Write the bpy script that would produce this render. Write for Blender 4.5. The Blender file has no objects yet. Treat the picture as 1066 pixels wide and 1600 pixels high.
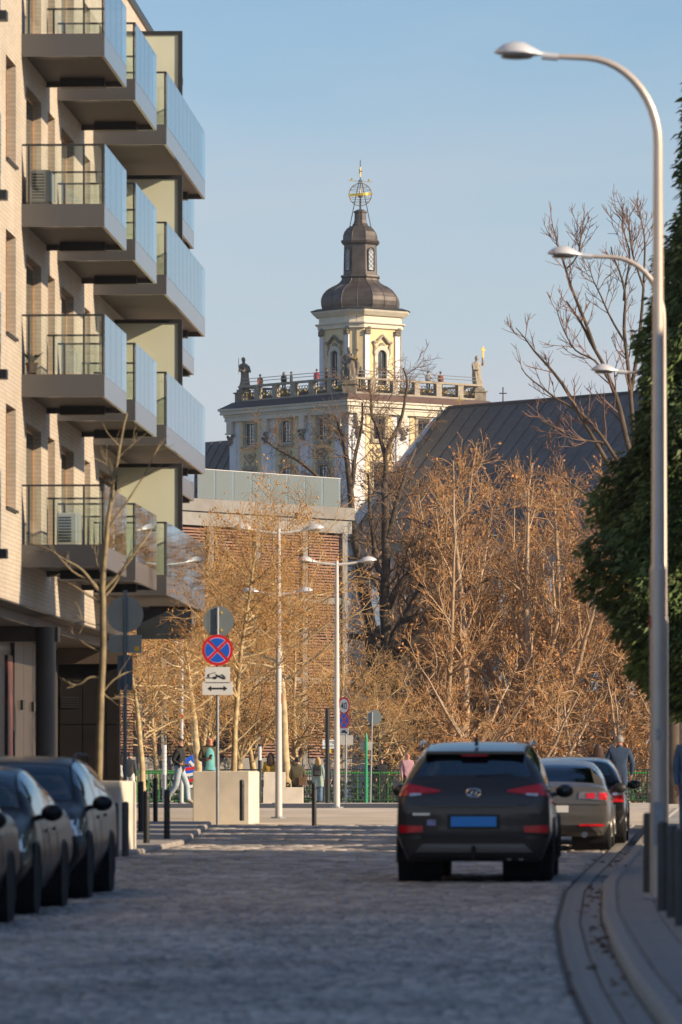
import bpy, math, random
import numpy as np
from mathutils import Vector, Matrix, Quaternion
from mathutils.bvhtree import BVHTree

sc = bpy.context.scene
COL = sc.collection
rad = math.radians

# ---------------------------------------------------------------- camera, sky, sun, exposure
F = 8883.0            # focal length in photograph pixels (200 mm on a 24 mm wide frame)
HY = 1250.0           # eye level in the photograph
CZ = 1.75             # eye height
cam_d = bpy.data.cameras.new('camera')
cam_d.sensor_fit = 'HORIZONTAL'; cam_d.sensor_width = 24.0; cam_d.lens = 200.0
cam_d.shift_y = (HY - 800.0) / 1066.0
cam_d.clip_start = 0.5; cam_d.clip_end = 20000
cam_d.dof.use_dof = True; cam_d.dof.focus_distance = 235.0; cam_d.dof.aperture_fstop = 4.2
cam = bpy.data.objects.new('camera', cam_d); COL.objects.link(cam)
cam.location = (0, 0, CZ); cam.rotation_euler = (rad(90), 0, 0)
sc.camera = cam

SUN_A = rad(24)       # the sun stands to the right, this far towards the camera side
SUN_E = rad(23)
SUN = Vector((math.cos(SUN_A) * math.cos(SUN_E), -math.sin(SUN_A) * math.cos(SUN_E), math.sin(SUN_E)))
w = bpy.data.worlds.new('World'); sc.world = w; w.use_nodes = True
nt = w.node_tree
bg = nt.nodes['Background']; bg.inputs[1].default_value = 0.094
sky = nt.nodes.new('ShaderNodeTexSky'); sky.sky_type = 'NISHITA'; sky.sun_disc = False
sky.sun_elevation = SUN_E; sky.sun_rotation = math.atan2(SUN.x, SUN.y)
sky.air_density = 1.0; sky.dust_density = 0.35; sky.ozone_density = 3.8; sky.altitude = 100
# thin spring haze: a pale veil that thickens towards the horizon, with faint wisps of cirrus, the same all round
tcw = nt.nodes.new('ShaderNodeTexCoord'); spw = nt.nodes.new('ShaderNodeSeparateXYZ'); nt.links.new(tcw.outputs['Generated'], spw.inputs[0])
mpw = nt.nodes.new('ShaderNodeMapping'); mpw.inputs['Scale'].default_value = (5, 5, 26); nt.links.new(tcw.outputs['Generated'], mpw.inputs[0])
now = nt.nodes.new('ShaderNodeTexNoise'); now.inputs['Scale'].default_value = 1.6; now.inputs['Detail'].default_value = 5; now.inputs['Distortion'].default_value = .6
nt.links.new(mpw.outputs[0], now.inputs['Vector'])
hzw = nt.nodes.new('ShaderNodeMapRange'); hzw.interpolation_type = 'SMOOTHSTEP'; hzw.inputs[1].default_value = .165; hzw.inputs[2].default_value = .05; hzw.inputs[3].default_value = 0; hzw.inputs[4].default_value = .95
nt.links.new(spw.outputs[2], hzw.inputs[0])
wsw = nt.nodes.new('ShaderNodeMapRange'); wsw.inputs[1].default_value = .35; wsw.inputs[2].default_value = .75; wsw.inputs[3].default_value = -.16; wsw.inputs[4].default_value = .22; nt.links.new(now.outputs['Fac'], wsw.inputs[0])
adw = nt.nodes.new('ShaderNodeMath'); adw.operation = 'ADD'; adw.use_clamp = True; nt.links.new(hzw.outputs[0], adw.inputs[0]); nt.links.new(wsw.outputs[0], adw.inputs[1])
mxw = nt.nodes.new('ShaderNodeMix'); mxw.data_type = 'RGBA'; nt.links.new(adw.outputs[0], mxw.inputs[0]); nt.links.new(sky.outputs[0], mxw.inputs[6]); mxw.inputs[7].default_value = (4.35, 4.7, 5.2, 1)
nt.links.new(mxw.outputs[2], bg.inputs[0])
sun_d = bpy.data.lights.new('sun', 'SUN'); sun_d.energy = 4.8; sun_d.angle = rad(0.53)
sun_d.color = (1.0, 0.80, 0.56)
sun = bpy.data.objects.new('sun', sun_d); COL.objects.link(sun)
sun.rotation_euler = SUN.to_track_quat('Z', 'Y').to_euler()
sc.view_settings.view_transform = 'Standard'; sc.view_settings.look = 'None'
sc.view_settings.gamma = 1.0; sc.view_settings.exposure = 0.48
sc.view_settings.use_curve_mapping = False
sc.cycles.max_bounces = 8; sc.cycles.transparent_max_bounces = 24
sc.cycles.caustics_reflective = False; sc.cycles.caustics_refractive = False
sc.cycles.sample_clamp_indirect = 6.0
sc.cycles.use_denoising = True

# ---------------------------------------------------------------- places
def P(px, py, d):
    """the point seen at photograph pixel px,py that stands d metres in front of the camera"""
    return Vector(((px - 533.0) / F * d, d, CZ + (HY - py) / F * d))
SL = 0.01115; YF = 147.0
def gz(y):
    if y < YF: return SL * y
    if y < 217.5: return SL * YF
    if y < 224: return SL * YF - (y - 217.5) / 6.5 * 1.6
    return SL * YF - 1.6
def G(px, d, dz=0.0):
    return Vector(((px - 533.0) / F * d, d, gz(d) + dz))

# ---------------------------------------------------------------- mesh helpers
class MB:
    def __init__(s): s.v = []; s.f = []; s.m = []; s.mat = 0
    def add(s, vs, fs):
        o = len(s.v); s.v.extend([tuple(p) for p in vs])
        for f in fs: s.f.append(tuple(i + o for i in f)); s.m.append(s.mat)
        return s
    def box(s, x0, x1, y0, y1, z0, z1):
        return s.add([(x0,y0,z0),(x1,y0,z0),(x1,y1,z0),(x0,y1,z0),(x0,y0,z1),(x1,y0,z1),(x1,y1,z1),(x0,y1,z1)],
              [(0,3,2,1),(4,5,6,7),(0,1,5,4),(1,2,6,5),(2,3,7,6),(3,0,4,7)])
    def bbox(s, x0, x1, y0, y1, z0, z1, b=0.01):
        """box with chamfered top and vertical edges"""
        pts = []
        for (i, z) in ((0, z0), (0, z1 - b), (1, z1)):
            k = b * i
            pts += [(x0+b,y0+k,z),(x1-b,y0+k,z),(x1-k,y0+b,z),(x1-k,y1-b,z),(x1-b,y1-k,z),(x0+b,y1-k,z),(x0+k,y1-b,z),(x0+k,y0+b,z)]
        fs = [tuple(range(7, -1, -1)), tuple(range(16, 24))]
        for r in (0, 8):
            for j in range(8): fs.append((r+j, r+(j+1)%8, r+8+(j+1)%8, r+8+j))
        return s.add(pts, fs)
    def obox(s, c, u, v, w):
        c, u, v, w = Vector(c), Vector(u), Vector(v), Vector(w)
        return s.add([c-u-v-w, c+u-v-w, c+u+v-w, c-u+v-w, c-u-v+w, c+u-v+w, c+u+v+w, c-u+v+w],
              [(0,3,2,1),(4,5,6,7),(0,1,5,4),(1,2,6,5),(2,3,7,6),(3,0,4,7)])
    def quad(s, a, b, c, d): return s.add([a, b, c, d], [(0, 1, 2, 3)])
    def tube(s, pts, r, n=8, cap=True):
        pts = [Vector(p) for p in pts]
        rr = r if isinstance(r, (list, tuple)) else [r] * len(pts)
        o = len(s.v); ref = None; L = len(pts)
        for i, p in enumerate(pts):
            t = (pts[min(i+1, L-1)] - pts[max(i-1, 0)]).normalized()
            if ref is None:
                ref = Vector((0,0,1)) if abs(t.z) < .9 else Vector((1,0,0))
            a = t.cross(ref).normalized(); b = a.cross(t).normalized(); ref = b
            for k in range(n):
                an = 2*math.pi*k/n
                s.v.append(tuple(p + a*math.cos(an)*rr[i] + b*math.sin(an)*rr[i]))
        for i in range(L-1):
            for k in range(n):
                s.f.append((o+i*n+k, o+(i+1)*n+k, o+(i+1)*n+(k+1)%n, o+i*n+(k+1)%n)); s.m.append(s.mat)
        if cap:
            s.f.append(tuple(o+k for k in range(n))); s.m.append(s.mat)
            s.f.append(tuple(o+(L-1)*n+k for k in range(n-1,-1,-1))); s.m.append(s.mat)
        return s
    def lathe(s, prof, n=16, c=(0,0,0), rot=0.0, axis='z', sx=1.0, sy=1.0):
        o = len(s.v); cx, cy, cz = c
        for (r, z) in prof:
            for k in range(n):
                an = rot + 2*math.pi*k/n
                x, y = r*math.cos(an)*sx, r*math.sin(an)*sy
                if axis == 'z': q = (cx+x, cy+y, cz+z)
                elif axis == 'x': q = (cx+z, cy+x, cz+y)
                else: q = (cx+x, cy+z, cz-y)
                s.v.append(q)
        for i in range(len(prof)-1):
            for k in range(n):
                s.f.append((o+i*n+k, o+i*n+(k+1)%n, o+(i+1)*n+(k+1)%n, o+(i+1)*n+k)); s.m.append(s.mat)
        s.f.append(tuple(o+k for k in range(n-1,-1,-1))); s.m.append(s.mat)
        q = o+(len(prof)-1)*n
        s.f.append(tuple(q+k for k in range(n))); s.m.append(s.mat)
        return s
    def ball(s, c, rx, ry=None, rz=None, n=12, m=8):
        ry = ry or rx; rz = rz or rx; o = len(s.v); c = Vector(c)
        s.v.append((c.x, c.y, c.z-rz))
        for i in range(1, m):
            th = math.pi*i/m
            for k in range(n):
                an = 2*math.pi*k/n
                s.v.append((c.x+rx*math.sin(th)*math.cos(an), c.y+ry*math.sin(th)*math.sin(an), c.z-rz*math.cos(th)))
        s.v.append((c.x, c.y, c.z+rz)); top = len(s.v)-1
        for k in range(n):
            s.f.append((o, o+1+(k+1)%n, o+1+k)); s.m.append(s.mat)
            s.f.append((top, top-n+k, top-n+(k+1)%n)); s.m.append(s.mat)
        for i in range(m-2):
            for k in range(n):
                a = o+1+i*n
                s.f.append((a+k, a+(k+1)%n, a+n+(k+1)%n, a+n+k)); s.m.append(s.mat)
        return s
    def torus(s, c, R, r, n=24, m=6, axis='z', a0=0.0, a1=2*math.pi, sy=1.0):
        pts = []
        full = abs(a1-a0-2*math.pi) < 1e-6
        for k in range(n+1):
            a = a0+(a1-a0)*k/n; x, y = R*math.cos(a), R*math.sin(a)*sy
            q = {'z': (x,y,0), 'y': (x,0,y), 'x': (0,x,y)}[axis]
            pts.append(Vector(c)+Vector(q))
        return s.tube(pts, r, m, cap=not full)
    def prism(s, poly, ax, d0, d1):
        """polygon in two axes, drawn out along the third; ax 'x','y','z' is the drawing direction"""
        def q(p, d): return {'x': (d,p[0],p[1]), 'y': (p[0],d,p[1]), 'z': (p[0],p[1],d)}[ax]
        n = len(poly)
        vs = [q(p, d0) for p in poly]+[q(p, d1) for p in poly]
        fs = [tuple(range(n-1,-1,-1)), tuple(range(n, 2*n))]
        for k in range(n): fs.append((k, (k+1)%n, n+(k+1)%n, n+k))
        return s.add(vs, fs)
    def build(s, name, mats, parent=None, smooth=False, recalc=True):
        me = bpy.data.meshes.new(name); me.from_pydata(s.v, [], s.f)
        mats = mats if isinstance(mats, (list, tuple)) else [mats]
        for m in mats: me.materials.append(m)
        if len(mats) > 1: me.polygons.foreach_set('material_index', s.m)
        if recalc:
            import bmesh
            bm = bmesh.new(); bm.from_mesh(me); bmesh.ops.recalc_face_normals(bm, faces=bm.faces); bm.to_mesh(me); bm.free()
        if smooth: smooth_by_angle(me, 38)
        me.update()
        return link(name, me, parent)

def smooth_by_angle(me, deg=38):
    me.polygons.foreach_set('use_smooth', [True]*len(me.polygons))
    try: me.set_sharp_from_angle(angle=rad(deg))
    except Exception: pass
def link(name, me, parent=None):
    o = bpy.data.objects.new(name, me); COL.objects.link(o)
    if parent is not None: o.parent = parent
    return o
def empty(name, loc=(0,0,0), rz=0.0):
    o = bpy.data.objects.new(name, None); COL.objects.link(o)
    o.location = loc; o.rotation_euler = (0, 0, rz); o.empty_display_size = .3
    return o
def tag(o, label=None, cat=None, group=None, kind=None):
    if label: o['label'] = label
    if cat: o['category'] = cat
    if group: o['group'] = group
    if kind: o['kind'] = kind
    return o
def copy_one(o, parent=None, loc=None):
    c = o.copy(); COL.objects.link(c); c.parent = parent
    if loc is not None: c.location = loc
    return c
KIDS = {}
def copy_tree(o, parent=None):
    c = o.copy(); COL.objects.link(c); c.parent = parent
    for ch in [x for x in o.children]: copy_tree(ch, c)
    return c
def np_mesh(name, verts, faces, mats, midx=None, smooth=False):
    """verts (N,3) and faces (M,k) arrays to one mesh"""
    me = bpy.data.meshes.new(name)
    verts = np.asarray(verts, dtype=np.float32); faces = np.asarray(faces, dtype=np.int32)
    k = faces.shape[1]
    me.vertices.add(len(verts)); me.vertices.foreach_set('co', verts.ravel())
    me.loops.add(faces.size); me.loops.foreach_set('vertex_index', faces.ravel())
    me.polygons.add(len(faces)); me.polygons.foreach_set('loop_start', np.arange(0, faces.size, k, dtype=np.int32))
    for m in (mats if isinstance(mats, (list, tuple)) else [mats]): me.materials.append(m)
    if midx is not None: me.polygons.foreach_set('material_index', np.asarray(midx, dtype=np.int32))
    if smooth: me.polygons.foreach_set('use_smooth', np.ones(len(faces), dtype=bool))
    me.update(calc_edges=True); me.validate()
    return me

# ---------------------------------------------------------------- materials
def mat(name, col, rough=.6, metal=0.0, var=.12, scale=4.0, bump=0.0, bscale=30.0, coat=0.0, spec=.5, detail=4.0, var2=0.0, scale2=.4):
    m = bpy.data.materials.new(name); m.use_nodes = True
    t = m.node_tree; b = t.nodes['Principled BSDF']
    b.inputs['Roughness'].default_value = rough; b.inputs['Metallic'].default_value = metal
    b.inputs['Coat Weight'].default_value = coat; b.inputs['Coat Roughness'].default_value = .06
    b.inputs['Specular IOR Level'].default_value = spec
    tc = t.nodes.new('ShaderNodeTexCoord')
    no = t.nodes.new('ShaderNodeTexNoise'); no.inputs['Scale'].default_value = scale; no.inputs['Detail'].default_value = detail
    t.links.new(tc.outputs['Object'], no.inputs['Vector'])
    r = t.nodes.new('ShaderNodeValToRGB')
    lo = tuple(max(0, c*(1-var)) for c in col)+(1,); hi = tuple(min(1, c*(1+var)) for c in col)+(1,)
    r.color_ramp.elements[0].color = lo; r.color_ramp.elements[0].position = .3
    r.color_ramp.elements[1].color = hi; r.color_ramp.elements[1].position = .7
    t.links.new(no.outputs['Fac'], r.inputs['Fac'])
    out = r.outputs['Color']
    if var2 > 0:
        n2 = t.nodes.new('ShaderNodeTexNoise'); n2.inputs['Scale'].default_value = scale2; n2.inputs['Detail'].default_value = 5
        t.links.new(tc.outputs['Object'], n2.inputs['Vector'])
        mr = t.nodes.new('ShaderNodeMapRange'); mr.inputs[1].default_value = .3; mr.inputs[2].default_value = .7
        mr.inputs[3].default_value = 1-var2; mr.inputs[4].default_value = 1+var2
        t.links.new(n2.outputs['Fac'], mr.inputs[0])
        mx = t.nodes.new('ShaderNodeMix'); mx.data_type = 'RGBA'; mx.blend_type = 'MULTIPLY'; mx.inputs[0].default_value = 1
        t.links.new(out, mx.inputs[6]); t.links.new(mr.outputs[0], mx.inputs[7]); out = mx.outputs[2]
    t.links.new(out, b.inputs['Base Color'])
    if bump > 0:
        n3 = t.nodes.new('ShaderNodeTexNoise'); n3.inputs['Scale'].default_value = bscale; n3.inputs['Detail'].default_value = 5
        t.links.new(tc.outputs['Object'], n3.inputs['Vector'])
        bp = t.nodes.new('ShaderNodeBump'); bp.inputs['Strength'].default_value = bump; bp.inputs['Distance'].default_value = .02
        t.links.new(n3.outputs['Fac'], bp.inputs['Height']); t.links.new(bp.outputs[0], b.inputs['Normal'])
    return m
def glass(name, tint=(.9,.95,.95), ior=1.52, rough=0.0, base=0.0, pale_sky=0.0):
    """a clear sheet: fresnel mix of reflection and a tinted see-through"""
    m = bpy.data.materials.new(name); m.use_nodes = True; t = m.node_tree
    t.nodes.remove(t.nodes['Principled BSDF']); out = t.nodes['Material Output']
    tr = t.nodes.new('ShaderNodeBsdfTransparent'); tr.inputs[0].default_value = tint+(1,)
    gl = t.nodes.new('ShaderNodeBsdfGlossy'); gl.inputs['Roughness'].default_value = rough; gl.inputs['Color'].default_value = (.84,.94,1,1)
    fr = t.nodes.new('ShaderNodeFresnel'); fr.inputs[0].default_value = ior
    mx = t.nodes.new('ShaderNodeMixShader')
    # both faces of the sheet reflect: 2F/(1+F)
    m2 = t.nodes.new('ShaderNodeMath'); m2.operation = 'MULTIPLY'; m2.inputs[1].default_value = 2; t.links.new(fr.outputs[0], m2.inputs[0])
    a2 = t.nodes.new('ShaderNodeMath'); a2.operation = 'ADD'; a2.inputs[1].default_value = 1; t.links.new(fr.outputs[0], a2.inputs[0])
    dv = t.nodes.new('ShaderNodeMath'); dv.operation = 'DIVIDE'; t.links.new(m2.outputs[0], dv.inputs[0]); t.links.new(a2.outputs[0], dv.inputs[1])
    ad = t.nodes.new('ShaderNodeMath'); ad.operation = 'MAXIMUM'; ad.inputs[1].default_value = base
    t.links.new(dv.outputs[0], ad.inputs[0]); t.links.new(ad.outputs[0], mx.inputs[0])
    if pale_sky > 0:
        df = t.nodes.new('ShaderNodeBsdfDiffuse'); df.inputs[0].default_value = (.72,.80,.77,1); mk = t.nodes.new('ShaderNodeMixShader'); mk.inputs[0].default_value = pale_sky  # pale diffuse share stands in for the sky reflected in the sheet
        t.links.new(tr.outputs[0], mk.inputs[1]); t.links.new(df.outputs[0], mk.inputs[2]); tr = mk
    t.links.new(tr.outputs[0], mx.inputs[1]); t.links.new(gl.outputs[0], mx.inputs[2]); t.links.new(mx.outputs[0], out.inputs[0])
    return m
def brickmat(name, c1, c2, mortar, bw, bh, ms=.006, rough=.85, bump=.6):
    m = mat(name, c1, rough); t = m.node_tree; b = t.nodes['Principled BSDF']
    tc = t.nodes.new('ShaderNodeTexCoord'); sp = t.nodes.new('ShaderNodeSeparateXYZ'); t.links.new(tc.outputs['Object'], sp.inputs[0])
    ad = t.nodes.new('ShaderNodeMath'); ad.operation = 'ADD'; t.links.new(sp.outputs[0], ad.inputs[0]); t.links.new(sp.outputs[1], ad.inputs[1])
    cb = t.nodes.new('ShaderNodeCombineXYZ'); t.links.new(ad.outputs[0], cb.inputs[0]); t.links.new(sp.outputs[2], cb.inputs[1])
    br = t.nodes.new('ShaderNodeTexBrick'); t.links.new(cb.outputs[0], br.inputs['Vector'])
    br.inputs['Color1'].default_value = c1+(1,); br.inputs['Color2'].default_value = c2+(1,); br.inputs['Mortar'].default_value = mortar+(1,)
    br.inputs['Scale'].default_value = 1.0; br.inputs['Brick Width'].default_value = bw; br.inputs['Row Height'].default_value = bh
    br.inputs['Mortar Size'].default_value = ms; br.inputs['Mortar Smooth'].default_value = .2
    no = t.nodes.new('ShaderNodeTexNoise'); no.inputs['Scale'].default_value = .7; no.inputs['Detail'].default_value = 6
    t.links.new(tc.outputs['Object'], no.inputs['Vector'])
    mr = t.nodes.new('ShaderNodeMapRange'); mr.inputs[1].default_value = .3; mr.inputs[2].default_value = .7; mr.inputs[3].default_value = .88; mr.inputs[4].default_value = 1.1
    t.links.new(no.outputs['Fac'], mr.inputs[0])
    mx = t.nodes.new('ShaderNodeMix'); mx.data_type = 'RGBA'; mx.blend_type = 'MULTIPLY'; mx.inputs[0].default_value = 1
    t.links.new(br.outputs['Color'], mx.inputs[6]); t.links.new(mr.outputs[0], mx.inputs[7]); t.links.new(mx.outputs[2], b.inputs['Base Color'])
    bp = t.nodes.new('ShaderNodeBump'); bp.inputs['Strength'].default_value = bump; bp.inputs['Distance'].default_value = .012; bp.invert = True
    t.links.new(br.outputs['Fac'], bp.inputs['Height']); t.links.new(bp.outputs[0], b.inputs['Normal'])
    return m

MT = {}
MT['sett'] = mat('granite_sett', (.45,.40,.355), .6, var=.2, scale=25, bump=.5, bscale=60, var2=.28, scale2=.45)
_t = MT['sett'].node_tree; _b = _t.nodes['Principled BSDF']; _g = _t.nodes.new('ShaderNodeNewGeometry'); _m = _t.nodes.new('ShaderNodeMapRange')
_m.inputs[3].default_value = .6; _m.inputs[4].default_value = 1.3; _t.links.new(_g.outputs['Random Per Island'], _m.inputs[0])
_x = _t.nodes.new('ShaderNodeMix'); _x.data_type = 'RGBA'; _x.blend_type = 'MULTIPLY'; _x.inputs[0].default_value = 1
_t.links.new(_b.inputs['Base Color'].links[0].from_socket, _x.inputs[6]); _t.links.new(_m.outputs[0], _x.inputs[7]); _t.links.new(_x.outputs[2], _b.inputs['Base Color'])
MT['sett_bed'] = mat('sett_joint_sand', (.11,.105,.10), .9, var=.3, scale=9, bump=.3, bscale=80)
MT['asphalt'] = mat('asphalt', (.06,.06,.064), .85, var=.2, scale=3, bump=.3, bscale=120)
MT['paving'] = mat('paving_concrete', (.56,.475,.375), .85, var=.2, scale=.9, bump=.15, bscale=40, var2=.12, scale2=.15)
MT['paving_grey'] = mat('paving_grey', (.34,.32,.30), .85, var=.18, scale=1.6, bump=.2, bscale=60, var2=.15, scale2=.3)
MT['granite'] = mat('granite_kerb', (.33,.29,.255), .75, var=.2, scale=20, bump=.2, bscale=90, var2=.15, scale2=1.2)
MT['gutter'] = mat('gutter_granite', (.27,.245,.22), .7, var=.25, scale=14, bump=.25, bscale=60, var2=.25, scale2=1.1)
MT['slab'] = mat('granite_slab', (.27,.245,.225), .72, var=.2, scale=14, bump=.2, bscale=70, var2=.2, scale2=.9)
MT['earth'] = mat('earth', (.07,.06,.04), .95, var=.3, scale=.6)
MT['grass'] = mat('bank_grass', (.06,.09,.03), .9, var=.4, scale=.9, bump=.5, bscale=8)
MT['concrete'] = mat('concrete', (.68,.61,.50), .8, var=.08, scale=3, bump=.12, bscale=40, var2=.1, scale2=.8)
MT['concrete_grey'] = mat('concrete_grey', (.235,.225,.21), .85, var=.1, scale=2, bump=.15, bscale=30, var2=.14, scale2=.4)
MT['brick'] = brickmat('cream_brick', (.55,.475,.385), (.495,.42,.33), (.38,.33,.265), .30, .077)
MT['fascia'] = mat('grey_fascia', (.085,.083,.087), .34, metal=.2, var=.05, scale=2, coat=.8)
MT['fascia'].node_tree.nodes['Principled BSDF'].inputs['Coat Roughness'].default_value = .16
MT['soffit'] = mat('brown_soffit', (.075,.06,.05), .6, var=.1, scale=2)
MT['dark_metal'] = mat('dark_metal', (.03,.032,.036), .45, metal=.3, var=.1, scale=4)
MT['black_panel'] = mat('black_panel', (.014,.013,.014), .8, spec=.1, var=.25, scale=1.2, bump=.03, bscale=4)
MT['brown_panel'] = mat('brown_panel', (.085,.066,.052), .5, metal=.2, var=.06, scale=2)
MT['wood'] = mat('orange_wood', (.42,.20,.06), .55, var=.2, scale=6)
MT['rail_glass'] = glass('rail_glass', (.90,.95,.93), 1.8, 0.02, base=.06)
MT['side_glass'] = glass('side_rail_glass', (.93,.96,.95), 1.42, 0.0)
MT['win_glass'] = glass('window_glass', (.10,.12,.14), 1.55, 0.0, base=.10)
MT['frost'] = mat('frosted_glass', (.60,.62,.48), .35, var=.05, scale=1)
MT['room'] = mat('dim_room', (.10,.09,.08), .9, var=.3, scale=.8)
MT['white_metal'] = mat('white_metal', (.60,.585,.57), .4, var=.04, scale=3)
MT['lamp_metal'] = mat('galvanised_pole', (.62,.53,.45), .36, metal=.3, var=.07, scale=3)
MT['lamp_shell'] = mat('lamp_shell', (.66,.66,.68), .35, metal=.2, var=.04, scale=3)
MT['lens'] = mat('lamp_lens', (.30,.27,.22), .2, var=.05, scale=3)
MT['black_paint'] = mat('black_bollard_paint', (.018,.019,.021), .42, var=.15, scale=5)
MT['grey_bollard'] = mat('grey_bollard_paint', (.06,.058,.055), .5, var=.15, scale=5)
MT['steel'] = mat('galvanised_steel', (.33,.35,.37), .45, metal=.6, var=.12, scale=12)
MT['sign_back'] = mat('sign_back', (.22,.25,.25), .45, metal=.35, var=.08, scale=3)
MT['sign_red'] = mat('sign_red', (.62,.012,.02), .4, var=.03)
MT['sign_blue'] = mat('sign_blue', (.010,.11,.62), .4, var=.03)
MT['sign_white'] = mat('sign_white', (.74,.74,.72), .45, var=.04)
MT['sign_black'] = mat('sign_black', (.015,.015,.02), .5, var=.05)
MT['sign_yellow'] = mat('sign_yellow', (.75,.50,.03), .5, var=.05)
MT['green_paint'] = mat('bright_green_paint', (.045,.27,.045), .45, var=.2, scale=2)
MT['green_dark'] = mat('dark_green_paint', (.022,.06,.035), .5, var=.2, scale=3)
MT['black_steel'] = mat('dark_mesh_wire', (.025,.03,.028), .5, var=.1)

# ================================================================ THE GROUND
def strip(name, xs, ys, dz, m, kind='structure', parent=None):
    """a sheet that follows the slope; xs(y) gives left and right edge"""
    mb = MB(); n = 0
    for y in ys:
        a, b = xs(y)
        mb.v += [(a, y, gz(y)+dz), (b, y, gz(y)+dz)]
    for i in range(len(ys)-1): mb.f.append((2*i, 2*i+1, 2*i+3, 2*i+2)); mb.m.append(0)
    o = mb.build(name, m, parent)
    if parent is None: tag(o, kind=kind)
    return o
def frange(a, b, st):
    n = max(1, int(round((b-a)/st))); return [a+(b-a)*i/n for i in range(n+1)]

ys = [-90, -60] + frange(-20, YF, 8)[1:] + [180, 217.5, 224, 300, 500, 900, 1500]
def gx(y): return (-700, 700)
g = MB()
for y in ys:
    a, b = gx(y); g.v += [(a, y, gz(y)-.012), (b, y, gz(y)-.012)]
for i in range(len(ys)-1): g.f.append((2*i, 2*i+1, 2*i+3, 2*i+2)); g.m.append(0 if ys[i] < 217 else 1)
tag(g.build('ground', [MT['paving_grey'], MT['earth']]), kind='structure')

# the kerb line on the right, read from the photograph (distance, x of the kerb foot)
KY = [10, 20, 34.5, 39.2, 45.7, 52.9, 57.2, 63.5, 69, 79.7, 99.7, 112, 130]
KX = [1.5, 1.62, 1.92, 2.01, 2.19, 2.43, 2.63, 2.93, 3.28, 4.02, 5.36, 6.25, 7.6]
def kerb_x(y): return float(np.interp(y, KY, KX))
TH = math.atan(447.0/F)                      # direction of the street and of the building on the left
Un = Vector((math.sin(TH), math.cos(TH), 0)); Nn = Vector((math.cos(TH), -math.sin(TH), 0))
def LW(c, t): q = Nn*c+Un*t; return q.x, q.y
def left_edge(y):                            # kerb of the pavement on the left
    base = -7.75/math.cos(TH)+y*math.tan(TH)
    if y > 91: return -2.55
    if y > 80: return float(np.interp(y, [80, 84, 91], [-3.6, -2.95, -2.55]))
    if y > 78: return float(np.interp(y, [78, 80], [base, -3.6]))
    return base
BAND = .42
ry = frange(6, 112, 2)
strip('road', lambda y: (left_edge(y), kerb_x(y)), ry, 0.0, MT['sett_bed'])

# granite setts, far too many and too foreshortened to pick apart one by one
rng = np.random.default_rng(7)
cells = []
y = 30.0
row = 0
while y < 111.5:
    ln = .115 if y < 58 else (.17 if y < 76 else .34)
    lo, hi = left_edge(y)+.02, kerb_x(y)-BAND-.02
    wst = .125 if y < 58 else (.19 if y < 76 else .38)
    off = (row % 2)*.5*wst
    x = lo-off
    while x < hi:
        wd = wst*rng.uniform(.82, 1.18)
        a, b = max(x, lo), min(x+wd, hi)
        if b-a > .05: cells.append((a+.006, b-.006, y+.006, y+ln-.006))
        x += wd
    y += ln; row += 1
C = np.array(cells); N = len(C)
hh = rng.uniform(.012, .023, N); tl = rng.uniform(-.004, .004, (N, 2))
zg = SL*C[:, 2]; zg2 = SL*C[:, 3]
b = .010
V = np.zeros((N, 8, 3))
for k, (xi, yi, top) in enumerate([(0,2,0),(1,2,0),(1,3,0),(0,3,0),(0,2,1),(1,2,1),(1,3,1),(0,3,1)]):
    sx = b*(1 if xi == 0 else -1)*top; sy = b*(1 if yi == 2 else -1)*top
    V[:, k, 0] = C[:, xi]+sx; V[:, k, 1] = C[:, yi]+sy
    V[:, k, 2] = (zg if yi == 2 else zg2)+top*(hh+(tl[:, 0] if xi == 0 else -tl[:, 0])+(tl[:, 1] if yi == 2 else -tl[:, 1]))
Fq = np.array([(4,5,6,7),(0,1,5,4),(1,2,6,5),(2,3,7,6),(3,0,4,7)])
Fa = (np.arange(N)[:, None, None]*8+Fq[None]).reshape(-1, 4)
so = link('granite_setts', np_mesh('granite_setts', V.reshape(-1, 3), Fa, MT['sett']))
tag(so, 'grey granite setts paving the shaded street', 'setts', kind='stuff')

# pavement on the right: sheet, kerb stones and long slabs, each its own piece
pr = strip('pavement_right', lambda y: (kerb_x(y)+.02, 60), frange(6, 130, 2), .10, MT['paving_grey'])
def frame_at(y):
    t = Vector((kerb_x(y+.4)-kerb_x(y-.4), .8, gz(y+.4)-gz(y-.4))).normalized()
    n = Vector((t.y, -t.x, 0)).normalized(); up = n.cross(t); return t, n, up
def piece(name, mesh, y, off, dz, parent):
    t, n, up = frame_at(y)
    o = link(name, mesh, parent)
    p = Vector((kerb_x(y), y, gz(y)))+n*off+up*dz
    o.matrix_local = Matrix(((n.x, t.x, up.x, p.x), (n.y, t.y, up.y, p.y), (n.z, t.z, up.z, p.z), (0,0,0,1)))
    return o
kb = MB().bbox(0, .16, -.482, .482, -.05, .135, .03); k0 = kb.build('kerbstone', MT['granite'], pr); km = k0.data
bpy.data.objects.remove(k0)
for y in frange(31, 128, 1.0): piece('kerbstone', km, y, 0, 0, pr)
sl = MB().bbox(-.16, .16, -.388, .388, -.03, .016, .006); s0 = sl.build('paving_slab', MT['slab'], pr); smesh = s0.data
bpy.data.objects.remove(s0)
for r in range(4):
    for y in frange(34.2+.4*(r % 2), 82, .8): piece('paving_slab', smesh, y, .345+.35*r, .103+random.uniform(-.003, .003), pr)
road = bpy.data.objects['road']
gs = MB().bbox(-.092, .092, -.288, .288, -.02, .018, .006); s0 = gs.build('gutter_slab', MT['gutter'], road); gm = s0.data
bpy.data.objects.remove(s0)
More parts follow.
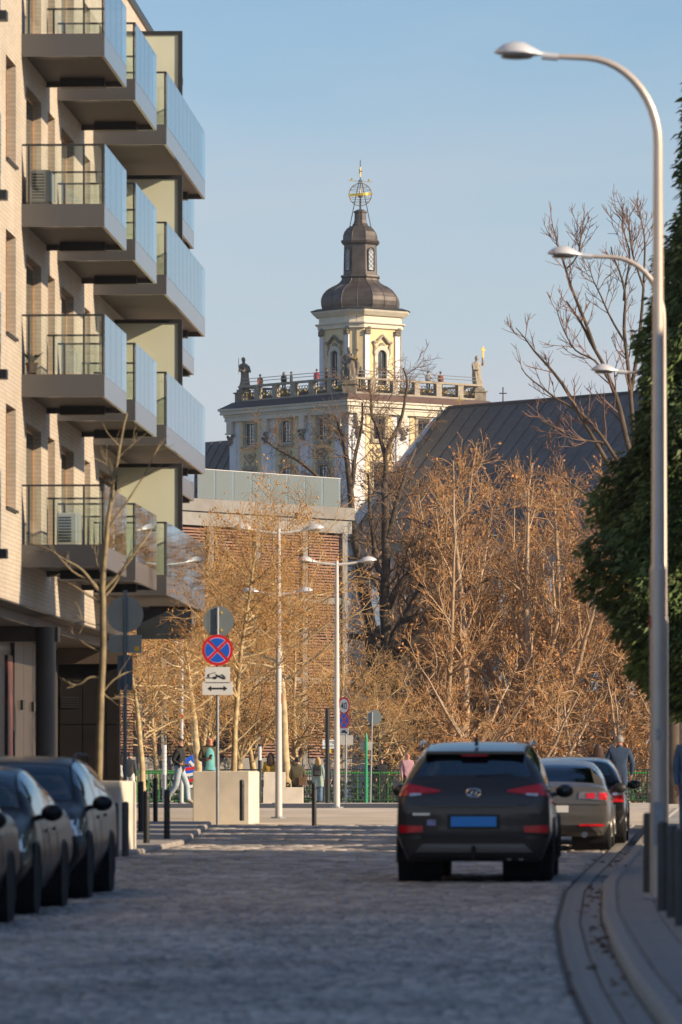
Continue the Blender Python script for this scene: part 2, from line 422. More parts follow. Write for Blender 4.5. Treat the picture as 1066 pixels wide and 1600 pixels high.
for r in range(2):
    for y in frange(32.5, 100, .6):
        if r == 0 and y > 90: continue
        piece('gutter_slab', gm, y+.3*r, -.105-.2*r, .004, road)

# pavement on the left with its kerb, wider past the parked cars
pl = strip('pavement_left', lambda y: (-60, left_edge(y)-.02), frange(6, 78, 3)+[78.6, 79.2, 80, 82, 84, 87.5, 91]+frange(91.5, 112, 3), .085, MT['paving_grey'])
def lpiece(y):
    t = Vector((left_edge(y+.3)-left_edge(y-.3), .6, gz(y+.3)-gz(y-.3))).normalized()
    n = Vector((t.y, -t.x, 0)).normalized(); up = n.cross(t); p = Vector((left_edge(y)-.14, y, gz(y)-.045))
    o = link('kerbstone', km, pl)
    o.matrix_local = Matrix(((n.x, t.x, up.x, p.x), (n.y, t.y, up.y, p.y), (n.z, t.z, up.z, p.z), (0,0,0,1)))
for y in frange(46, 77, 1.0)+[80, 80.5]+frange(81, 110.5, 1.0): lpiece(y)
# the open square by the river with its asphalt cycle track
strip('square', lambda y: (-80, 80), [112, 120, 130, 140, 147, 180, 217.4], .004, MT['paving'])
strip('cycle_path', lambda y: (-80, 4.5 if y < 143 else 4.5), [139, 143, 147.0, 150], .012, MT['asphalt'])
# dry leaves lying along the right kerb
lv = MB(); random.seed(4)
for k in range(120):
    y = random.uniform(33, 84); x = kerb_x(y)-abs(random.gauss(0, .14)) if random.random() < .75 else kerb_x(y)+random.uniform(.1, 2)
    z = gz(y)+(.03 if x < kerb_x(y) else .135); a = random.uniform(0, 6.3); s_ = random.uniform(.025, .055)
    c_, d_ = math.cos(a)*s_, math.sin(a)*s_
    lv.add([(x-c_, y-d_, z), (x+d_*.6, y-c_*.6, z+random.uniform(.005, .04)), (x+c_, y+d_, z+.01), (x-d_*.6, y+c_*.6, z+random.uniform(.005, .03))], [(0,1,2,3)])
tag(lv.build('fallen_leaves', mat('dead_leaf', (.16,.075,.03), .8, var=.4, scale=8)), 'dry brown leaves scattered along the right kerb', 'leaves', kind='stuff')

# ================================================================ WALLS WITH OPENINGS
def wall(mb, o, u, n, W, H, ops, depth):
    """outer skin of a wall from o along u (W) and up (H), holes ops=(a0,a1,z0,z1) with reveals going in by depth"""
    o, u, n = Vector(o), Vector(u), Vector(n); up = Vector((0,0,1))
    us = sorted({0.0, W} | {min(max(q, 0), W) for a in ops for q in a[:2]})
    zs = sorted({0.0, H} | {min(max(q, 0), H) for a in ops for q in a[2:4]})
    pt = lambda a, z, d=0.0: o+u*a+up*z-n*d
    for i in range(len(us)-1):
        run = None
        for j in range(len(zs)-1):
            ca, cz = (us[i]+us[i+1])/2, (zs[j]+zs[j+1])/2
            hole = any(a[0] < ca < a[1] and a[2] < cz < a[3] for a in ops)
            if not hole: run = (run[0], zs[j+1]) if run else (zs[j], zs[j+1])
            if run and (hole or j == len(zs)-2):
                mb.quad(pt(us[i], run[0]), pt(us[i+1], run[0]), pt(us[i+1], run[1]), pt(us[i], run[1]))
                if hole: run = None
    for a in ops:
        a0, a1, z0, z1 = a[:4]
        mb.quad(pt(a0, z0), pt(a0, z1), pt(a0, z1, depth), pt(a0, z0, depth))
        mb.quad(pt(a1, z1), pt(a1, z0), pt(a1, z0, depth), pt(a1, z1, depth))
        mb.quad(pt(a0, z1), pt(a1, z1), pt(a1, z1, depth), pt(a0, z1, depth))
        mb.quad(pt(a1, z0), pt(a0, z0), pt(a0, z0, depth), pt(a1, z0, depth))

# ================================================================ APARTMENT BLOCK ON THE LEFT (local x across the street, local y along it)
ab = empty('apartment_block', (0,0,0), -TH)
tag(ab, 'cream brick apartment block with tiers of grey glass-fronted balconies', 'apartment block')
WC, BC = -10.66, -9.19
T0, T1, ZB, ZT = 52.0, 135.5, 5.2, 18.85
floors = [6.25, 9.25, 12.25, 15.25]
dt = -.45
wins = [(97.7+dt, 99.3+dt, .55, 2.32), (104.8+dt, 106.1+dt, .1, 2.2), (111.9+dt, 113.1+dt, .1, 2.2)]
doors = [(101.0+dt, 103.6+dt, .03, 2.2), (107.3+dt, 109.7+dt, .03, 2.2), (115.0+dt, 117.6+dt, .03, 2.2), (120.4+dt, 123.0+dt, .03, 2.2)]
for k in range(5): wins.append((58+8*k, 59.6+8*k, .55, 2.32)); doors.append((61.5+8*k, 63.6+8*k, .03, 2.2))
ops = []
for z in floors:
    for a in wins+doors[:3]+doors[4:]: ops.append((a[0]-T0, a[1]-T0, z+a[2]-ZB, z+a[3]-ZB))
mb = MB()
TM, ZM2 = 121.3, 5.92           # past the passage the brick skin starts above the lowest balcony
wall(mb, (WC, T0, ZB), (0,1,0), (1,0,0), TM-T0, ZT-ZB, [a for a in ops if a[0] < TM-T0-2.2], .19)
wall(mb, (WC, TM, ZM2), (0,1,0), (1,0,0), T1-TM, ZT-ZM2, [], .19)
# the near and the far gable, the top
mb.quad((WC-14, T1, ZM2), (WC, T1, ZM2), (WC, T1, ZT), (WC-14, T1, ZT))
mb.quad((WC-14, T0, ZB), (WC, T0, ZB), (WC, T0, ZT), (WC-14, T0, ZT))
mb.build('wall', MT['brick'], ab, recalc=False)
MB().box(WC-14, WC+.06, T0-.06, T1+.06, ZT+.003, ZT+.16).build('roof_coping', MT['dark_metal'], ab)
MB().box(WC-14, WC-.22, T0+.05, T1-.05, ZM2+.02, ZT-.02).build('rooms', MT['room'], ab)
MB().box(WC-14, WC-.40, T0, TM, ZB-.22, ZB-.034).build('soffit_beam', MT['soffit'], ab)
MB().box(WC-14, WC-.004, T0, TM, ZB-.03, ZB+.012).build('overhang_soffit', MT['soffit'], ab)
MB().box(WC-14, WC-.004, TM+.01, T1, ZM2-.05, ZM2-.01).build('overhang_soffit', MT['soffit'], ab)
# windows: timber frame standing at the back of the reveal, pane as a sub-part
def opening(name, a0, a1, z0, z1):
    f = MB(); x0, x1 = WC-.185, WC-.150; e = .07
    f.box(x0, x1, a0+.004, a0+e, z0, z1-.004); f.box(x0, x1, a1-e, a1-.004, z0, z1-.004)
    f.box(x0, x1, a0+e, a1-e, z1-e, z1-.004); f.box(x0, x1, a0+e, a1-e, z0+.004, z0+e)
    f.box(x0, x1, (a0+a1)/2-.04, (a0+a1)/2+.04, z0+e, z1-e)
    o = f.build(name, MT['wood'], ab)
    MB().box(x0+.02, x0+.03, a0+e, a1-e, z0+e, z1-e).build('pane', MT['win_glass'], o)
    if name == 'window': MB().box(WC-.02, WC+.05, a0-.03, a1+.03, z0-.045, z0-.004).build('sill', MT['dark_metal'], o)
for z in floors:
    for a in wins[:3]+wins[-1:]: opening('window', a[0], a[1], z+a[2], z+a[3])
    for a in doors[:3]+doors[-1:]: opening('balcony_door', a[0], a[1], z+a[2], z+a[3])

def balcony(t0, t1, z, front=BC, name='balcony', near=True, pw=1.05, divider=None, mid=True):
    b = MB()
    b.mat = 0
    zb = z-.40
    b.box(front-.055, front, t0, t1, zb, z); b.box(WC+.003, front-.057, t0, t0+.055, zb, z); b.box(WC+.003, front-.057, t1-.055, t1, zb, z)
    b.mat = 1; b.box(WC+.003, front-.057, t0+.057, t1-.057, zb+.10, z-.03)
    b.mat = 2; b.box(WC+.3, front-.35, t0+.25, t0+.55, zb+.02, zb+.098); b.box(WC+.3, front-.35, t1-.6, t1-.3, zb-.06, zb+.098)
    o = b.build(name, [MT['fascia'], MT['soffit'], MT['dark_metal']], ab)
    h = 1.06; e = .022
    r = MB()
    r.box(front-.05, front-.012, t0+.012, t1-.012, z+h-.028, z+h)
    r.build('front_rail', MT['dark_metal'], o)
    r = MB(); r.box(WC+.01, front-.052, t0+.012, t0+.05, z+h-.035, z+h)
    r.build('side_rail', MT['dark_metal'], o)
    r = MB(); r.box(WC+.01, front-.052, t1-.05, t1-.012, z+h-.035, z+h); r.build('side_rail', MT['dark_metal'], o)
    W = front-WC
    for tt in (t0+.012, t1-.045):
        for cx in ((WC+.13, WC+W*.75) if mid else (WC+.13,)):
            MB().box(cx-.016, cx+.016, tt, tt+.033, z+.002, z+h-.036).build('post', MT['dark_metal'], o)
        MB().box(front-.05, front-.017, tt, tt+.033, z+.002, z+h-.029).build('post', MT['dark_metal'], o)
        MB().box(WC+.15, front-.06, tt+.012, tt+.02, z+.03, z+h-.04).build('side_pane', MT['side_glass'], o)
    n = max(2, int(round((t1-t0)/pw)))
    for k in range(n):
        a, c = t0+.02+(t1-t0-.04)*k/n, t0+.02+(t1-t0-.04)*(k+1)/n
        MB().box(front-.010, front+.004, a+.012, c-.012, z-.02, z+h-.004).build('front_pane', MT['rail_glass'], o)
        if k: MB().box(front-.048, front-.014, a-.02, a+.02, z+.002, z+h-.03).build('glazing_post', MT['dark_metal'], o)
    if divider:
        d = MB(); d.box(WC+.05, front-.14, divider, divider+.03, z+.06, z+2.42); dv = d.build('divider_screen', MT['frost'], o)
        q = MB(); q.box(front-.138, front-.05, divider-.03, divider+.06, z+.003, z+2.50); q.box(WC+.004, front-.14, divider-.03, divider+.06, z+2.422, z+2.50)
        q.box(WC+.004, WC+.048, divider-.03, divider+.06, z+.003, z+2.42); q.build('divider_frame', MT['dark_metal'], dv)
    return o
A0, A1 = 100.2+dt, 104.6+dt; B0, B1 = 106.5+dt, 111.3+dt; C0, C1 = 113.7+dt, 124.1+dt
for z in floors:
    balcony(A0, A1, z); balcony(B0, B1, z); balcony(C0, C1, z, divider=118.4+dt)
    balcony(90.0, 95.6+dt, z, front=WC+.14, name='narrow_balcony', mid=False)
    balcony(130.5, 134.8, z, front=WC+.38, name='narrow_balcony', mid=False)
for k, z in enumerate(floors):
    for q in (66.0, 78.0): balcony(q, q+4.6, z)
# downpipes of the wall between the balconies
MB().box(-10.2, -9.05, 118.0, 118.12, 5.1, 5.72).build('entrance_fascia', mat('entrance_sheet', (.035,.045,.06), .4, metal=.2, var=.5, scale=1.2), ab)
# ground floor: set-back wall, black end wall, round column
IC = -12.2
g = MB(); g.box(IC-.2, IC, T0, 112.4, gz(60)-.6, ZB-.225); g.build('shop_glass', mat('shop_front_dark', (.02,.022,.025), .12, var=.3, scale=.7), ab)
for k in range(5):
    t = 112.45+k*1.72
    MB().box(IC-.15, IC+.05, t, t+1.68, 0.5, ZB-.24).build('cladding_panel', MT['brown_panel'], ab)
MB().box(IC, IC+.04, 111.3, 112.2, .6, ZB-.6).build('poster_panel', mat('faded_red_poster', (.10,.035,.03), .6, var=.6, scale=3), ab)
bw = MB(); bw.box(IC+.055, WC-.17, 121.0, 121.3, .5, ZB-.225); bwo = bw.build('end_wall', MT['black_panel'], ab)
for k, (x0, x1, z0, z1) in enumerate([(-12.1, -11.62, .6, 3.35), (-11.6, -11.12, .6, 3.35), (-11.1, -10.86, .6, 3.35), (-12.1, -11.62, 3.37, 4.55), (-11.6, -11.12, 3.37, 4.55), (-11.1, -10.86, 3.37, 4.55)]):
    MB().box(x0, x1, 120.96, 120.998, z0, z1).build('wall_panel', MT['black_panel'], bwo)
for k in range(5): MB().box(-12.08, -11.7, 120.93, 120.957, 3.72+.05*k, 3.75+.05*k).build('vent_slat', MT['dark_metal'], bwo)
MB().box(IC+.06, WC-.05, 120.7, 121.0, ZB-.55, ZB-.23).build('header', MT['brown_panel'], ab)
c_ = MB(); c_.lathe([(.19, .5), (.19, ZB-.225)], 24, (-10.83, 105.6, 0)); c_.build('column', mat('column_grey_brown', (.085,.072,.062), .42, var=.08), ab, smooth=True)
MB().box(-12.05, -10.6, 105.55, 106.0, ZB-.5, ZB-.225).build('beam', MT['brown_panel'], ab)
for t in (113.3, 115.4): MB().lathe([(.05, 0), (.05, .2)], 10, (IC+.12, t, 3.55)).build('wall_lamp', MT['black_paint'], ab)

# things standing on the balconies
def ac_unit(c, t, z, label):
    r = empty('air_conditioner', Nn*c+Un*t+Vector((0,0,z)), -TH)
    b = MB(); b.bbox(-.18, .18, -.36, .36, .06, .62, .02); b.box(-.15, .15, -.30, -.25, 0, .06); b.box(-.15, .15, .25, .30, 0, .06)
    b.build('casing', MT['white_metal'], r)
    for k in range(9): MB().box(-.15, .08, -.373, -.362, .11+k*.052, .135+k*.052).build('grille_slat', MT['dark_metal'], r)
    tag(r, label, 'air conditioner', 'air conditioners on the balconies')
ac_unit(WC+.32, A0+.5, 12.25, 'white air conditioner behind the rail of the second balcony from the top')
ac_unit(WC+.68, A0+1.6, 6.25, 'white air conditioner low on the lowest front balcony')
def bench_table(c, t, z, label):
    r = empty('balcony_table', Nn*c+Un*t+Vector((0,0,z)), -TH)
    MB().bbox(-.4, .4, -.5, .5, .70, .74, .01).build('top', mat('dark_table', (.08,.05,.035), .5), r)
    for sx in (-.34, .34):
        for sy in (-.44, .44): MB().box(sx-.02, sx+.02, sy-.02, sy+.02, 0, .70).build('leg', MT['dark_metal'], r)
    tag(r, label, 'table')
bench_table(WC+.75, B0+1.4, 12.25, 'dark balcony table behind glass beside the upper air conditioner')
def pot(c, t, z, label):
    r = empty('flower_pot', Nn*c+Un*t+Vector((0,0,z)), -TH)
    MB().lathe([(.07, 0), (.10, .18), (.115, .19), (.115, .22), (.09, .22)], 12).build('pot', mat('terracotta', (.35,.12,.05), .8), r, smooth=True)
    m2 = MB(); random.seed(3)
    for k in range(26):
        a = random.uniform(0, 6.3); l = random.uniform(.1, .24)
        m2.add([(0,0,.2), (math.cos(a)*l*.5-.02, math.sin(a)*l*.5, .2+l*.7), (math.cos(a)*l, math.sin(a)*l, .2+l), (math.cos(a)*l*.5+.02, math.sin(a)*l*.5, .2+l*.6)], [(0,1,2,3)])
    m2.build('plant', mat('pot_plant', (.05,.09,.03), .7, var=.4), r)
    tag(r, label, 'flower pot')
pot(WC+.16, A0+.25, 9.25, 'small terracotta flower pot at the wall on the third balcony down')

# ================================================================ TERRACOTTA-LOUVRED BUILDING BEHIND THE SQUARE
av = Vector((.63, .777, 0)).normalized(); nv = Vector((av.y, -av.x, 0))
lb_o = Vector((P(303, 0, 240).x, 240, 0))
lb = empty('louvred_building', lb_o, math.atan2(av.y, av.x))     # local x along the front, local -y towards us
tag(lb, 'grey concrete building with reddish louvred fronts and a glass-railed roof terrace', 'building')
def lx(px, off=0.0):
    k = (px-533.0)/F
    return (k*lb_o.y-lb_o.x)/(av.x-k*av.y)
ZR = 14.5; Z0b = -.3
pil = [lx(p) for p in (176, 215, 253, 327, 400, 474, 536)]
xl, xr = lx(120), lx(546)
MB().box(xl, xr, .45, 12, Z0b, ZR-.75).build('wall', MT['concrete_grey'], lb)
MB().box(xl-.1, xr+.12, -.22, 12, ZR-.55, ZR-.02).build('roof_band', MT['concrete_grey'], lb)
MB().box(xl-.1, xr+.06, -.1, .448, ZR-1.15, ZR-.553).build('lintel', mat('white_lintel', (.26,.25,.235), .8, var2=.15), lb)
MT['terra'] = mat('terracotta_louvre', (.27,.145,.105), .7, var=.18, scale=1.5, var2=.25, scale2=.5)
MT['dark_gap'] = mat('dark_window_wall', (.03,.032,.036), .35, var=.3, scale=1)
for x in pil: MB().box(x-.17, x+.17, -.12, .449, Z0b, ZR-1.152).build('pilaster', MT['concrete_grey'], lb)
storey = [(3.55, 6.75), (7.05, 10.25), (10.55, 13.3)]
for z0, z1 in storey[:2]: MB().box(xl, xr, -.06, .447, z1+.003, z1+.297).build('floor_band', MT['concrete_grey'], lb)
MB().box(xl, xr, -.08, .446, 2.6, 3.547).build('plinth_band', MT['concrete_grey'], lb)
for k in range(7): MB().box(xl, xr, .2, .447, .2+k*.33, .44+k*.33).build('base_louvre', MT['concrete_grey'], lb)
MB().box(xl+.2, xr-.3, .40, .4495, 3.56, 13.3).build('dark_glazing', MT['dark_gap'], lb)
rest = MB(); n_sl = 0
for i in range(len(pil)-2, -1, -1):
    a, c = pil[i]+.45, pil[i+1]-.19
    mesh = None
    for z0, z1 in storey:
        n = int((z1-z0)/.125)
        for k in range(n):
            z = z0+.06+k*(z1-z0-.06)/n
            if n_sl < 240:
                if mesh is None:
                    mb = MB().box(a, c, .05, .17, 0, .075); o = mb.build('louvre', MT['terra'], lb); mesh = o.data; o.location.z = z
                else: o = link('louvre', mesh, lb); o.location.z = z
                o.location.x = 0; n_sl += 1
            else: rest.box(a, c, .05, .17, z, z+.075)
tag(rest.build('louvres_hidden_side', MT['terra'], lb), kind='stuff')
for i in range(len(pil)-1):
    m_ = (pil[i]+.45+pil[i+1]-.19)/2; MB().box(m_-.03, m_+.03, .172, .23, 3.56, 13.3).build('louvre_rail', MT['dark_metal'], lb)
# glass railing of the roof terrace
tg = glass('terrace_glass', (.80,.92,.90), 1.5, .05, base=.13, pale_sky=.22)
x = lx(303); k = 0
while x < lx(526):
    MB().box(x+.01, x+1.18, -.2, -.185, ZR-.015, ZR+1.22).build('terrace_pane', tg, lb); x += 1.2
MB().box(lx(303), x, -.21, -.175, ZR+1.222, ZR+1.25).build('terrace_rail', MT['white_metal'], lb)
MB().box(lx(455), lx(463), -.28, -.252, ZR-.55, ZR-.38).build('flood_lamp', MT['dark_metal'], lb)

# ================================================================ UNIVERSITY TOWER
un_d = 444.0
eL = Vector((-.64, .768, 0)).normalized(); eR = Vector((.768, .64, 0)).normalized()
nL = Vector((-eL.y, eL.x, 0)); nL = nL if nL.y < 0 else -nL
nR = -eL
nL = -eR
tw = empty('observatory_tower', (.6, un_d, 0), 0.0)
tag(tw, 'white and yellow baroque tower with balustraded terrace and dark copper dome', 'tower')
S_ = 14.75
UPV = Vector((0,0,1))
stucco_w = mat('white_stucco', (.74,.74,.75), .85, var=.06, scale=1.5, var2=.08, scale2=.2)
stucco_y = mat('ochre_stucco', (.74,.59,.34), .85, var=.07, scale=1.5, var2=.1, scale2=.3)
stucco_c = mat('cream_stucco', (.68,.62,.50), .85, var=.06, scale=1.5, var2=.08, scale2=.3)
stone = mat('sand_stone', (.36,.31,.24), .85, var=.2, scale=4, bump=.3, bscale=8)
stone_d = mat('weathered_stone', (.20,.17,.13), .9, var=.35, scale=3, bump=.4, bscale=8)
copper = mat('brown_copper', (.088,.072,.064), .5, metal=.3, var=.3, scale=1.6, var2=.25, scale2=.6)
slate = mat('blue_slate_roof', (.095,.092,.092), .6, var=.2, scale=3, var2=.25, scale2=.3)
frame_d = mat('window_bars', (.05,.05,.055), .6)
gold = mat('gold_leaf', (.85,.52,.10), .25, metal=.95, var=.06)
lead = mat('lead_flashing', (.045,.05,.058), .55, metal=.2, var=.1)
sky_glass = glass('old_window_glass', (.06,.08,.10), 1.55, .03, base=.55)
ZM = lambda z: float(np.interp(z, [40.9, 44.25, 47.1, 47.4, 48.8, 50.3, 51.9], [40.9, 43.45, 46.2, 46.5, 47.65, 48.95, 50.1]))
ZC = 33.15                                              # top of main cornice
bays = [(.94, 5.43), (5.43, 10.08), (10.08, 14.56)]
def face(o, e, n, nm):
    """one face of the shaft: o corner at z 0, e along, n outward"""
    ops = []
    for a, c in bays:
        m_ = (a+c)/2-.12
        ops += [(m_-.56, m_+.56, 30.05, 31.75), (m_-.56, m_+.56, 25.9, 28.05), (m_-.56, m_+.56, 20.5, 23.5)]
    mb = MB(); wall(mb, o, e, n, S_, 32.0, ops, .16); mb.build('wall', stucco_w, tw, recalc=False)
    def slab(nm_, a0, a1, z0, z1, d0, d1, m):
        q = MB(); c = o+e*((a0+a1)/2)+n*((d0+d1)/2)+UPV*((z0+z1)/2)
        q.obox(c, e*((a1-a0)/2), n*((d1-d0)/2), UPV*((z1-z0)/2)); return q.build(nm_, m, tw)
    for a, c in bays:
        m_ = (a+c)/2-.12
        # ochre field around the windows, in four strips so that the openings stay open
        for (x0, x1, z0, z1) in [(m_-1.38, m_-.57, 19.5, 32.0), (m_+.57, m_+1.38, 19.5, 32.0), (m_-.568, m_+.568, 31.77, 32.0), (m_-.568, m_+.568, 28.07, 30.03), (m_-.568, m_+.568, 23.52, 25.88)]:
            slab('ochre_field', x0, x1, z0, z1, .003, .05, stucco_y)
        for (z0, z1, arch) in ((30.05, 31.75, 1), (25.9, 28.05, 1), (20.5, 23.5, 0)):
            fr = MB()
            def fb(x0, x1, y0, y1, d0=.052, d1=.16):
                c2 = o+e*((x0+x1)/2)+n*((d0+d1)/2)+UPV*((y0+y1)/2)
                fr.obox(c2, e*((x1-x0)/2), n*((d1-d0)/2), UPV*((y1-y0)/2))
            fb(m_-.86, m_-.57, z0-.1, z1+.1, .052, .11); fb(m_+.57, m_+.86, z0-.1, z1+.1, .052, .11)
            fb(m_-.92, m_+.92, z0-.32, z0-.102, .052, .24)
            for k in range(7):
                q = -.86+1.72*(k+.5)/7; rise = .16*math.cos(q/.86*1.35)
                fb(m_+q-.123, m_+q+.123, z1+.102, z1+.20+rise, .052, .21)
            wo = fr.build('window_surround', stone, tw)
            bar = MB()
            def bb(x0, x1, y0, y1):
                c2 = o+e*((x0+x1)/2)-n*.085+UPV*((y0+y1)/2)
                bar.obox(c2, e*((x1-x0)/2), n*.02, UPV*((y1-y0)/2))
            bb(m_-.04, m_+.04, z0, z1); bb(m_-.55, m_-.50, z0, z1); bb(m_+.50, m_+.55, z0, z1); bb(m_-.55, m_+.55, z1-.09, z1); bb(m_-.55, m_+.55, z0, z0+.08)
            for k in range(1, 6): z = z0+(z1-z0)*k/6; bb(m_-.47, m_+.47, z-.012, z+.012)
            for q in (-.25, .25): bb(m_+q-.009, m_+q+.009, z0, z1)
            bar.build('window_bars', frame_d, wo)
            gp = MB(); gp.obox(o+e*m_-n*.13+UPV*((z0+z1)/2), e*.56, n*.01, UPV*((z1-z0)/2)); gp.build('pane', sky_glass, wo)
        # shell and scrolls between the windows
        z = 29.05
        orn = MB()
        for k in range(7):
            an = rad(30+20*k); L = .42
            c2 = o+e*m_+n*.07+UPV*(z-.1)
            t_ = c2+(e*math.cos(an)+UPV*math.sin(an))*L
            orn.tube([c2, (c2+t_)/2+n*.06, t_], [.03, .07, .06], 5)
        for sg in (-1, 1):
            pts = [o+e*(m_+sg*q)+n*.09+UPV*(z+w_) for q, w_ in ((.08, -.42), (.3, -.25), (.55, -.02), (.72, .18), (.62, .3), (.52, .2))]
            orn.tube(pts, [.05, .08, .09, .07, .05, .03], 5)
            pts = [o+e*(m_+sg*q)+n*.07+UPV*(z+w_) for q, w_ in ((.62, -.3), (.66, -.6), (.6, -.9))]
            orn.tube(pts, [.06, .05, .07], 5)
        orn.tube([o+e*m_+n*.08+UPV*(z-.35), o+e*m_+n*.1+UPV*(z-.62)], [.12, .03], 6)
        orn.build('shell_ornament', mat('grey_stucco_ornament', (.38,.36,.33), .85) if False else stone, tw, smooth=True)
    for u_ in (.94, 5.43, 10.08, 14.56):
        slab('pilaster', max(.02, u_-.62), min(S_-.02, u_+.62), 18, 30.75, .003, .12, stucco_w)
        # corbel head: bracket blocks over a carved capital
        slab('pilaster_block', u_-.32, u_+.32, 31.05, 32.0, .123, .34, stucco_c)
        slab('pilaster_moulding', u_-.4, u_+.4, 30.98, 31.10, .123, .42, stucco_c)
        cp = MB(); random.seed(int(u_*10))
        for k in range(16):
            zz = random.uniform(0, 1); ww = .46*(1-.65*zz)
            cp.ball(o+e*(u_+random.uniform(-ww, ww))+n*(.2+random.uniform(0, .12))+UPV*(30.9-.75*zz), .13, .13, .13, 6, 5)
        cp.build('capital', stone_d, tw, smooth=True)
    for (z0, z1, d) in ((32.003, 32.35, .35), (32.353, 32.55, .42), (32.553, 32.85, .62), (32.853, 33.0, .74)):
        q = MB(); c2 = o+e*(S_/2)+n*(d/2)+UPV*((z0+z1)/2)
        q.obox(c2, e*(S_/2+d*.999), n*(d/2), UPV*((z1-z0)/2)); q.build('cornice', stucco_c, tw)
    q = MB(); q.quad(o-e*.77+n*.78+UPV*33.003, o+e*(S_+.77)+n*.78+UPV*33.003, o+e*(S_-.1)-n*.15+UPV*33.58, o+e*.1-n*.15+UPV*33.58)
    q.build('flashing', lead if nm == 'L' else mat('flashing_sunlit_tone', (.15,.09,.07), .6), tw)  # sunlight put into the colour: right flashing lighter and warmer than the shaded left
O0 = Vector((0,0,0))
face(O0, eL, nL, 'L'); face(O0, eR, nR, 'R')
q = MB(); q.obox(eL*(S_/2)+eR*(S_/2)+UPV*32.6, eL*(S_/2-.02), eR*(S_/2-.02), UPV*.95); q.obox(eL*(S_/2)+eR*(S_/2)+UPV*33.8, eL*(S_/2-1.05), eR*(S_/2-1.05), UPV*.24); q.build('terrace', lead, tw)
q = MB(); q.obox(eL*(S_/2)+eR*(S_/2)+UPV*10, eL*(S_/2-.4), eR*(S_/2-.4), UPV*22); q.build('core', MT['room'], tw)

# balustrade round the terrace: piers, rails and scrollwork panels
ZT0 = 33.56
def balustrade(e, n, L=S_):
    o = -n*.55+e*.55
    L = L-1.1; np_ = 6; st = L/np_
    for k in range(np_+1):
        a = k*st
        if k in (0, np_): continue
        q = MB(); q.obox(o+e*a+UPV*(ZT0+.58), e*.28, n*.2, UPV*.58); q.build('balustrade_pier', stone, tw)
    for k in range(np_):
        a0, a1 = k*st+.29, (k+1)*st-.29; m_ = (a0+a1)/2
        q = MB(); q.obox(o+e*m_+UPV*(ZT0+1.24), e*(st/2-.001), n*.24, UPV*.08); q.build('balustrade_coping', stone, tw)
        q = MB(); q.obox(o+e*m_+UPV*(ZT0+.09), e*((a1-a0)/2), n*.2, UPV*.09); q.build('balustrade_base', stone, tw)
        q = MB(); w_ = a1-a0; q.mat = 0; nn = 5
        for j in range(nn):
            c = o+e*(a0+w_*(j+.5)/nn)+UPV*(ZT0+.62)
            for r_, z_ in ((.17, .17), (.17, -.17), (.09, 0)):
                pts = [c+e*(r_*math.cos(2*math.pi*i/8))+UPV*(z_+r_*math.sin(2*math.pi*i/8)) for i in range(9)]
                q.tube(pts, .026, 4, cap=False)
        q.mat = 1
        for j in (1, 3): q.ball(o+e*(a0+w_*(j+.5)/nn)+UPV*(ZT0+.55), .09, .09, .2, 6, 5)
        q.build('scrollwork_panel', [frame_d, gold], tw)
    for z_ in (1.62, 1.86):
        q = MB(); q.tube([o+e*.1+UPV*(ZT0+z_), o+e*(L-.1)+UPV*(ZT0+z_)], .03, 5); q.build('safety_rail', MT['steel'], tw)
balustrade(eL, nL); balustrade(eR, nR)
# far sides, seen only through the near ones
for (o_, e_) in ((eL*(S_-.55)+eR*.55, eR), (eR*(S_-.55)+eL*.55, eL)):
    q = MB(); q.obox(o_+e_*((S_-1.1)/2)+UPV*(ZT0+1.24), e_*((S_-1.1)/2-.4), e_.cross(UPV)*.2, UPV*.08); q.build('balustrade_coping', stone, tw)
    for k in range(1, 6):
        q = MB(); q.obox(o_+e_*((S_-1.1)*k/6)+UPV*(ZT0+.58), e_*.28, e_.cross(UPV)*.2, UPV*.577); q.build('balustrade_pier', stone, tw)

# octagonal turret: square with cut corners
cc = eL*(S_/2)+eR*(S_/2)
H_ = 2.62; CH = .78
def octo(h, ch):
    pts = []
    for (a, b_) in ((-h+ch, -h), (h-ch, -h), (h, -h+ch), (h, h-ch), (h-ch, h), (-h+ch, h), (-h, h-ch), (-h, -h+ch)):
        pts.append(cc+eL*a+eR*b_)
    return pts
def ring(mb, prof, ch_ratio=CH/H_):
    o = len(mb.v)
    for (h, z) in prof: mb.v += [tuple(p+UPV*z) for p in octo(h, h*ch_ratio)]
    for i in range(len(prof)-1):
        for k in range(8): mb.f.append((o+i*8+k, o+i*8+(k+1)%8, o+i*8+8+(k+1)%8, o+i*8+8+k)); mb.m.append(mb.mat)
    mb.f.append(tuple(o+(len(prof)-1)*8+k for k in range(8))); mb.m.append(mb.mat)
ZU = 33.55; ZK = 39.6
oc = octo(H_, CH)
tb = MB()
for k in range(8):
    a, b_ = oc[k], oc[(k+1) % 8]; e = (b_-a); L = e.length; e.normalize(); n = Vector((e.y, -e.x, 0))
    if (a+b_)/2*1 @ n*1 < cc @ n: n = -n
    ops = [(L/2-.46, L/2+.46, 1.2, 4.0)] if L > 2 else []
    wall(tb, a+UPV*ZU, e, n, L, ZK-ZU, ops, .16)
tb.build('turret_wall', stucco_y, tw, recalc=False)
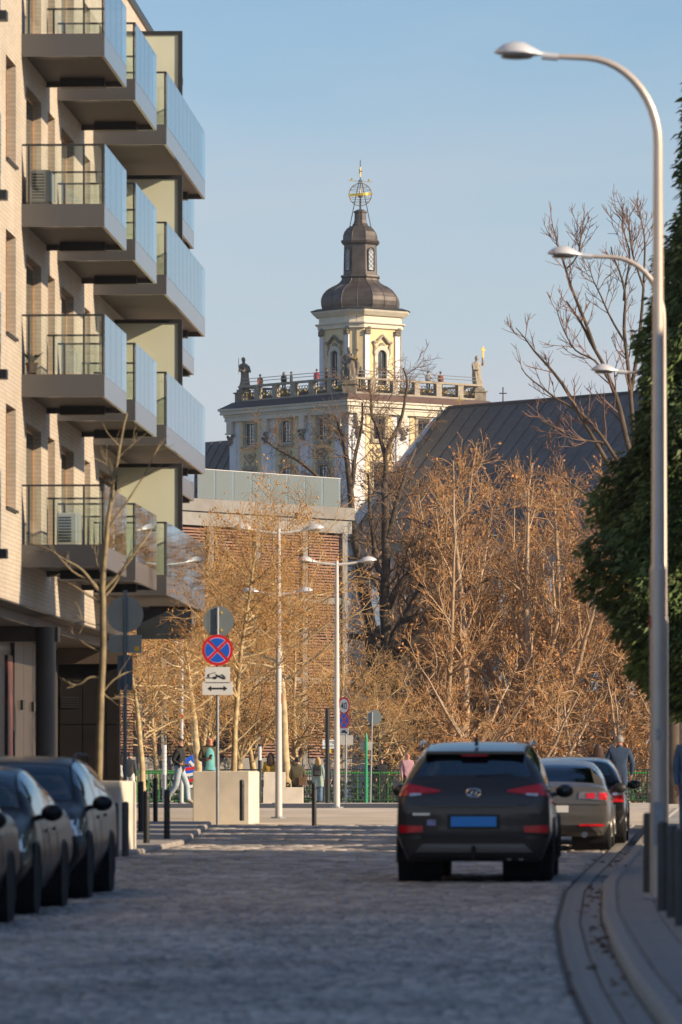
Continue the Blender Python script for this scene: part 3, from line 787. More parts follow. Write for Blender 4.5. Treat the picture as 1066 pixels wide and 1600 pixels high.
for k in range(8):
    a, b_ = oc[k], oc[(k+1) % 8]; e = (b_-a); L = e.length; e.normalize(); n = Vector((e.y, -e.x, 0))
    if n @ ((a+b_)/2-cc) < 0: n = -n
    if n.y > .3 : continue
    def sb(nm_, a0, a1, z0, z1, d0, d1, m, par=tw):
        q = MB(); q.obox(a+e*((a0+a1)/2)+n*((d0+d1)/2)+UPV*((z0+z1)/2), e*((a1-a0)/2), n*((d1-d0)/2), UPV*((z1-z0)/2)); return q.build(nm_, m, par)
    if L > 2:
        for (x0, x1) in ((.04, .50), (L-.50, L-.04)):
            sb('turret_pilaster', x0, x1, ZU, 38.75, .003, .14, stucco_w)
            cp = MB()
            for j in range(10): cp.ball(a+e*(x0+.05+.36*(j % 4)/3)+n*.2+UPV*(38.85+.2*(j // 4)), .11, .11, .13, 6, 5)
            cp.build('turret_capital', stone_d, tw, smooth=True)
        m_ = L/2; z0, z1 = ZU+1.2, ZU+4.0
        fr = MB()
        def fb(x0, x1, y0, y1, d0=.004, d1=.12): fr.obox(a+e*((x0+x1)/2)+n*((d0+d1)/2)+UPV*((y0+y1)/2), e*((x1-x0)/2), n*((d1-d0)/2), UPV*((y1-y0)/2))
        fb(m_-.78, m_-.45, z0-.2, z1-.35); fb(m_+.45, m_+.78, z0-.2, z1-.35)
        arch = []
        for j in range(9):
            an = math.pi*(j+.5)/9; c2 = a+e*(m_-.62*math.cos(an))+n*.06+UPV*(z1-.45+.62*math.sin(an))
            rr = (e*-math.cos(an)+UPV*math.sin(an)); tt = (e*math.sin(an)+UPV*math.cos(an))
            fr.obox(c2, rr*.17, tt*.125, n*.058)
        wo = fr.build('turret_window_surround', stucco_c, tw)
        # spandrels close the square head of the opening down to the round arch
        sp = MB()
        for sg in (-1, 1):
            pts = [a+e*(m_+sg*.46)+UPV*(z1+.0)-n*.05]
            for j in range(6): an = math.pi/2*j/5; pts.append(a+e*(m_+sg*.46*math.cos(an))+UPV*(z1-.46+.46*math.sin(an))-n*.05)
            for j in range(1, len(pts)-1): sp.add([pts[0], pts[j], pts[j+1]], [(0,1,2)])
        sp.build('arch_spandrel', stucco_c, wo)
        bar = MB()
        def bb(x0, x1, y0, y1): bar.obox(a+e*((x0+x1)/2)-n*.10+UPV*((y0+y1)/2), e*((x1-x0)/2), n*.02, UPV*((y1-y0)/2))
        bb(m_-.06, m_+.06, z0, z1); bb(m_-.46, m_+.46, z0+1.15, z0+1.3); bb(m_-.46, m_-.39, z0, z1); bb(m_+.39, m_+.46, z0, z1)
        for j in range(1, 8): bb(m_-.4, m_+.4, z0+j*.36-.015, z0+j*.36+.015)
        for q_ in (-.22, .22): bb(m_+q_-.012, m_+q_+.012, z0, z1)
        bar.build('window_bars', frame_d, wo)
        gp = MB(); gp.obox(a+e*m_-n*.14+UPV*((z0+z1)/2), e*.46, n*.01, UPV*((z1-z0)/2)); gp.build('pane', sky_glass, wo)
        # bent hood over the window with a shell under it
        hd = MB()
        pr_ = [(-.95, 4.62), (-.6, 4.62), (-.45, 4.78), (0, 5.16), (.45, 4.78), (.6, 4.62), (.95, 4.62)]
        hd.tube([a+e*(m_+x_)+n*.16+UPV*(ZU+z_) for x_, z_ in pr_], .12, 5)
        hd.build('window_hood', stone_d if n.x < 0 else stone, tw)  # shade put into the colour: hood on the face turned from the sun is darker
        sh = MB()
        for j in range(6):
            an = rad(20+28*j); c2 = a+e*m_+n*.06+UPV*(ZU+4.28); sh.tube([c2, c2+(e*math.cos(an)+UPV*math.sin(an))*.3], [.03, .07], 5)
        for sg in (-1, 1): sh.tube([a+e*(m_+sg*q_)+n*.08+UPV*(ZU+z_) for q_, z_ in ((.85, 4.5), (.74, 4.2), (.82, 3.8), (.72, 3.5))], [.09, .12, .1, .06], 5)
        sh.build('shell_ornament', stone, tw, smooth=True)
    else:
        q = MB(); q.tube([a+e*(L/2)+n*.08+UPV*ZU, a+e*(L/2)+n*.08+UPV*40.5], .055, 6); q.build('downpipe', stone, tw)
cn = MB()
ring(cn, [(H_+.02, 39.25), (H_+.18, 39.27), (H_+.2, 39.6), (H_+.34, 39.62), (H_+.36, 39.72), (H_+.1, 39.74), (H_+.1, 40.25), (H_+.3, 40.27), (H_+.55, 40.55), (H_+.62, 40.7)])
cn.build('turret_cornice', stucco_c, tw)
ring_e = MB(); ring(ring_e, [(H_+.64, 40.703), (H_+.68, 40.76), (H_+.2, 40.95)]); ring_e.build('cornice_flashing', lead, tw)

# copper dome, lantern and cap: eight-sided with ribs
def oct_ring(prof, name, m):
    mb = MB(); o = 0; prof2 = prof
    ang0 = math.atan2((eL+eR).y, (eL+eR).x)+math.pi/8
    mb.lathe([(r/math.cos(math.pi/8)*.965, ZM(z)) for r, z in prof2], 8, tuple(cc), ang0)
    ob = mb.build(name, m, tw)
    return ob, ang0
dome_p = [(3.02, 40.9), (3.1, 41.25), (3.13, 41.7), (3.08, 42.1), (2.93, 42.5), (2.66, 42.9), (2.3, 43.2), (1.95, 43.42), (1.68, 43.65), (1.5, 43.95), (1.42, 44.25)]
dm, a0 = oct_ring(dome_p, 'dome', copper)
for k in range(16):
    an = a0+math.pi/8*k; f_ = 1.0/math.cos(math.pi/8)*.965 if k % 2 == 0 else .965
    q = MB(); q.tube([cc+Vector((math.cos(an)*r*f_, math.sin(an)*r*f_, ZM(z))) for r, z in dome_p], .035, 4); q.build('dome_rib', copper, dm)
oct_ring([(1.5, 44.2), (1.58, 44.3), (1.55, 44.45), (1.42, 44.47)], 'lantern_base', copper)
ln, a0 = oct_ring([(1.36, 44.4), (1.3, 47.1)], 'lantern', copper)
for k in range(8):
    an = a0+math.pi/8+math.pi/4*k; n = Vector((math.cos(an), math.sin(an), 0)); t_ = Vector((-n.y, n.x, 0))
    if n.y > .2 or k % 2: continue
    c2 = cc+n*1.285
    q = MB(); w_ = .3
    pts = [c2+t_*(-w_)+UPV*44.0, c2+t_*w_+UPV*44.0]+[c2+t_*(w_*math.cos(math.pi*j/8))+UPV*(45.5+.3*math.sin(math.pi*j/8)) for j in range(9)]
    q.add([p+n*.05 for p in pts], [tuple(range(len(pts)))]); lw = q.build('lantern_window', mat('pale_lattice_glass', (.42,.46,.50), .3, var=.2, scale=3) if k < 5 else sky_glass, ln)
    q = MB()
    for j in range(5):
        z = 44.1+.36*j
        for sg in (-1, 1): q.tube([c2+n*.07+t_*(-w_*sg)+UPV*z, c2+n*.07+t_*(w_*sg)+UPV*min(z+.5, 45.75)], .018, 3)
    q.tube([p+n*.08 for p in pts]+[pts[0]+n*.08], .05, 4)
    q.build('lattice', frame_d, lw)
oct_ring([(1.32, 46.95), (1.5, 47.1), (1.56, 47.25), (1.5, 47.36), (1.4, 47.38)], 'lantern_cornice', copper)
cp_, a0 = oct_ring([(1.36, 47.36), (1.36, 47.75), (1.25, 48.15), (1.02, 48.5), (.75, 48.72), (.62, 48.8)], 'cap_dome', copper)
for k in range(8):
    an = a0+math.pi/4*k; f_ = 1.0/math.cos(math.pi/8)*.965
    q = MB(); q.tube([cc+Vector((math.cos(an)*r*f_, math.sin(an)*r*f_, ZM(z))) for r, z in [(1.36, 47.36), (1.36, 47.75), (1.25, 48.15), (1.02, 48.5), (.75, 48.72)]], .03, 4); q.build('dome_rib', copper, cp_)
oct_ring([(.62, 48.75), (.64, 48.9), (.54, 49.0), (.48, 49.3), (.46, 49.95), (.54, 50.0), (.54, 50.1), (.3, 50.25), (.08, 50.35)], 'spire', copper)
# gilded celestial globe
zc = 50.1; gc = cc+UPV*50.15
q = MB()
for sg in ((-1, -1), (1, -1), (1, 1), (-1, 1)):
    d_ = (eL*sg[0]+eR*sg[1]).normalized(); q.tube([cc+d_*.85+UPV*47.55, gc+d_*.08+UPV*1.2], .035, 5)
q.tube([cc+UPV*48.9, gc+UPV*2.75], .04, 6)
q.build('globe_struts', frame_d, tw)
q = MB(); q.torus(gc, .90, .035, 28, 5, 'y'); q.torus(gc, .90, .022, 28, 5, 'x')
for z_ in (-.6, -.32, .35, .62): q.torus(gc+UPV*z_, math.sqrt(.81-z_*z_), .016, 20, 4, 'z')
q.build('globe_rings', mat('tarnished_gold', (.45,.27,.09), .4, metal=.8), tw)
q = MB()
for k in range(28):
    a, b_ = 2*math.pi*k/28, 2*math.pi*(k+1)/28
    tilt = .10
    def zz(an, r, h): return gc+Vector((math.cos(an)*r, math.sin(an)*r, h+math.sin(an+.6)*tilt))
    for (r0, h0, r1, h1) in ((.97, -.1, .97, .1), (.97, .1, .88, .1), (.88, .1, .88, -.1), (.88, -.1, .97, -.1)):
        q.add([zz(a, r0, h0), zz(b_, r0, h0), zz(b_, r1, h1), zz(a, r1, h1)], [(0,1,2,3)])
q.ball(gc-UPV*.05, .22, .22, .22, 12, 8); q.build('zodiac_band', gold, tw, smooth=True)
q = MB(); q.tube([gc+Vector((-.95,0,1.12)), gc+Vector((.95,0,1.0))], .02, 4); q.tube([gc+Vector((0,-.9,1.06)), gc+Vector((0,.9,1.06))], .02, 4)
for sx in (-.7, .68):
    q.obox(gc+Vector((sx, 0, 1.18 if sx < 0 else 1.1)), (.10,0,0), (0,.02,0), (0,0,.10)); q.obox(gc+Vector((sx, 0, 1.26 if sx < 0 else 1.18)), (.03,0,0), (0,.02,0), (0,0,.06))
q.build('wind_rose', mat('pale_gold', (.80,.62,.30), .4, metal=.5), tw)
q = MB()
for k in range(10):
    an = 2*math.pi*k/10; r_ = .28 if k % 2 == 0 else .12
    an2 = 2*math.pi*(k+1)/10; r2 = .12 if k % 2 == 0 else .28
    q.add([gc+UPV*1.85+Vector((0,-.06,0)), gc+Vector((math.cos(an)*r_*.6, 0, 1.85+math.sin(an)*r_*1.2)), gc+Vector((math.cos(an2)*r2*.6, 0, 1.85+math.sin(an2)*r2*1.2)), gc+UPV*1.85+Vector((0,.06,0))], [(0,1,2),(3,2,1)])
q.tube([gc+UPV*1.4, gc+UPV*2.2], .05, 6); q.build('star', gold, tw)

# robed statues on pedestals
def statue(base, face_a, label, variant):
    """draped figure from stacked rings with folds; one continuous body"""
    r = empty('statue', base, face_a)
    q = MB(); q.obox((0,0,.35), (.52,0,0), (0,.52,0), (0,0,.35)); q.obox((0,0,.76), (.62,0,0), (0,.62,0), (0,0,.058)); q.obox((0,0,.93), (.42,0,0), (0,.42,0), (0,0,.11))
    q.build('pedestal', stone_d, r)
    b = MB(); n = 22
    prof = [(1.04,.40,.36),(1.3,.41,.38),(1.7,.36,.33),(2.1,.33,.28),(2.4,.34,.26),(2.7,.39,.26),(2.95,.42,.25),(3.08,.33,.22),(3.16,.14,.14),(3.24,.10,.11),(3.32,.135,.15),(3.42,.155,.175),(3.54,.15,.165),(3.62,.10,.11),(3.65,.02,.02)]
    o = len(b.v)
    for i, (z, rx, ry) in enumerate(prof):
        lean = .10*math.sin((z-1)*1.5+variant)*(1 if z < 3.1 else .8)
        for k in range(n):
            an = 2*math.pi*k/n
            fold = 1+(.13*math.sin(5*an+z*2.2+variant*1.7)+.08*math.sin(9*an-z*1.3))*(1 if z < 2.4 else (.5 if z < 3.1 else 0))
            b.v.append((rx*fold*math.cos(an)+lean, ry*fold*math.sin(an), z))
    for i in range(len(prof)-1):
        for k in range(n): b.f.append((o+i*n+k, o+i*n+(k+1)%n, o+(i+1)*n+(k+1)%n, o+(i+1)*n+k)); b.m.append(0)
    b.f.append(tuple(o+k for k in range(n))); b.m.append(0)
    if variant == 0:
        b.tube([(-.38,0,2.95),(-.46,-.15,2.55),(-.30,-.42,2.50),(-.16,-.46,2.62)], [.13,.12,.10,.07], 8); b.tube([(.40,0,2.95),(.5,-.1,2.5),(.2,-.36,2.45)], [.13,.12,.07], 8)
        b.ball((-.2,-.42,2.72), .14, .14, .16, 8, 6); b.ball((-.2,-.44,2.96), .09, .09, .10, 8, 6)
    elif variant == 1:
        b.tube([(-.40,0,2.95),(-.55,-.05,2.5),(-.5,-.2,2.1)], [.14,.12,.07], 8); b.tube([(.40,0,2.95),(.55,-.15,2.7),(.42,-.4,2.9)], [.14,.12,.07], 8)
        b.tube([(.45,.2,2.9),(.6,.25,2.2),(.5,.2,1.5)], [.12,.2,.14], 8); b.tube([(-.3,.1,2.4),(-.55,.0,1.7),(-.5,-.05,1.15)], [.15,.2,.14], 8)
    else:
        b.tube([(-.38,0,2.95),(-.45,-.2,2.5),(-.1,-.36,2.5)], [.13,.12,.07], 8); b.tube([(.38,0,2.95),(.5,-.1,2.9),(.42,-.15,3.35),(.42,-.15,3.5)], [.13,.12,.09,.07], 8)
    b.build('figure', stone_d if variant < 2 else stone, r, smooth=True)
    if variant == 0: MB().tube([(-.62,-.2,2.3),(-.62,-.2,3.55)], .025, 5).build('staff', stone_d, r)
    if variant == 1:
        q = MB(); q.ball((.42,-.44,2.75), .12, .1, .22, 8, 6); q.build('gilded_attribute', gold, r, smooth=True)
        q = MB()
        for k in range(5): an = rad(50+20*k); q.tube([(.5,-.3,3.1), (.5+.3*math.cos(an),-.3,3.1+.42*math.sin(an))], [.02,.05], 5)
        q.build('raised_palm', stone_d, r)
    if variant == 2:
        q = MB(); q.obox((.44,-.16,3.82), (.06,0,0), (0,.04,0), (0,0,.55)); q.obox((.44,-.16,4.1), (.2,0,0), (0,.041,0), (0,0,.05)); q.build('gilded_cross', gold, r)
    r.scale = (1.0, 1.0, 1.0)
    tag(r, label, 'statue', 'stone statues on the tower terrace')
tb_ = Vector((.6, un_d, ZT0))
yaw = math.atan2(nL.x, -nL.y)
statue(tb_+eL*(S_-.75)+eR*.75, .6, 'weathered stone statue holding a staff at the left corner of the terrace', 0)
statue(tb_+eL*.72+eR*.72, -.1, 'dark stone statue with gilded attribute in front of the tower turret', 1)
statue(tb_+eR*(S_-.75)+eL*.75, .5, 'pale stone statue raising a golden cross at the right end', 2)

# ================================================================ UNIVERSITY WINGS
wg = empty('university_wing', (.6, un_d, 0), 0.0)
tag(wg, 'long university wing with steep dark slate roof to the right of the tower', 'building')
LW_ = 32.0
ua, ub, ur = -.6, 16.0, 9.7          # across the right face: left eave, right eave, ridge
za, zr = 21.8, 32.75
o = nR*.02
q = MB(); a, b_, c_ = o+eR*ua+UPV*za, o+eR*ur+UPV*zr, o+eR*ub+UPV*za
q.quad(a, b_, b_+nR*LW_, a+nR*LW_); q.quad(b_, c_, c_+nR*LW_, b_+nR*LW_); q.build('roof', slate, wg)
rf = wg.children[0]
q = MB()
for k in range(19):
    s_ = nR*(k*1.65+.9); d_ = (b_-a); nn_ = d_.cross(nR).normalized(); nn_ = nn_ if nn_.z > 0 else -nn_
    q = MB(); q.obox((a+b_)/2+s_+nn_*.03, d_*.497, nR*.03, nn_*.03); q.build('roof_seam', slate, rf)
q = MB(); q.tube([b_+UPV*.05, b_+nR*LW_+UPV*.05], .14, 6); q.build('ridge_cap', lead, rf)
q = MB(); d_ = b_-a; nn_ = nR; q.obox((a+b_)/2+nR*.05+UPV*.12, d_*.5, nR*.12, UPV*.34); q.build('verge_coping', stucco_w, wg)
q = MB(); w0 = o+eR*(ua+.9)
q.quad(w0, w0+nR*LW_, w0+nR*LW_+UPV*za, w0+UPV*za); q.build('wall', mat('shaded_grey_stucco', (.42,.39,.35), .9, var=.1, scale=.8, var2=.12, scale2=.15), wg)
for k in range(6):
    for z0 in (4.5, 10.0, 15.5):
        s_ = nR*(3+k*5.0)
        f_ = MB()
        for (x0, x1, y0, y1) in ((-1.0,-.72,-.2,2.9), (.72,1.0,-.2,2.9), (-1.1,1.1,2.902,3.25), (-1.1,1.1,-.5,-.202)):
            f_.obox(w0+s_+nR*((x0+x1)/2)+UPV*(z0+(y0+y1)/2)+nL*.12, nR*((x1-x0)/2), nL*.1, UPV*((y1-y0)/2))
        wo = f_.build('window', stone, wg)
        g_ = MB(); g_.obox(w0+s_+UPV*(z0+1.35)+nL*.05, nR*.71, nL*.02, UPV*1.54); g_.build('pane', sky_glass, wo)
for k in range(0):      # no dormers with lit cheeks
    s_ = nR*(7+k*8.5); base = a+(b_-a)*.36+s_
    f_ = MB(); f_.obox(base+UPV*.7-eR*.2, nR*.75, eR*1.0, UPV*1.0); dmr = f_.build('dormer', stucco_y, wg)
    f_ = MB(); t1 = base+UPV*1.72-eR*.3
    f_.add([t1-nR*.95-eR*1.1, t1+nR*.95-eR*1.1, t1+nR*.95+eR*1.1, t1-nR*.95+eR*1.1, t1-eR*1.1+UPV*.7, t1+eR*1.3+UPV*.7], [(0,1,4),(0,4,5,3),(1,2,5,4),(2,3,5),(0,3,2,1)]); f_.build('dormer_roof', slate, dmr)
    f_ = MB(); f_.obox(base+UPV*.75-eR*1.22, nR*.42, eR*.02, UPV*.62); f_.build('dormer_window', frame_d, dmr)
for (s_, h_) in ((2.0, .9), (7.2, 1.3)):
    q = MB(); p_ = b_+nR*s_; q.tube([p_, p_+UPV*h_], .05, 5); q.obox(p_+UPV*(h_*.62), Vector((.3,0,0)), Vector((0,.04,0)), UPV*.04); q.build('ridge_cross', frame_d if s_ > 5 else gold, rf)

wl = empty('university_west_wing', (.6, un_d, 0), 0.0)
tag(wl, 'dark blue slate roof of the wing to the left of the tower', 'building')
o = eL*(S_+.02)
a, b_ = o+eR*.6+UPV*19.5, o+eR*8.2+UPV*31.4
q = MB(); q.quad(a, b_, b_+eL*40, a+eL*40); q.quad(b_, b_+eR*8-UPV*12, b_+eR*8-UPV*12+eL*40, b_+eL*40); rl = q.build('roof', slate, wl)
d_ = b_-a; nn_ = d_.cross(eL).normalized(); nn_ = nn_ if nn_.z > 0 else -nn_
for k in range(20):
    q = MB(); q.obox((a+b_)/2+eL*(k*1.1+.4)+nn_*.05, d_*.497, eL*.035, nn_*.05); q.build('roof_seam', slate, rl)
for k in range(6):
    q = MB(); q.obox(a+d_*(.8-.035*k)+eL*(.9+k*1.1)+nn_*.115, d_*.12, eL*.03, nn_*.02); q.build('snow_guard', mat('snow_guard', (.5,.4,.3), .5), rl)
q = MB(); q.quad(o+eR*1.2, o+eR*1.2+eL*40, o+eR*1.2+eL*40+UPV*19.6, o+eR*1.2+UPV*19.6); q.build('wall', stucco_c, wl)

# ================================================================ TREES
def tubes_np(polys, sides):
    """polys: list of (pts (n,3), radii (n,)); all with the same n -> verts, quads"""
    out_v, out_f, base = [], [], 0
    groups = {}
    for p, r in polys: groups.setdefault(len(p), []).append((p, r))
    for n, lst in groups.items():
        Pn = np.array([a for a, _ in lst]); R = np.array([b for _, b in lst]); B = len(lst)
        T = np.zeros_like(Pn); T[:, 1:-1] = Pn[:, 2:]-Pn[:, :-2]; T[:, 0] = Pn[:, 1]-Pn[:, 0]; T[:, -1] = Pn[:, -1]-Pn[:, -2]
        T /= np.linalg.norm(T, axis=2, keepdims=True)+1e-9
        mean = T.mean(axis=1, keepdims=True)
        ref = np.where(np.abs(mean[..., 2:3]) > .8, np.array([1., .2, 0]), np.array([0, .1, 1.]))
        A = np.cross(T, np.broadcast_to(ref, T.shape)); A /= np.linalg.norm(A, axis=2, keepdims=True)+1e-9
        Bv = np.cross(A, T)
        an = 2*np.pi*np.arange(sides)/sides
        V = Pn[:, :, None, :]+R[:, :, None, None]*(A[:, :, None, :]*np.cos(an)[None, None, :, None]+Bv[:, :, None, :]*np.sin(an)[None, None, :, None])
        V = V.reshape(-1, 3)
        i = np.arange(B)[:, None, None]*n*sides; j = np.arange(n-1)[None, :, None]*sides; k = np.arange(sides)[None, None, :]; k2 = (k+1) % sides
        f = np.stack([i+j+k, i+j+k2, i+j+sides+k2, i+j+sides+k], axis=-1).reshape(-1, 4)+base
        out_v.append(V); out_f.append(f); base += len(V)
    return np.concatenate(out_v), np.concatenate(out_f)

def unit(v): return v/(np.linalg.norm(v)+1e-9)
class Tree:
    def __init__(s, seed): s.r = np.random.default_rng(seed); s.lv = {}; s.tips = []
    def branch(s, p, d, L, r0, r1, n, wander, up, level):
        pts = [np.array(p, float)]; d = unit(np.array(d, float)); st = L/(n-1)
        for i in range(n-1):
            d = unit(d+s.r.normal(0, wander, 3)+np.array([0, 0, up]))
            pts.append(pts[-1]+d*st)
        pts = np.array(pts); rr = np.linspace(r0, r1, n)
        s.lv.setdefault(level, []).append((pts, rr)); return pts, rr
    def poly(s, pts, r0, r1, level=0, sub=3, jit=.0):
        """a limb through given points"""
        pts = np.array(pts, float)
        t = np.linspace(0, len(pts)-1, (len(pts)-1)*sub+1); q = np.stack([np.interp(t, np.arange(len(pts)), pts[:, i]) for i in range(3)], 1)
        q[1:-1] += s.r.normal(0, jit, q[1:-1].shape)
        # smooth
        for _ in range(2): q[1:-1] = .5*q[1:-1]+.25*(q[:-2]+q[2:])
        rr = np.linspace(r0, r1, len(q)); s.lv.setdefault(level, []).append((q, rr)); return q, rr
    def sprout(s, pts, rr, count, lo, hi, Lf, ang, spec, level, up=.05, minr=.008, rfac=.6, flat=None):
        """children along a limb; spec = list for the next levels"""
        n = len(pts)
        for _ in range(count):
            f = s.r.uniform(lo, hi); x = f*(n-1); i = min(int(x), n-2); w_ = x-i
            p = pts[i]*(1-w_)+pts[i+1]*w_; r = rr[i]*(1-w_)+rr[i+1]*w_; t = unit(pts[i+1]-pts[i])
            a = s.r.normal(0, 1, 3); a = unit(a-t*np.dot(a, t))
            an = rad(s.r.uniform(*ang)); d = t*math.cos(an)+a*math.sin(an)
            if flat is not None: d[2] *= flat
            L = Lf[0]+(Lf[1]-Lf[0])*s.r.random(); L *= (1.15-.55*f)
            c0 = max(minr, r*rfac); 
            q, qr = s.branch(p, d, L, c0, max(minr*.6, c0*.3), spec[0]['n'], spec[0]['w'], spec[0].get('up', up), level)
            if len(spec) > 1:
                sp = spec[1]
                s.sprout(q, qr, sp['c'], .2, 1.0, sp['L'], sp.get('ang', (25, 65)), spec[1:], level+1, up, minr*.75, .62, flat)
            else: s.tips.append(q)
    def meshes(s, name, m_bark, m_twig, split=2):
        res = []
        big = [(p, r) for l in s.lv if l < split for (p, r) in s.lv[l]]; small = [(p, r) for l in s.lv if l >= split for (p, r) in s.lv[l]]
        v, f = tubes_np(big, 8); res.append(np_mesh(name+'_trunk', v, f, m_bark, smooth=True))
        if small: v, f = tubes_np(small, 3); res.append(np_mesh(name+'_crown', v, f, m_twig, smooth=True))
        return res
def leaf_mesh(name, pts, size, m, rng, elong=1.5, droop=.4):
    N = len(pts); pts = np.asarray(pts)
    a = rng.normal(0, 1, (N, 3)); a[:, 2] -= droop; a /= np.linalg.norm(a, axis=1, keepdims=True)
    b = rng.normal(0, 1, (N, 3)); b -= a*(a*b).sum(1, keepdims=True); b /= np.linalg.norm(b, axis=1, keepdims=True)
    sz = rng.uniform(*size, (N, 1)); c = np.cross(a, b)
    V = np.stack([pts, pts+a*sz*elong*.5+b*sz*.5+c*sz*.15, pts+a*sz*elong, pts+a*sz*elong*.5-b*sz*.5+c*sz*.15], 1).reshape(-1, 3)
    f = np.arange(N*4).reshape(-1, 4); return np_mesh(name, V, f, m)
def ball_mesh(name, pts, r, m, rng):
    """seed balls: octahedra"""
    pts = np.asarray(pts); N = len(pts); o = np.array([(1,0,0),(-1,0,0),(0,1,0),(0,-1,0),(0,0,1),(0,0,-1)])
    V = (pts[:, None]+o[None]*rng.uniform(*r, (N, 1, 1))).reshape(-1, 3)
    fq = np.array([(0,2,4),(2,1,4),(1,3,4),(3,0,4),(2,0,5),(1,2,5),(3,1,5),(0,3,5)]); f = (np.arange(N)[:, None, None]*6+fq[None]).reshape(-1, 3)
    return np_mesh(name, V, f, m, smooth=True)

BK = {}
BK['plane'] = mat('plane_bark', (.50,.38,.21), .85, var=.35, scale=5, bump=.3, bscale=12)
BK['plane_twig'] = mat('plane_twig', (.50,.305,.125), .8, var=.3, scale=.8)
BK['dark'] = mat('dark_bark', (.10,.075,.055), .9, var=.3, scale=3, bump=.4, bscale=14)
BK['dark_twig'] = mat('dark_twig', (.22,.14,.085), .85, var=.3, scale=.8)
BK['pale'] = mat('pale_bark', (.44,.31,.195), .85, var=.25, scale=3)
BK['gold_twig'] = mat('golden_twig', (.46,.26,.11), .8, var=.35, scale=.6)
BK['leaf'] = mat('withered_leaf', (.42,.185,.06), .75, var=.45, scale=1.2)
BK['seed'] = mat('seed_ball', (.55,.27,.075), .85, var=.3, scale=3)
BK['young'] = mat('young_bark', (.27,.21,.12), .8, var=.35, scale=6)
BK['reddish'] = mat('reddish_twig', (.20,.115,.085), .8, var=.3, scale=1)

def tree_parts(tr, name, bark, twig, leaf=None):
    ms = tr.meshes(name, BK[bark], BK[twig])
    if leaf is not None: ms.append(leaf)
    return ms
def plant_tree(ms, loc, rz, sc_, label, name='bare_tree', group=None, cat='tree', tilt=(0,0)):
    r = empty(name, loc, rz); r.rotation_euler = (tilt[0], tilt[1], rz)
    r.scale = sc_ if isinstance(sc_, tuple) else (sc_, sc_, sc_)
    for m_, nm in zip(ms, ('trunk', 'crown', 'leaves')): link(nm, m_, r)
    tag(r, label, cat, group); return r

# --- plane trees of the square (about 8 m, clear stem, wide flat sprays of twigs, seed balls)
def make_plane(seed, H=8.0, stem=2.6, spread=3.4, r0=.12, nl=13, dens=1.0, minr=.019):
    t = Tree(seed)
    p, r = t.branch((0,0,-.15), (0,0,1), H*.86, r0, .025, 14, .035, .02, 0)
    spec = [{'n': 7, 'w': .16, 'up': .05}, {'n': 5, 'w': .22, 'c': int(9*dens), 'L': (.7, 1.8), 'ang': (25, 70)}, {'n': 4, 'w': .25, 'c': int(5*dens), 'L': (.35, .9), 'ang': (25, 75)}]
    t.sprout(p, r, nl*2, stem/(H*.86), .98, (spread*.75, spread*1.15), (45, 80), spec, 1, .05, minr, .5)
    R = t.r; tips = np.array([q[-1] for q in t.tips]); sel = tips[R.random(len(tips)) < .4]-np.array([0,0,.06])
    lf = ball_mesh('seed_balls', sel, (.022, .05), BK['seed'], R)
    return tree_parts(t, 'plane', 'plane', 'plane_twig', lf)
pA = make_plane(11, 8.0, 2.2, 2.9, .11, 15, 1.35, .011); pB = make_plane(12, 9.5, 3.2, 3.6, .15, 15, 1.1, .015); pC = make_plane(13, 12.5, 3.4, 3.5, .19, 17, 1.0)
GP = 'plane trees around the square'
plant_tree(pA, G(224, 141), .5, (.82, .82, .72), 'slender young plane tree behind the black bollards, left of the walking woman', 'plane_tree', GP)
plant_tree(pB, G(316, 163), 2.2, (.85, .85, .8), 'leaning plane tree behind the man with the phone', 'plane_tree', GP, tilt=(0, .07))
plant_tree(pA, G(365, 115.6, .9), 3.9, (.62, .62, .72), 'thin plane tree growing from the large concrete planter', 'plane_tree', GP)
plant_tree(pB, G(449, 176, .4), 1.1, (1.0, 1.0, 1.0), 'plane tree with spreading golden limbs growing behind the stepped bench', 'plane_tree', GP)
for k, (px, d, m_, rz, s_, lb_) in enumerate([
        (300, 226, pC, .3, .92, 'golden bare tree beside the end of the apartment block'),
        (372, 232, pC, 2.0, .98, 'golden bare tree behind the no-stopping sign, beyond the railing'),
        (520, 229, pB, 5.0, .95, 'golden bare tree behind the second double lamp'),
        (250, 230, pB, 1.4, 1.0, 'bare tree behind the striped white mast'),
        (600, 226, pB, .9, .8, 'low golden bare tree left of the dark car, behind the railing'), (408, 240, pC, 3.3, 1.0, 'tall golden bare tree behind the nearest double lamp'),
        (470, 237, pC, 4.6, .92, 'golden bare tree between the two double lamps')]):
    plant_tree(m_, G(px, d), rz, s_, lb_, 'bare_tree', 'bare trees along the riverside railing')

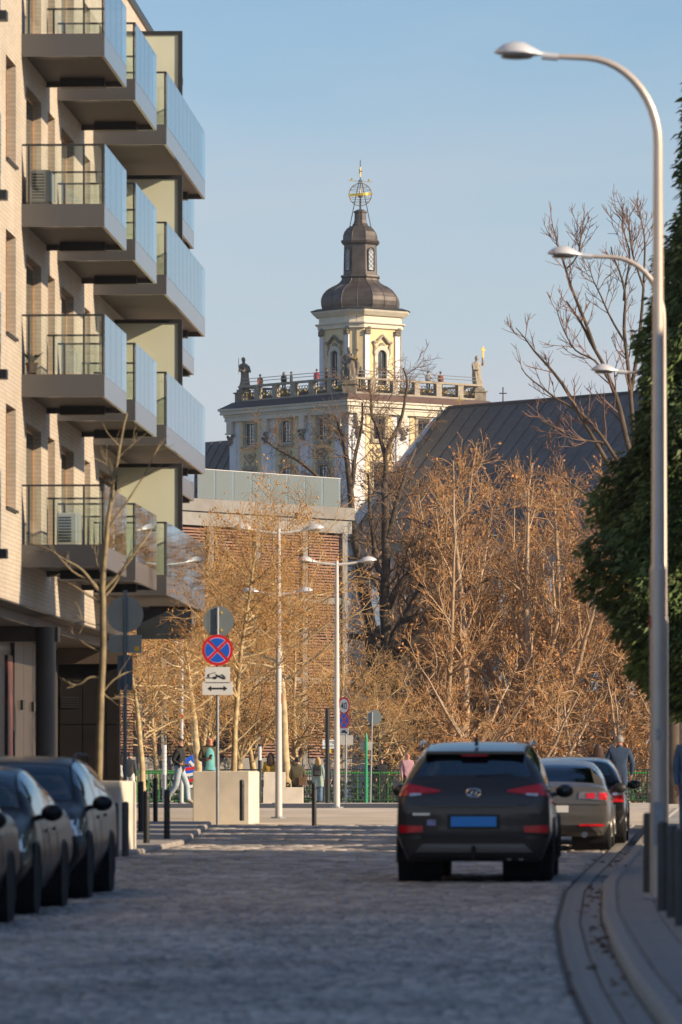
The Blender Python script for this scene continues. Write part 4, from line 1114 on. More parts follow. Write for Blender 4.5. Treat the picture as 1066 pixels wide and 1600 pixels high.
# --- the young tree in the planter on the left, limbs read from the photograph
yt = Tree(21); D0 = 83.4
def Q(px, py, d): v = P(px, py, d); return (v.x, v.y, v.z)
b0 = P(153, 1240, D0)
def rel(l, d, b=None): b = b or b0; return [np.array(Q(x, y, d+z))-np.array(b) for (x, y, *zz) in l for z in [zz[0] if zz else 0]]
tr, rr = yt.poly(rel([(153,1240),(156,1160),(158,1085),(161,1010),(161,960),(160,925)], D0), .056, .044, 0, 4, .006)
up_, ur_ = yt.poly(rel([(160,925),(163,880),(168,820),(176,760),(186,710),(194,665),(199,645)], D0), .045, .010, 0, 4, .01)
lims = [([(160,930),(145,905),(120,885),(92,868),(70,855),(45,850,.5)], .030), ([(160,935),(150,910),(120,900),(100,880),(85,862,-.4)], .026), ([(160,945),(135,930),(105,912),(80,900,.6)], .022),
        ([(161,925),(180,905),(200,880),(225,850),(240,820,.3)], .028), ([(161,935),(178,918),(190,895),(205,860,-.3)], .022),
        ([(168,830),(190,800),(215,760),(240,715),(255,690)], .020), ([(178,760),(170,735),(164,715)], .014), ([(185,715),(200,700),(212,690)], .012),
        ([(159,1060),(140,1058),(128,1070),(110,1072),(98,1060,.2)], .020), ([(158,1085),(180,1060),(200,1050,.2)], .014), ([(160,1020),(130,1005),(112,990,.3)], .012), ([(161,975),(140,975),(120,962)], .012),
        ([(158,1080),(172,1095),(188,1088)], .012), ([(160,900),(150,880),(148,862)], .014)]
for l, r_ in lims:
    q, qr = yt.poly(rel(l, D0), r_, .006, 1, 3, .02)
    yt.sprout(q, qr, 5, .45, 1.0, (.2, .5), (25, 60), [{'n': 4, 'w': .2, 'up': .1}], 2, .1, .006, .5)
yt.sprout(up_, ur_, 8, .3, 1.0, (.25, .6), (25, 60), [{'n': 4, 'w': .2, 'up': .1}, {'n': 3, 'w': .2, 'c': 2, 'L': (.1, .25)}], 2, .1, .006, .5)
plant_tree(tree_parts(yt, 'young_tree', 'young', 'young'), b0, 0, 1, 'thin young tree with few bare branches in the planter beside the parked cars', 'young_tree')

# --- the old dark tree in the middle, main limbs read from the photograph
dk = Tree(31); D1 = 256.0; b1 = G(598, D1)
def dl(l, r0, r1, lev=0, jit=.12): return dk.poly(rel([(x, y, (z[0] if z else 0)) for (x, y, *z) in l], D1, b1), r0, r1, lev, 3, jit)
bz = HY+(CZ-gz(D1))*F/D1
LB = []
LB.append(dl([(598,bz+6),(600,1180),(600,1100),(590,1040),(580,980)], .52, .38))
LB.append(dl([(580,985),(570,930),(562,880),(553,825),(546,775),(541,720),(538,680),(524,650)], .27, .06))
LB.append(dl([(551,815),(525,775),(492,740),(455,712),(416,688)], .13, .04, 1)); LB.append(dl([(546,775),(556,720),(561,670),(566,630,-2)], .11, .04, 1))
LB.append(dl([(540,800),(505,800),(480,793),(457,790)], .13, .06, 1))
LB.append(dl([(600,1090),(606,1000),(606,930),(602,850),(604,780),(603,740)], .27, .14)); LB.append(dl([(603,740),(598,700),(588,665),(580,630),(577,602)], .12, .04, 1))
LB.append(dl([(601,715),(612,680),(626,650),(632,600),(630,575)], .10, .04, 1)); LB.append(dl([(606,840),(622,780),(636,740),(650,700,3)], .16, .04, 1))
LB.append(dl([(595,1050),(622,985),(652,925),(672,880),(690,820)], .32, .10)); LB.append(dl([(592,1070),(640,1000),(680,955),(715,935),(760,905,-3)], .36, .10))
LB.append(dl([(600,1100),(560,1075),(520,1060),(490,1072)], .18, .06, 1)); LB.append(dl([(585,1000),(550,990),(520,1000),(500,1020)], .16, .05, 1))
LB.append(dl([(600,900),(585,860),(572,800),(575,740)], .16, .05, 1)); LB.append(dl([(606,950),(640,890),(665,860),(700,800)], .18, .05, 1))
LB.append(dl([(598,1120),(575,1150),(560,1190)], .12, .05, 1)); LB.append(dl([(602,1110),(618,1150),(614,1200)], .16, .1, 1))
for i, (q, qr) in enumerate(LB[1:]):
    dk.sprout(q, qr, 11, .12, 1.0, (1.4, 3.4), (30, 75), [{'n': 6, 'w': .25, 'up': .06}, {'n': 5, 'w': .25, 'c': 7, 'L': (.6, 1.5)}, {'n': 3, 'w': .25, 'c': 4, 'L': (.3, .7)}], 2, .05, .016, .3)
plant_tree(tree_parts(dk, 'old_tree', 'dark', 'dark_twig'), b1, 0, 1, 'old dark tree with crooked black limbs in front of the tower', 'old_tree')

# --- thicket right of it: tall ascending trees and leafy shrubs
def make_asc(seed, H=17, r0=.2, n1=16, leafy=0):
    t = Tree(seed)
    p, r = t.branch((0,0,-.2), (0,0,1), H, r0, .03, 16, .05, .05, 0)
    stems = [(p, r)]
    for k in range(3):
        a = t.r.uniform(0, 6.28); f = t.r.uniform(.15, .4); i = int(f*15)
        stems.append(t.branch(p[i], (math.cos(a)*.5, math.sin(a)*.5, 1), H*(.95-f), r[i]*.75, .02, 12, .07, .08, 0))
    spec = [{'n': 7, 'w': .14, 'up': .12}, {'n': 5, 'w': .2, 'c': 8, 'L': (.7, 2.0), 'ang': (20, 60)}, {'n': 3, 'w': .25, 'c': 4, 'L': (.3, .8), 'ang': (20, 60)}]
    for q, qr in stems: t.sprout(q, qr, n1, .12, 1.0, (1.6, 3.6), (25, 65), spec, 1, .08, .022, .52)
    lf = None
    if leafy:
        tips = np.concatenate([q[1:] for q in t.tips]); lf = leaf_mesh('buds', tips[t.r.random(len(tips)) < leafy], (.05, .12), BK['leaf'], t.r)
    return tree_parts(t, 'ascending', 'pale', 'gold_twig', lf)
def make_shrub(seed, H=8, n1=10, leafy=.9):
    t = Tree(seed)
    for k in range(4):
        a = 1.57*k+t.r.uniform(0, 1); lean = t.r.uniform(.15, .5)
        q, qr = t.branch((math.cos(a)*.2, math.sin(a)*.2, -.2), (math.cos(a)*lean, math.sin(a)*lean, 1), H*t.r.uniform(.7, 1), .13, .025, 10, .1, .03, 0)
        t.sprout(q, qr, n1, .15, 1.0, (1.3, 2.8), (40, 80), [{'n': 6, 'w': .2, 'up': .02}, {'n': 4, 'w': .25, 'c': 6, 'L': (.6, 1.4)}, {'n': 3, 'w': .25, 'c': 4, 'L': (.25, .6)}], 1, .03, .02, .5)
    pts = np.concatenate([q[1:] for q in t.tips]); R = t.r; keep = R.random(len(pts)) < leafy
    # withered leaves hang in patches
    cl = np.sin(pts[:, 0]*1.3)+np.sin(pts[:, 1]*1.7+1)+np.sin(pts[:, 2]*1.5+2); keep &= (cl > -.15)
    lf = leaf_mesh('withered_leaves', pts[keep]+R.normal(0, .04, (keep.sum(), 3)), (.05, .115), BK['leaf'], R, 1.7, .9)
    return tree_parts(t, 'shrub', 'pale', 'gold_twig', lf)
aA = make_asc(41, 17, .30, 19, .3); aB = make_asc(42, 15, .34, 19, .3); sA = make_shrub(51, 8.5, 10, .75); sB = make_shrub(52, 7, 10, .3)
GT = 'bare trees in the riverside thicket'
for (px, d, m_, rz, s_, lb_) in [
        (640, 266, aB, .3, .98, 'bare twiggy tree just right of the old dark tree'), (688, 272, aA, 1.2, .95, 'bare tall tree left of the pale twin stems'), (712, 250, aA, 2.7, 1.0, 'stout forked bare tree with orange bark above the dark car'),
        (762, 262, aA, 4.1, 1.08, 'tallest pale-stemmed bare tree in the middle of the thicket'), (806, 252, aB, .9, 1.05, 'pale bare tree behind the silver car roof'),
        (838, 268, aA, 5.2, 1.05, 'slim pale stems rising against the slate roof'), (884, 256, aB, 3.3, 1.06, 'bare golden tree left of the conifer'), (930, 266, aA, 2.0, 1.05, 'bare golden tree half behind the conifer'), (990, 258, aB, .2, 1.0, 'bare tree behind the lamp pole and conifer'),
        (1085, 262, aA, .4, 1.0, 'bare tree just outside the right edge'), (1150, 255, aB, 2.4, 1.1, 'bare tree farther outside the right edge'), (1215, 262, aA, 3.9, 1.0, 'bare tree far outside the right edge')]:
    plant_tree(m_, G(px, d), rz, s_, lb_, 'thicket_tree', GT)
GS = 'shrubs with withered leaves behind the railing'
for (px, d, m_, rz, s_, lb_) in [
        (700, 234, sA, 1.5, 1.0, 'rusty-leaved shrub above the left half of the dark car'), (752, 246, sA, 2.9, 1.12, 'tall rusty-leaved shrub above the middle of the dark car'),
        (800, 236, sA, 4.4, 1.1, 'dense rusty-leaved shrub above the right half of the dark car'), (850, 243, sA, .9, 1.15, 'rusty-leaved shrub above the silver car'),
        (940, 241, sA, 3.7, 1.0, 'brown shrub behind the man in the blue jacket'), (1000, 236, sB, 5.1, 1.05, 'brown shrub right of the man in blue'), (1050, 240, sB, .8, 1.05, 'brown shrub at the right edge behind the lamp pole'), (1120, 238, sA, 1.8, 1.1, 'rusty shrub just outside the right edge'), (1190, 241, sA, 4.8, 1.1, 'rusty shrub farther outside the right edge')]:
    plant_tree(m_, G(px, d), rz, s_, lb_, 'leafy_shrub', GS, 'shrub')

# --- bare tree against the sky on the right
sk = Tree(61); D2 = 150.0; b2 = G(1056, D2)
def s_l(l, r0, r1, lev=1, jit=.05): return sk.poly(rel([(x, y, (z[0] if z else 0)) for (x, y, *z) in l], D2, b2), r0, r1, lev, 3, jit)
bz2 = HY+(CZ-gz(D2))*F/D2
SB = [s_l([(1056,bz2+4),(1052,1150),(1040,1050),(1015,900),(998,820),(992,720)], .22, .13, 0), s_l([(992,730),(975,660),(955,600),(930,545),(905,500),(885,470)], .085, .02, 0),
      s_l([(1000,820),(960,740),(915,660),(880,600),(850,560),(826,540),(806,512)], .08, .012), s_l([(990,760),(950,690),(905,640),(870,620),(840,600),(815,575)], .06, .012),
      s_l([(955,600),(930,560),(900,550),(880,520),(870,480)], .035, .01), s_l([(930,545),(900,470),(885,420),(872,380),(862,350)], .05, .012), s_l([(885,420),(905,390),(912,360)], .025, .01),
      s_l([(992,720),(985,620),(980,540),(975,470),(965,420),(955,385)], .07, .015), s_l([(985,620),(1000,540),(1006,450),(1010,380),(1000,330)], .06, .012), s_l([(975,470),(985,420),(978,370),(972,345)], .035, .01),
      s_l([(1006,450),(990,400),(985,350),(980,325)], .03, .01), s_l([(980,540),(950,490),(930,450),(922,415)], .035, .01), s_l([(940,690),(905,690),(870,670),(840,650)], .03, .01), s_l([(1000,840),(950,790),(910,770),(880,740),(860,700)], .05, .012),
      s_l([(1000,900),(950,850),(915,840),(890,810)], .05, .012), s_l([(998,860),(1010,700),(1030,560),(1040,450)], .06, .015)]
for q, qr in SB[1:]: sk.sprout(q, qr, 11, .12, 1.0, (.5, 1.4), (25, 55), [{'n': 5, 'w': .14, 'up': .16}, {'n': 4, 'w': .16, 'c': 5, 'L': (.2, .55), 'ang': (20, 50)}], 2, .14, .013, .45)
plant_tree(tree_parts(sk, 'sky_tree', 'dark', 'reddish'), b2, 0, 1, 'bare reddish tree reaching left against the sky beside the conifer', 'bare_tree')

# --- the conifer on the right: overlapping drooping sprays on a ragged cone
def make_conifer(seed, H, env, N, m_leaf, size=(.08, .18)):
    R = np.random.default_rng(seed)
    z = R.uniform(0, 1, N*3); rad_ = np.interp(z, [e[0] for e in env], [e[1] for e in env]); keep = R.random(N*3) < rad_/max(e[1] for e in env)
    z = z[keep][:N]; rad_ = rad_[keep][:N]; n = len(z)
    a = R.uniform(0, 2*np.pi, n)
    lump = 1+.11*np.sin(3*a+z*22)+.12*np.sin(7*a-z*37+1)+.12*np.sin(z*61+2*a)*np.sin(5*a+z*17)
    rr = rad_*lump*(1-R.random(n)**2*.42)
    c = np.stack([np.cos(a)*rr, np.sin(a)*rr, z*H], 1)
    out = np.stack([np.cos(a), np.sin(a), np.zeros(n)], 1); side = np.stack([-np.sin(a), np.cos(a), np.zeros(n)], 1)
    V = []; 
    for k in range(6):
        an = R.normal(0, .55, n)[:, None]; dr = R.uniform(-.9, .25, n)[:, None]; L = R.uniform(*size, n)[:, None]
        d = out*np.cos(an)+side*np.sin(an)+np.array([[0,0,1]])*dr; d /= np.linalg.norm(d, axis=1, keepdims=True)
        wv = np.cross(d, R.normal(0, 1, (n, 3))); wv /= np.linalg.norm(wv, axis=1, keepdims=True)+1e-9
        p = c+R.normal(0, .05, (n, 3)); wd = L*.17
        V.append(np.stack([p, p+d*L*.45+wv*wd, p+d*L+np.array([[0,0,-1]])*L*.2, p+d*L*.45-wv*wd], 1))
    V = np.concatenate(V, 0).reshape(-1, 3); f = np.arange(len(V)).reshape(-1, 4)
    return np_mesh('conifer_foliage', V, f, m_leaf)
mcon = mat('conifer_leaf', (.115,.165,.05), .65, var=.55, scale=1.1, var2=.45, scale2=4.0)
mcon.node_tree.nodes['Principled BSDF'].inputs['Transmission Weight'].default_value = 0
env = [(0, .25), (.02, 1.05), (.07, 1.9), (.16, 2.5), (.24, 2.5), (.34, 2.15), (.48, 1.65), (.60, 1.35), (.72, 1.05), (.85, .75), (.95, .35), (1, .05)]
con_m = make_conifer(71, 12.0, [(a_, r_*.80) for a_, r_ in env], 26000, mcon)
def plant_conifer(loc, rz, s_, label, H=12.0, lift=1.75):
    r = empty('conifer', loc, rz); r.scale = (s_, s_, s_)
    tk = MB(); tk.tube([(0,0,-.2),(0,0,lift),(.03,.02,lift+H*.5),(0,0,lift+H*.97)], [.2,.17,.1,.02], 9)
    rg = random.Random(5)
    for k in range(60):
        f_ = rg.uniform(.02, .92); a = rg.uniform(0, 6.28); R_ = float(np.interp(f_, [e[0] for e in env], [e[1] for e in env]))*.85
        p = Vector((0,0,lift+f_*H)); tk.tube([p, p+Vector((math.cos(a)*R_*.6, math.sin(a)*R_*.6, .05)), p+Vector((math.cos(a)*R_, math.sin(a)*R_, -.1))], [.035,.02,.008], 4)
    tk.build('trunk', BK['dark'], r)
    o = link('crown', con_m, r); o.location.z = lift
    tag(r, label, 'conifer'); return r
plant_conifer(Vector((6.27, 90.0, gz(90)+.1)), .3, 1.0, 'dark green conifer overhanging the pavement behind the lamp pole')

# ================================================================ CARS
def catmull(P_, t):
    """P_ (n,...) control rows, t float array in 0..n-1"""
    n = len(P_); i = np.clip(np.floor(t).astype(int), 0, n-2); u = (t-i)
    g = lambda k: P_[np.clip(k, 0, n-1)]
    p0, p1, p2, p3 = g(i-1), g(i), g(i+1), g(i+2)
    u = u.reshape((-1,)+(1,)*(P_.ndim-1))
    return .5*((2*p1)+(-p0+p2)*u+(2*p0-5*p1+4*p2-p3)*u**2+(-p0+3*p1-3*p2+p3)*u**3)
def mono(P_, t, k=.6):
    """catmull eased towards straight lines so that lamps and windows keep firm edges"""
    n = len(P_); i = np.clip(np.floor(t).astype(int), 0, n-2); u = (t-i).reshape((-1,)+(1,)*(P_.ndim-1))
    return k*catmull(P_, t)+(1-k)*(P_[i]*(1-u)+P_[i+1]*u)
def paint(name, col, metal=.5, rough=.32):
    return mat(name, col, rough, metal=metal*.5, var=.03, scale=2, coat=.55, spec=.35)
CM = {'tyre': mat('tyre_rubber', (.012,.012,.013), .85, var=.1), 'rim': mat('alloy_rim', (.28,.28,.29), .35, metal=.8, var=.05), 'liner': mat('wheel_arch_black', (.008,.008,.009), .9),
      'plastic': mat('black_plastic', (.018,.018,.019), .55, var=.1, scale=8), 'glass': None, 'red': mat('tail_lamp_red', (.60,.010,.014), .15, var=.2, scale=10, coat=.8), 'clear': mat('lamp_clear', (.78,.78,.80), .12, metal=.5, var=.3, scale=14, coat=.8),
      'chrome': mat('chrome', (.75,.75,.76), .12, metal=1.0, var=.02), 'plate_blue': mat('blank_blue_plate', (.04,.32,.92), .4, var=.02), 'skid': mat('grey_skid_plate', (.17,.165,.16), .4, metal=.5, var=.05),
      'plate_white': mat('plate_white', (.7,.7,.68), .4, var=.02), 'seat': mat('seat_cloth', (.05,.048,.046), .9), 'seat_pale': mat('pale_seat', (.42,.36,.28), .8), 'amber': mat('amber_lens', (.5,.18,.02), .2)}
CM['smoke'] = mat('smoked_lamp', (.20,.17,.17), .15, metal=.3, var=.3, scale=14, coat=.8)
CM['glass'] = glass('car_glass', (.30,.34,.34), 1.62, 0.0, base=.20)

# stations from rear to front: y, z_bottom, z_belt, z_top, w_sill, w_max, w_belt, w_top
SUV = dict(L=4.47, st=[(-2.23,.40,.86,.92,.70,.80,.78,.66), (-2.20,.31,.98,1.06,.80,.89,.86,.74), (-2.13,.27,1.06,1.17,.83,.915,.885,.74), (-2.02,.25,1.10,1.27,.84,.92,.885,.70), (-1.80,.25,1.09,1.50,.84,.925,.885,.62), (-1.66,.25,1.08,1.555,.84,.925,.885,.61),
        (-1.0,.25,1.05,1.62,.84,.925,.885,.615), (-.2,.24,1.02,1.665,.84,.925,.885,.62), (.35,.24,.995,1.60,.84,.925,.88,.615), (.62,.24,.985,1.50,.84,.925,.88,.64), (1.12,.24,.975,1.11,.84,.925,.87,.72), (1.3,.24,.96,1.04,.84,.925,.865,.70), (1.75,.24,.90,.99,.83,.915,.84,.62), (2.05,.25,.80,.90,.80,.87,.79,.55), (2.17,.28,.70,.80,.74,.79,.72,.50), (2.235,.34,.60,.66,.62,.66,.6,.42)],
        wheels=(-1.32, 1.35), wr=.345, rear_win=(3, 5), wind=(8.6, 10.05), sides=[(4.7, 5.9), (6.08, 7.25), (7.33, 9.35)], sill=.10)
SEDAN = dict(L=4.68, st=[(-2.34,.42,.78,.84,.66,.76,.74,.6), (-2.31,.33,.88,.97,.78,.86,.83,.70), (-2.22,.28,.93,1.04,.82,.885,.85,.70), (-2.05,.24,.95,1.06,.82,.89,.85,.68), (-1.72,.23,.955,1.08,.82,.89,.85,.66), (-1.28,.22,.95,1.30,.82,.89,.85,.60), (-1.0,.22,.94,1.375,.82,.89,.85,.575),
        (-.5,.21,.92,1.43,.82,.89,.85,.575), (.0,.21,.91,1.435,.82,.89,.85,.58), (.4,.21,.90,1.39,.82,.89,.845,.58), (.72,.21,.89,1.27,.82,.89,.84,.62), (1.1,.21,.88,1.02,.82,.89,.84,.70), (1.3,.21,.86,.965,.82,.89,.83,.66), (1.8,.22,.79,.89,.81,.875,.80,.6), (2.1,.23,.70,.80,.77,.83,.75,.52), (2.26,.26,.60,.70,.70,.75,.68,.46), (2.33,.33,.52,.57,.58,.62,.56,.4)],
        wheels=(-1.36, 1.34), wr=.315, rear_win=(4.15, 5.9), wind=(9.0, 10.9), sides=[(5.0, 6.6), (6.72, 8.2), (8.28, 10.1)], sill=.09)
HATCH = dict(L=4.2, st=[(-2.1,.40,.84,.90,.68,.77,.75,.62), (-2.07,.31,.96,1.03,.78,.86,.83,.70), (-2.0,.27,1.02,1.12,.80,.88,.85,.70), (-1.90,.25,1.03,1.22,.81,.885,.85,.67), (-1.66,.23,1.02,1.42,.81,.89,.85,.60), (-1.5,.22,1.01,1.47,.81,.89,.85,.59),
        (-.9,.22,.99,1.505,.81,.89,.85,.59), (-.2,.21,.97,1.515,.81,.89,.85,.59), (.35,.21,.955,1.46,.81,.89,.845,.59), (.62,.21,.945,1.36,.81,.89,.84,.62), (1.1,.21,.93,1.06,.81,.89,.835,.69), (1.28,.21,.91,1.0,.81,.89,.83,.66), (1.65,.22,.85,.94,.80,.88,.80,.6), (1.92,.23,.76,.85,.77,.84,.75,.52), (2.04,.26,.66,.75,.71,.76,.69,.46), (2.1,.33,.56,.62,.60,.64,.58,.4)],
        wheels=(-1.24, 1.28), wr=.32, rear_win=(3, 5), wind=(8.6, 10.0), sides=[(4.8, 6.0), (6.15, 7.2), (7.28, 9.3)], sill=.09)

def section(s):
    y, zb, zl, zt, ws, wm, wl, wt = s
    h = zl-zb
    pts = [(0, zb), (ws*.86, zb), (ws*.965, zb+.05), (wm*.99, zb+.36*h), (wm*.995, zb+.60*h), (wl+.014, zl-.10*h), (wl-.012, zl), (wl*.5+wt*.5+.02, zl+.55*(zt-zl)), (wt+.02, zt-.055*min(1, (zt-zl)/.3)), (wt*.8, zt-.012), (wt*.4, zt), (0, zt+.004)]
    return [(x, y, z) for x, z in pts]
def make_wheel(parent, x, y, r, w_, side, m_rim):
    o = MB(); prof = [(r*.66, -w_/2), (r*.93, -w_/2), (r*.985, -w_*.40), (r, -w_*.3), (r, w_*.3), (r*.985, w_*.40), (r*.93, w_/2), (r*.66, w_/2)]
    o.lathe(prof, 30, (0,0,0), 0, 'x'); ty = o.build('wheel', CM['tyre'], parent, smooth=True); ty.location = (x, y, r)
    rm = MB(); rm.lathe([(r*.66, -w_*.5), (r*.66, w_*.46), (r*.62, w_*.48), (r*.60, w_*.3), (r*.60, -w_*.4)], 30, (0,0,0), 0, 'x')
    for k in range(10):
        a = 2*math.pi*k/10+(.12 if k % 2 else -.12)
        d_ = Vector((0, math.cos(a), math.sin(a))); t_ = Vector((0, -math.sin(a), math.cos(a)))
        rm.obox(d_*r*.36+Vector((w_*.36*side, 0, 0)), d_*r*.26, t_*r*.045, Vector((.016, 0, 0)))
    rm.lathe([(r*.14, 0), (r*.14, .03)], 12, (w_*.34*side, 0, 0), 0, 'x')
    rm.build('rim', m_rim, ty, smooth=True)
    bd = MB(); bd.lathe([(r*.58, 0), (r*.58, .02)], 20, (w_*.05*side, 0, 0), 0, 'x'); bd.build('brake_disc', CM['liner'], ty)
    return ty
def make_car(S, name, loc, heading, m_body, label, cat='car', group=None, m_lower=None, lower_z=.0, seats=None, arch_trim=False, pitch=True):
    r = empty(name, loc, heading); r.rotation_mode = 'XYZ'
    r.rotation_euler = (math.atan(SL) if pitch else 0, 0, heading)
    ctrl = np.array([section(s) for s in S['st']])
    nu, nv_ = 110, 46
    tu = np.linspace(0, len(ctrl)-1, nu); tv = np.linspace(0, 11, nv_)
    g = mono(ctrl, tu, .8); g = np.stack([mono(g[i], tv, .75) for i in range(nu)])
    half = g; N0 = nu*nv_
    V = np.concatenate([half.reshape(-1, 3), (half*np.array([-1, 1, 1])).reshape(-1, 3)])
    V[:, 0][np.abs(V[:, 0]) < 1e-4] = 0
    regions = {}
    def put(key, f): regions.setdefault(key, []).append(f)
    wr = S['wr']; wy = S['wheels']
    for i in range(nu-1):
        for j in range(nv_-1):
            a, b_, c_, d_ = i*nv_+j, (i+1)*nv_+j, (i+1)*nv_+j+1, i*nv_+j+1
            u, v = (tu[i]+tu[i+1])/2, (tv[j]+tv[j+1])/2
            ctr = (half[i, j]+half[i+1, j]+half[i+1, j+1]+half[i, j+1])/4
            key = 'body'
            hit = False
            for w0 in wy:
                if (ctr[1]-w0)**2+(ctr[2]-wr)**2 < (wr+.055)**2 and v < 5.2 and ctr[0] > .5: hit = True
            if hit: continue
            if v > 8.35 and S['rear_win'][0] < u < S['rear_win'][1]: key = 'rear_window'
            elif v > 8.35 and S['wind'][0] < u < S['wind'][1]: key = 'windscreen'
            elif 6.15 < v < 8.15:
                for k, (s0, s1) in enumerate(S['sides']):
                    if s0 < u < s1: key = 'side_window%d' % k
            if key == 'body' and (ctr[2] < lower_z or v < 1.0): key = 'lower'
            for m_ in (0, 1):
                f = (a, b_, c_, d_) if m_ == 0 else (N0+d_, N0+c_, N0+b_, N0+a)
                kk = key if not key.startswith('side_window') else key+('L' if m_ else 'R')
                put(kk, f)
    for i, kk in ((0, 'body'), (nu-1, 'body')):          # close the ends
        for j in range(nv_-1):
            f = (i*nv_+j, i*nv_+j+1, N0+i*nv_+j+1, N0+i*nv_+j)
            put('body' if half[i, j][2] >= lower_z else 'lower', f if i == 0 else f[::-1])
    objs = {}; bvh_v = None; 
    order = ['body']+[k for k in regions if k != 'body']
    allf = [f for k in regions for f in regions[k]]
    for kk in order:
        f = np.array(regions[kk]); idx, inv = np.unique(f.ravel(), return_inverse=True)
        nm = 'body' if kk == 'body' else ('lower_trim' if kk == 'lower' else ('side_window' if kk.startswith('side') else kk))
        mm = m_body if kk == 'body' else ((m_lower or CM['plastic']) if kk == 'lower' else CM['glass'])
        me = np_mesh(name+'_'+nm, V[idx], inv.reshape(f.shape), mm, smooth=True)
        objs[kk] = link(nm, me, r)
    bvh = BVHTree.FromPolygons([Vector(p) for p in V], [tuple(int(q) for q in f) for f in allf])
    body = objs['body']
    def patch(nm, quad, axis, m_, nx=10, nz=5, lift=.006, parent=r, thick=.02):
        """quad: four corners (a,b) seen from behind ('-y'), front ('+y') or side ('+x','-x'); pressed onto the body"""
        q = MB(); q4 = [Vector((c_[0], c_[1])) for c_ in quad]; grid = []
        for j in range(nz+1):
            for i in range(nx+1):
                a, b_ = i/nx, j/nz
                p = (q4[0]*(1-a)+q4[1]*a)*(1-b_)+(q4[3]*(1-a)+q4[2]*a)*b_
                if axis in ('-y', '+y'):
                    sg = -1 if axis == '-y' else 1; o_ = Vector((p.x, sg*4, p.y)); d_ = Vector((0, -sg, 0))
                else:
                    sg = 1 if axis == '+x' else -1; o_ = Vector((sg*3, p.x, p.y)); d_ = Vector((-sg, 0, 0))
                h = bvh.ray_cast(o_, d_)
                if h[0] is None:
                    h2 = bvh.find_nearest(o_+d_*(4-2.1 if axis[1] == 'y' else 2.1)); pos = h2[0]
                else: pos = h[0]
                grid.append(pos-d_*lift)
        back = [p+(Vector((0, (1 if axis == '-y' else -1)*thick, 0)) if axis[1] == 'y' else Vector(((-1 if axis == '+x' else 1)*thick, 0, 0))) for p in grid]
        n1 = nx+1; q.v = [tuple(p) for p in grid+back]; off = len(grid)
        for j in range(nz):
            for i in range(nx): q.f.append((j*n1+i, j*n1+i+1, (j+1)*n1+i+1, (j+1)*n1+i)); q.m.append(0)
        edge = [(0, i, 0, i+1) for i in range(nx)]+[(j, nx, j+1, nx) for j in range(nz)]+[(nz, i+1, nz, i) for i in range(nx-1, -1, -1)]+[(j+1, 0, j, 0) for j in range(nz-1, -1, -1)]
        for (j0, i0, j1, i1) in edge: q.f.append((j0*n1+i0, j1*n1+i1, off+j1*n1+i1, off+j0*n1+i0)); q.m.append(0)
        return q.build(nm, m_, parent, smooth=True)
    # wheels, arches
    for w0 in wy:
        for sd in (-1, 1):
            hw = float(np.interp(w0, [s[0] for s in S['st']], [s[5] for s in S['st']]))
            make_wheel(r, sd*(hw-.115), w0, wr, .215, sd, CM['rim'])
            q = MB(); q.lathe([(wr+.06, -.3), (wr+.06, .2)], 24, (sd*(hw-.30), w0, wr), 0, 'x'); q.build('wheel_housing', CM['liner'], r)
            q = MB(); rw = wr+.058
            pts = [Vector((sd*(hw-.004), w0+rw*math.cos(a), wr+rw*math.sin(a))) for a in np.linspace(-.28, math.pi+.28, 22)]
            q.tube(pts, .026 if arch_trim else .014, 6); q.build('arch_trim', CM['plastic'] if arch_trim else m_body, r, smooth=True)
    # door seams and handles
    st_y = lambda u: float(np.interp(u, range(len(S['st'])), [s[0] for s in S['st']])); st_b = lambda y_: float(np.interp(y_, [s[0] for s in S['st']], [s[2] for s in S['st']]))
    seams = [st_y((S['sides'][0][1]+S['sides'][1][0])/2), st_y((S['sides'][1][1]+S['sides'][2][0])/2), st_y(S['sides'][2][1])-.12]
    for ax in ('+x', '-x'):
        for ys_ in seams[(1 if abs(seams[0]-S['wheels'][0]) < .45 else 0):]: patch('door_seam', [(ys_-.006, .36), (ys_+.006, .36), (ys_+.006, st_b(ys_)-.03), (ys_-.006, st_b(ys_)-.03)], ax, CM['liner'], 1, 10, .0025, thick=.004)
        for ys_ in seams[:2]: patch('door_handle', [(ys_+.06, st_b(ys_)-.13), (ys_+.25, st_b(ys_)-.13), (ys_+.25, st_b(ys_)-.10), (ys_+.06, st_b(ys_)-.10)], ax, m_body, 4, 2, .022, thick=.02)
        ya, yb = st_y(S['sides'][0][0]), st_y(S['sides'][2][1])
        patch('window_trim', [(ya, st_b(ya)+.004), (yb, st_b(yb)+.004), (yb, st_b(yb)+.022), (ya, st_b(ya)+.022)], ax, CM['plastic'], 24, 1, .006, thick=.004)
    # floor and seats, seen through the glass
    q = MB(); q.box(-.78, .78, S['st'][3][0]+.1, 1.2, .36, .40); q.build('floor_pan', CM['liner'], r)
    sm = seats or CM['seat']
    for (sy, n_) in ((.05, 2), (-.85, 3)):
        for k in range(n_):
            sx = (-.38, .38)[k] if n_ == 2 else (-.45, 0, .45)[k]
            q = MB(); zt_ = S['st'][7][3]
            q.bbox(sx-.24, sx+.24, sy-.28, sy+.28, .42, .60, .04); q.obox((sx, sy-.32, .86), (.23,0,0), (0,.06,0), (0,-.06,.30)); q.bbox(sx-.13, sx+.13, sy-.48, sy-.36, 1.17, min(1.36, zt_-.2), .03); q.build('seat', sm, r)
    q = MB(); q.bbox(-.72, .72, .82, 1.15, .6, .97, .06); q.build('dashboard', CM['seat'], r)
    tag(r, label, cat, group)
    return r, patch, body, bvh

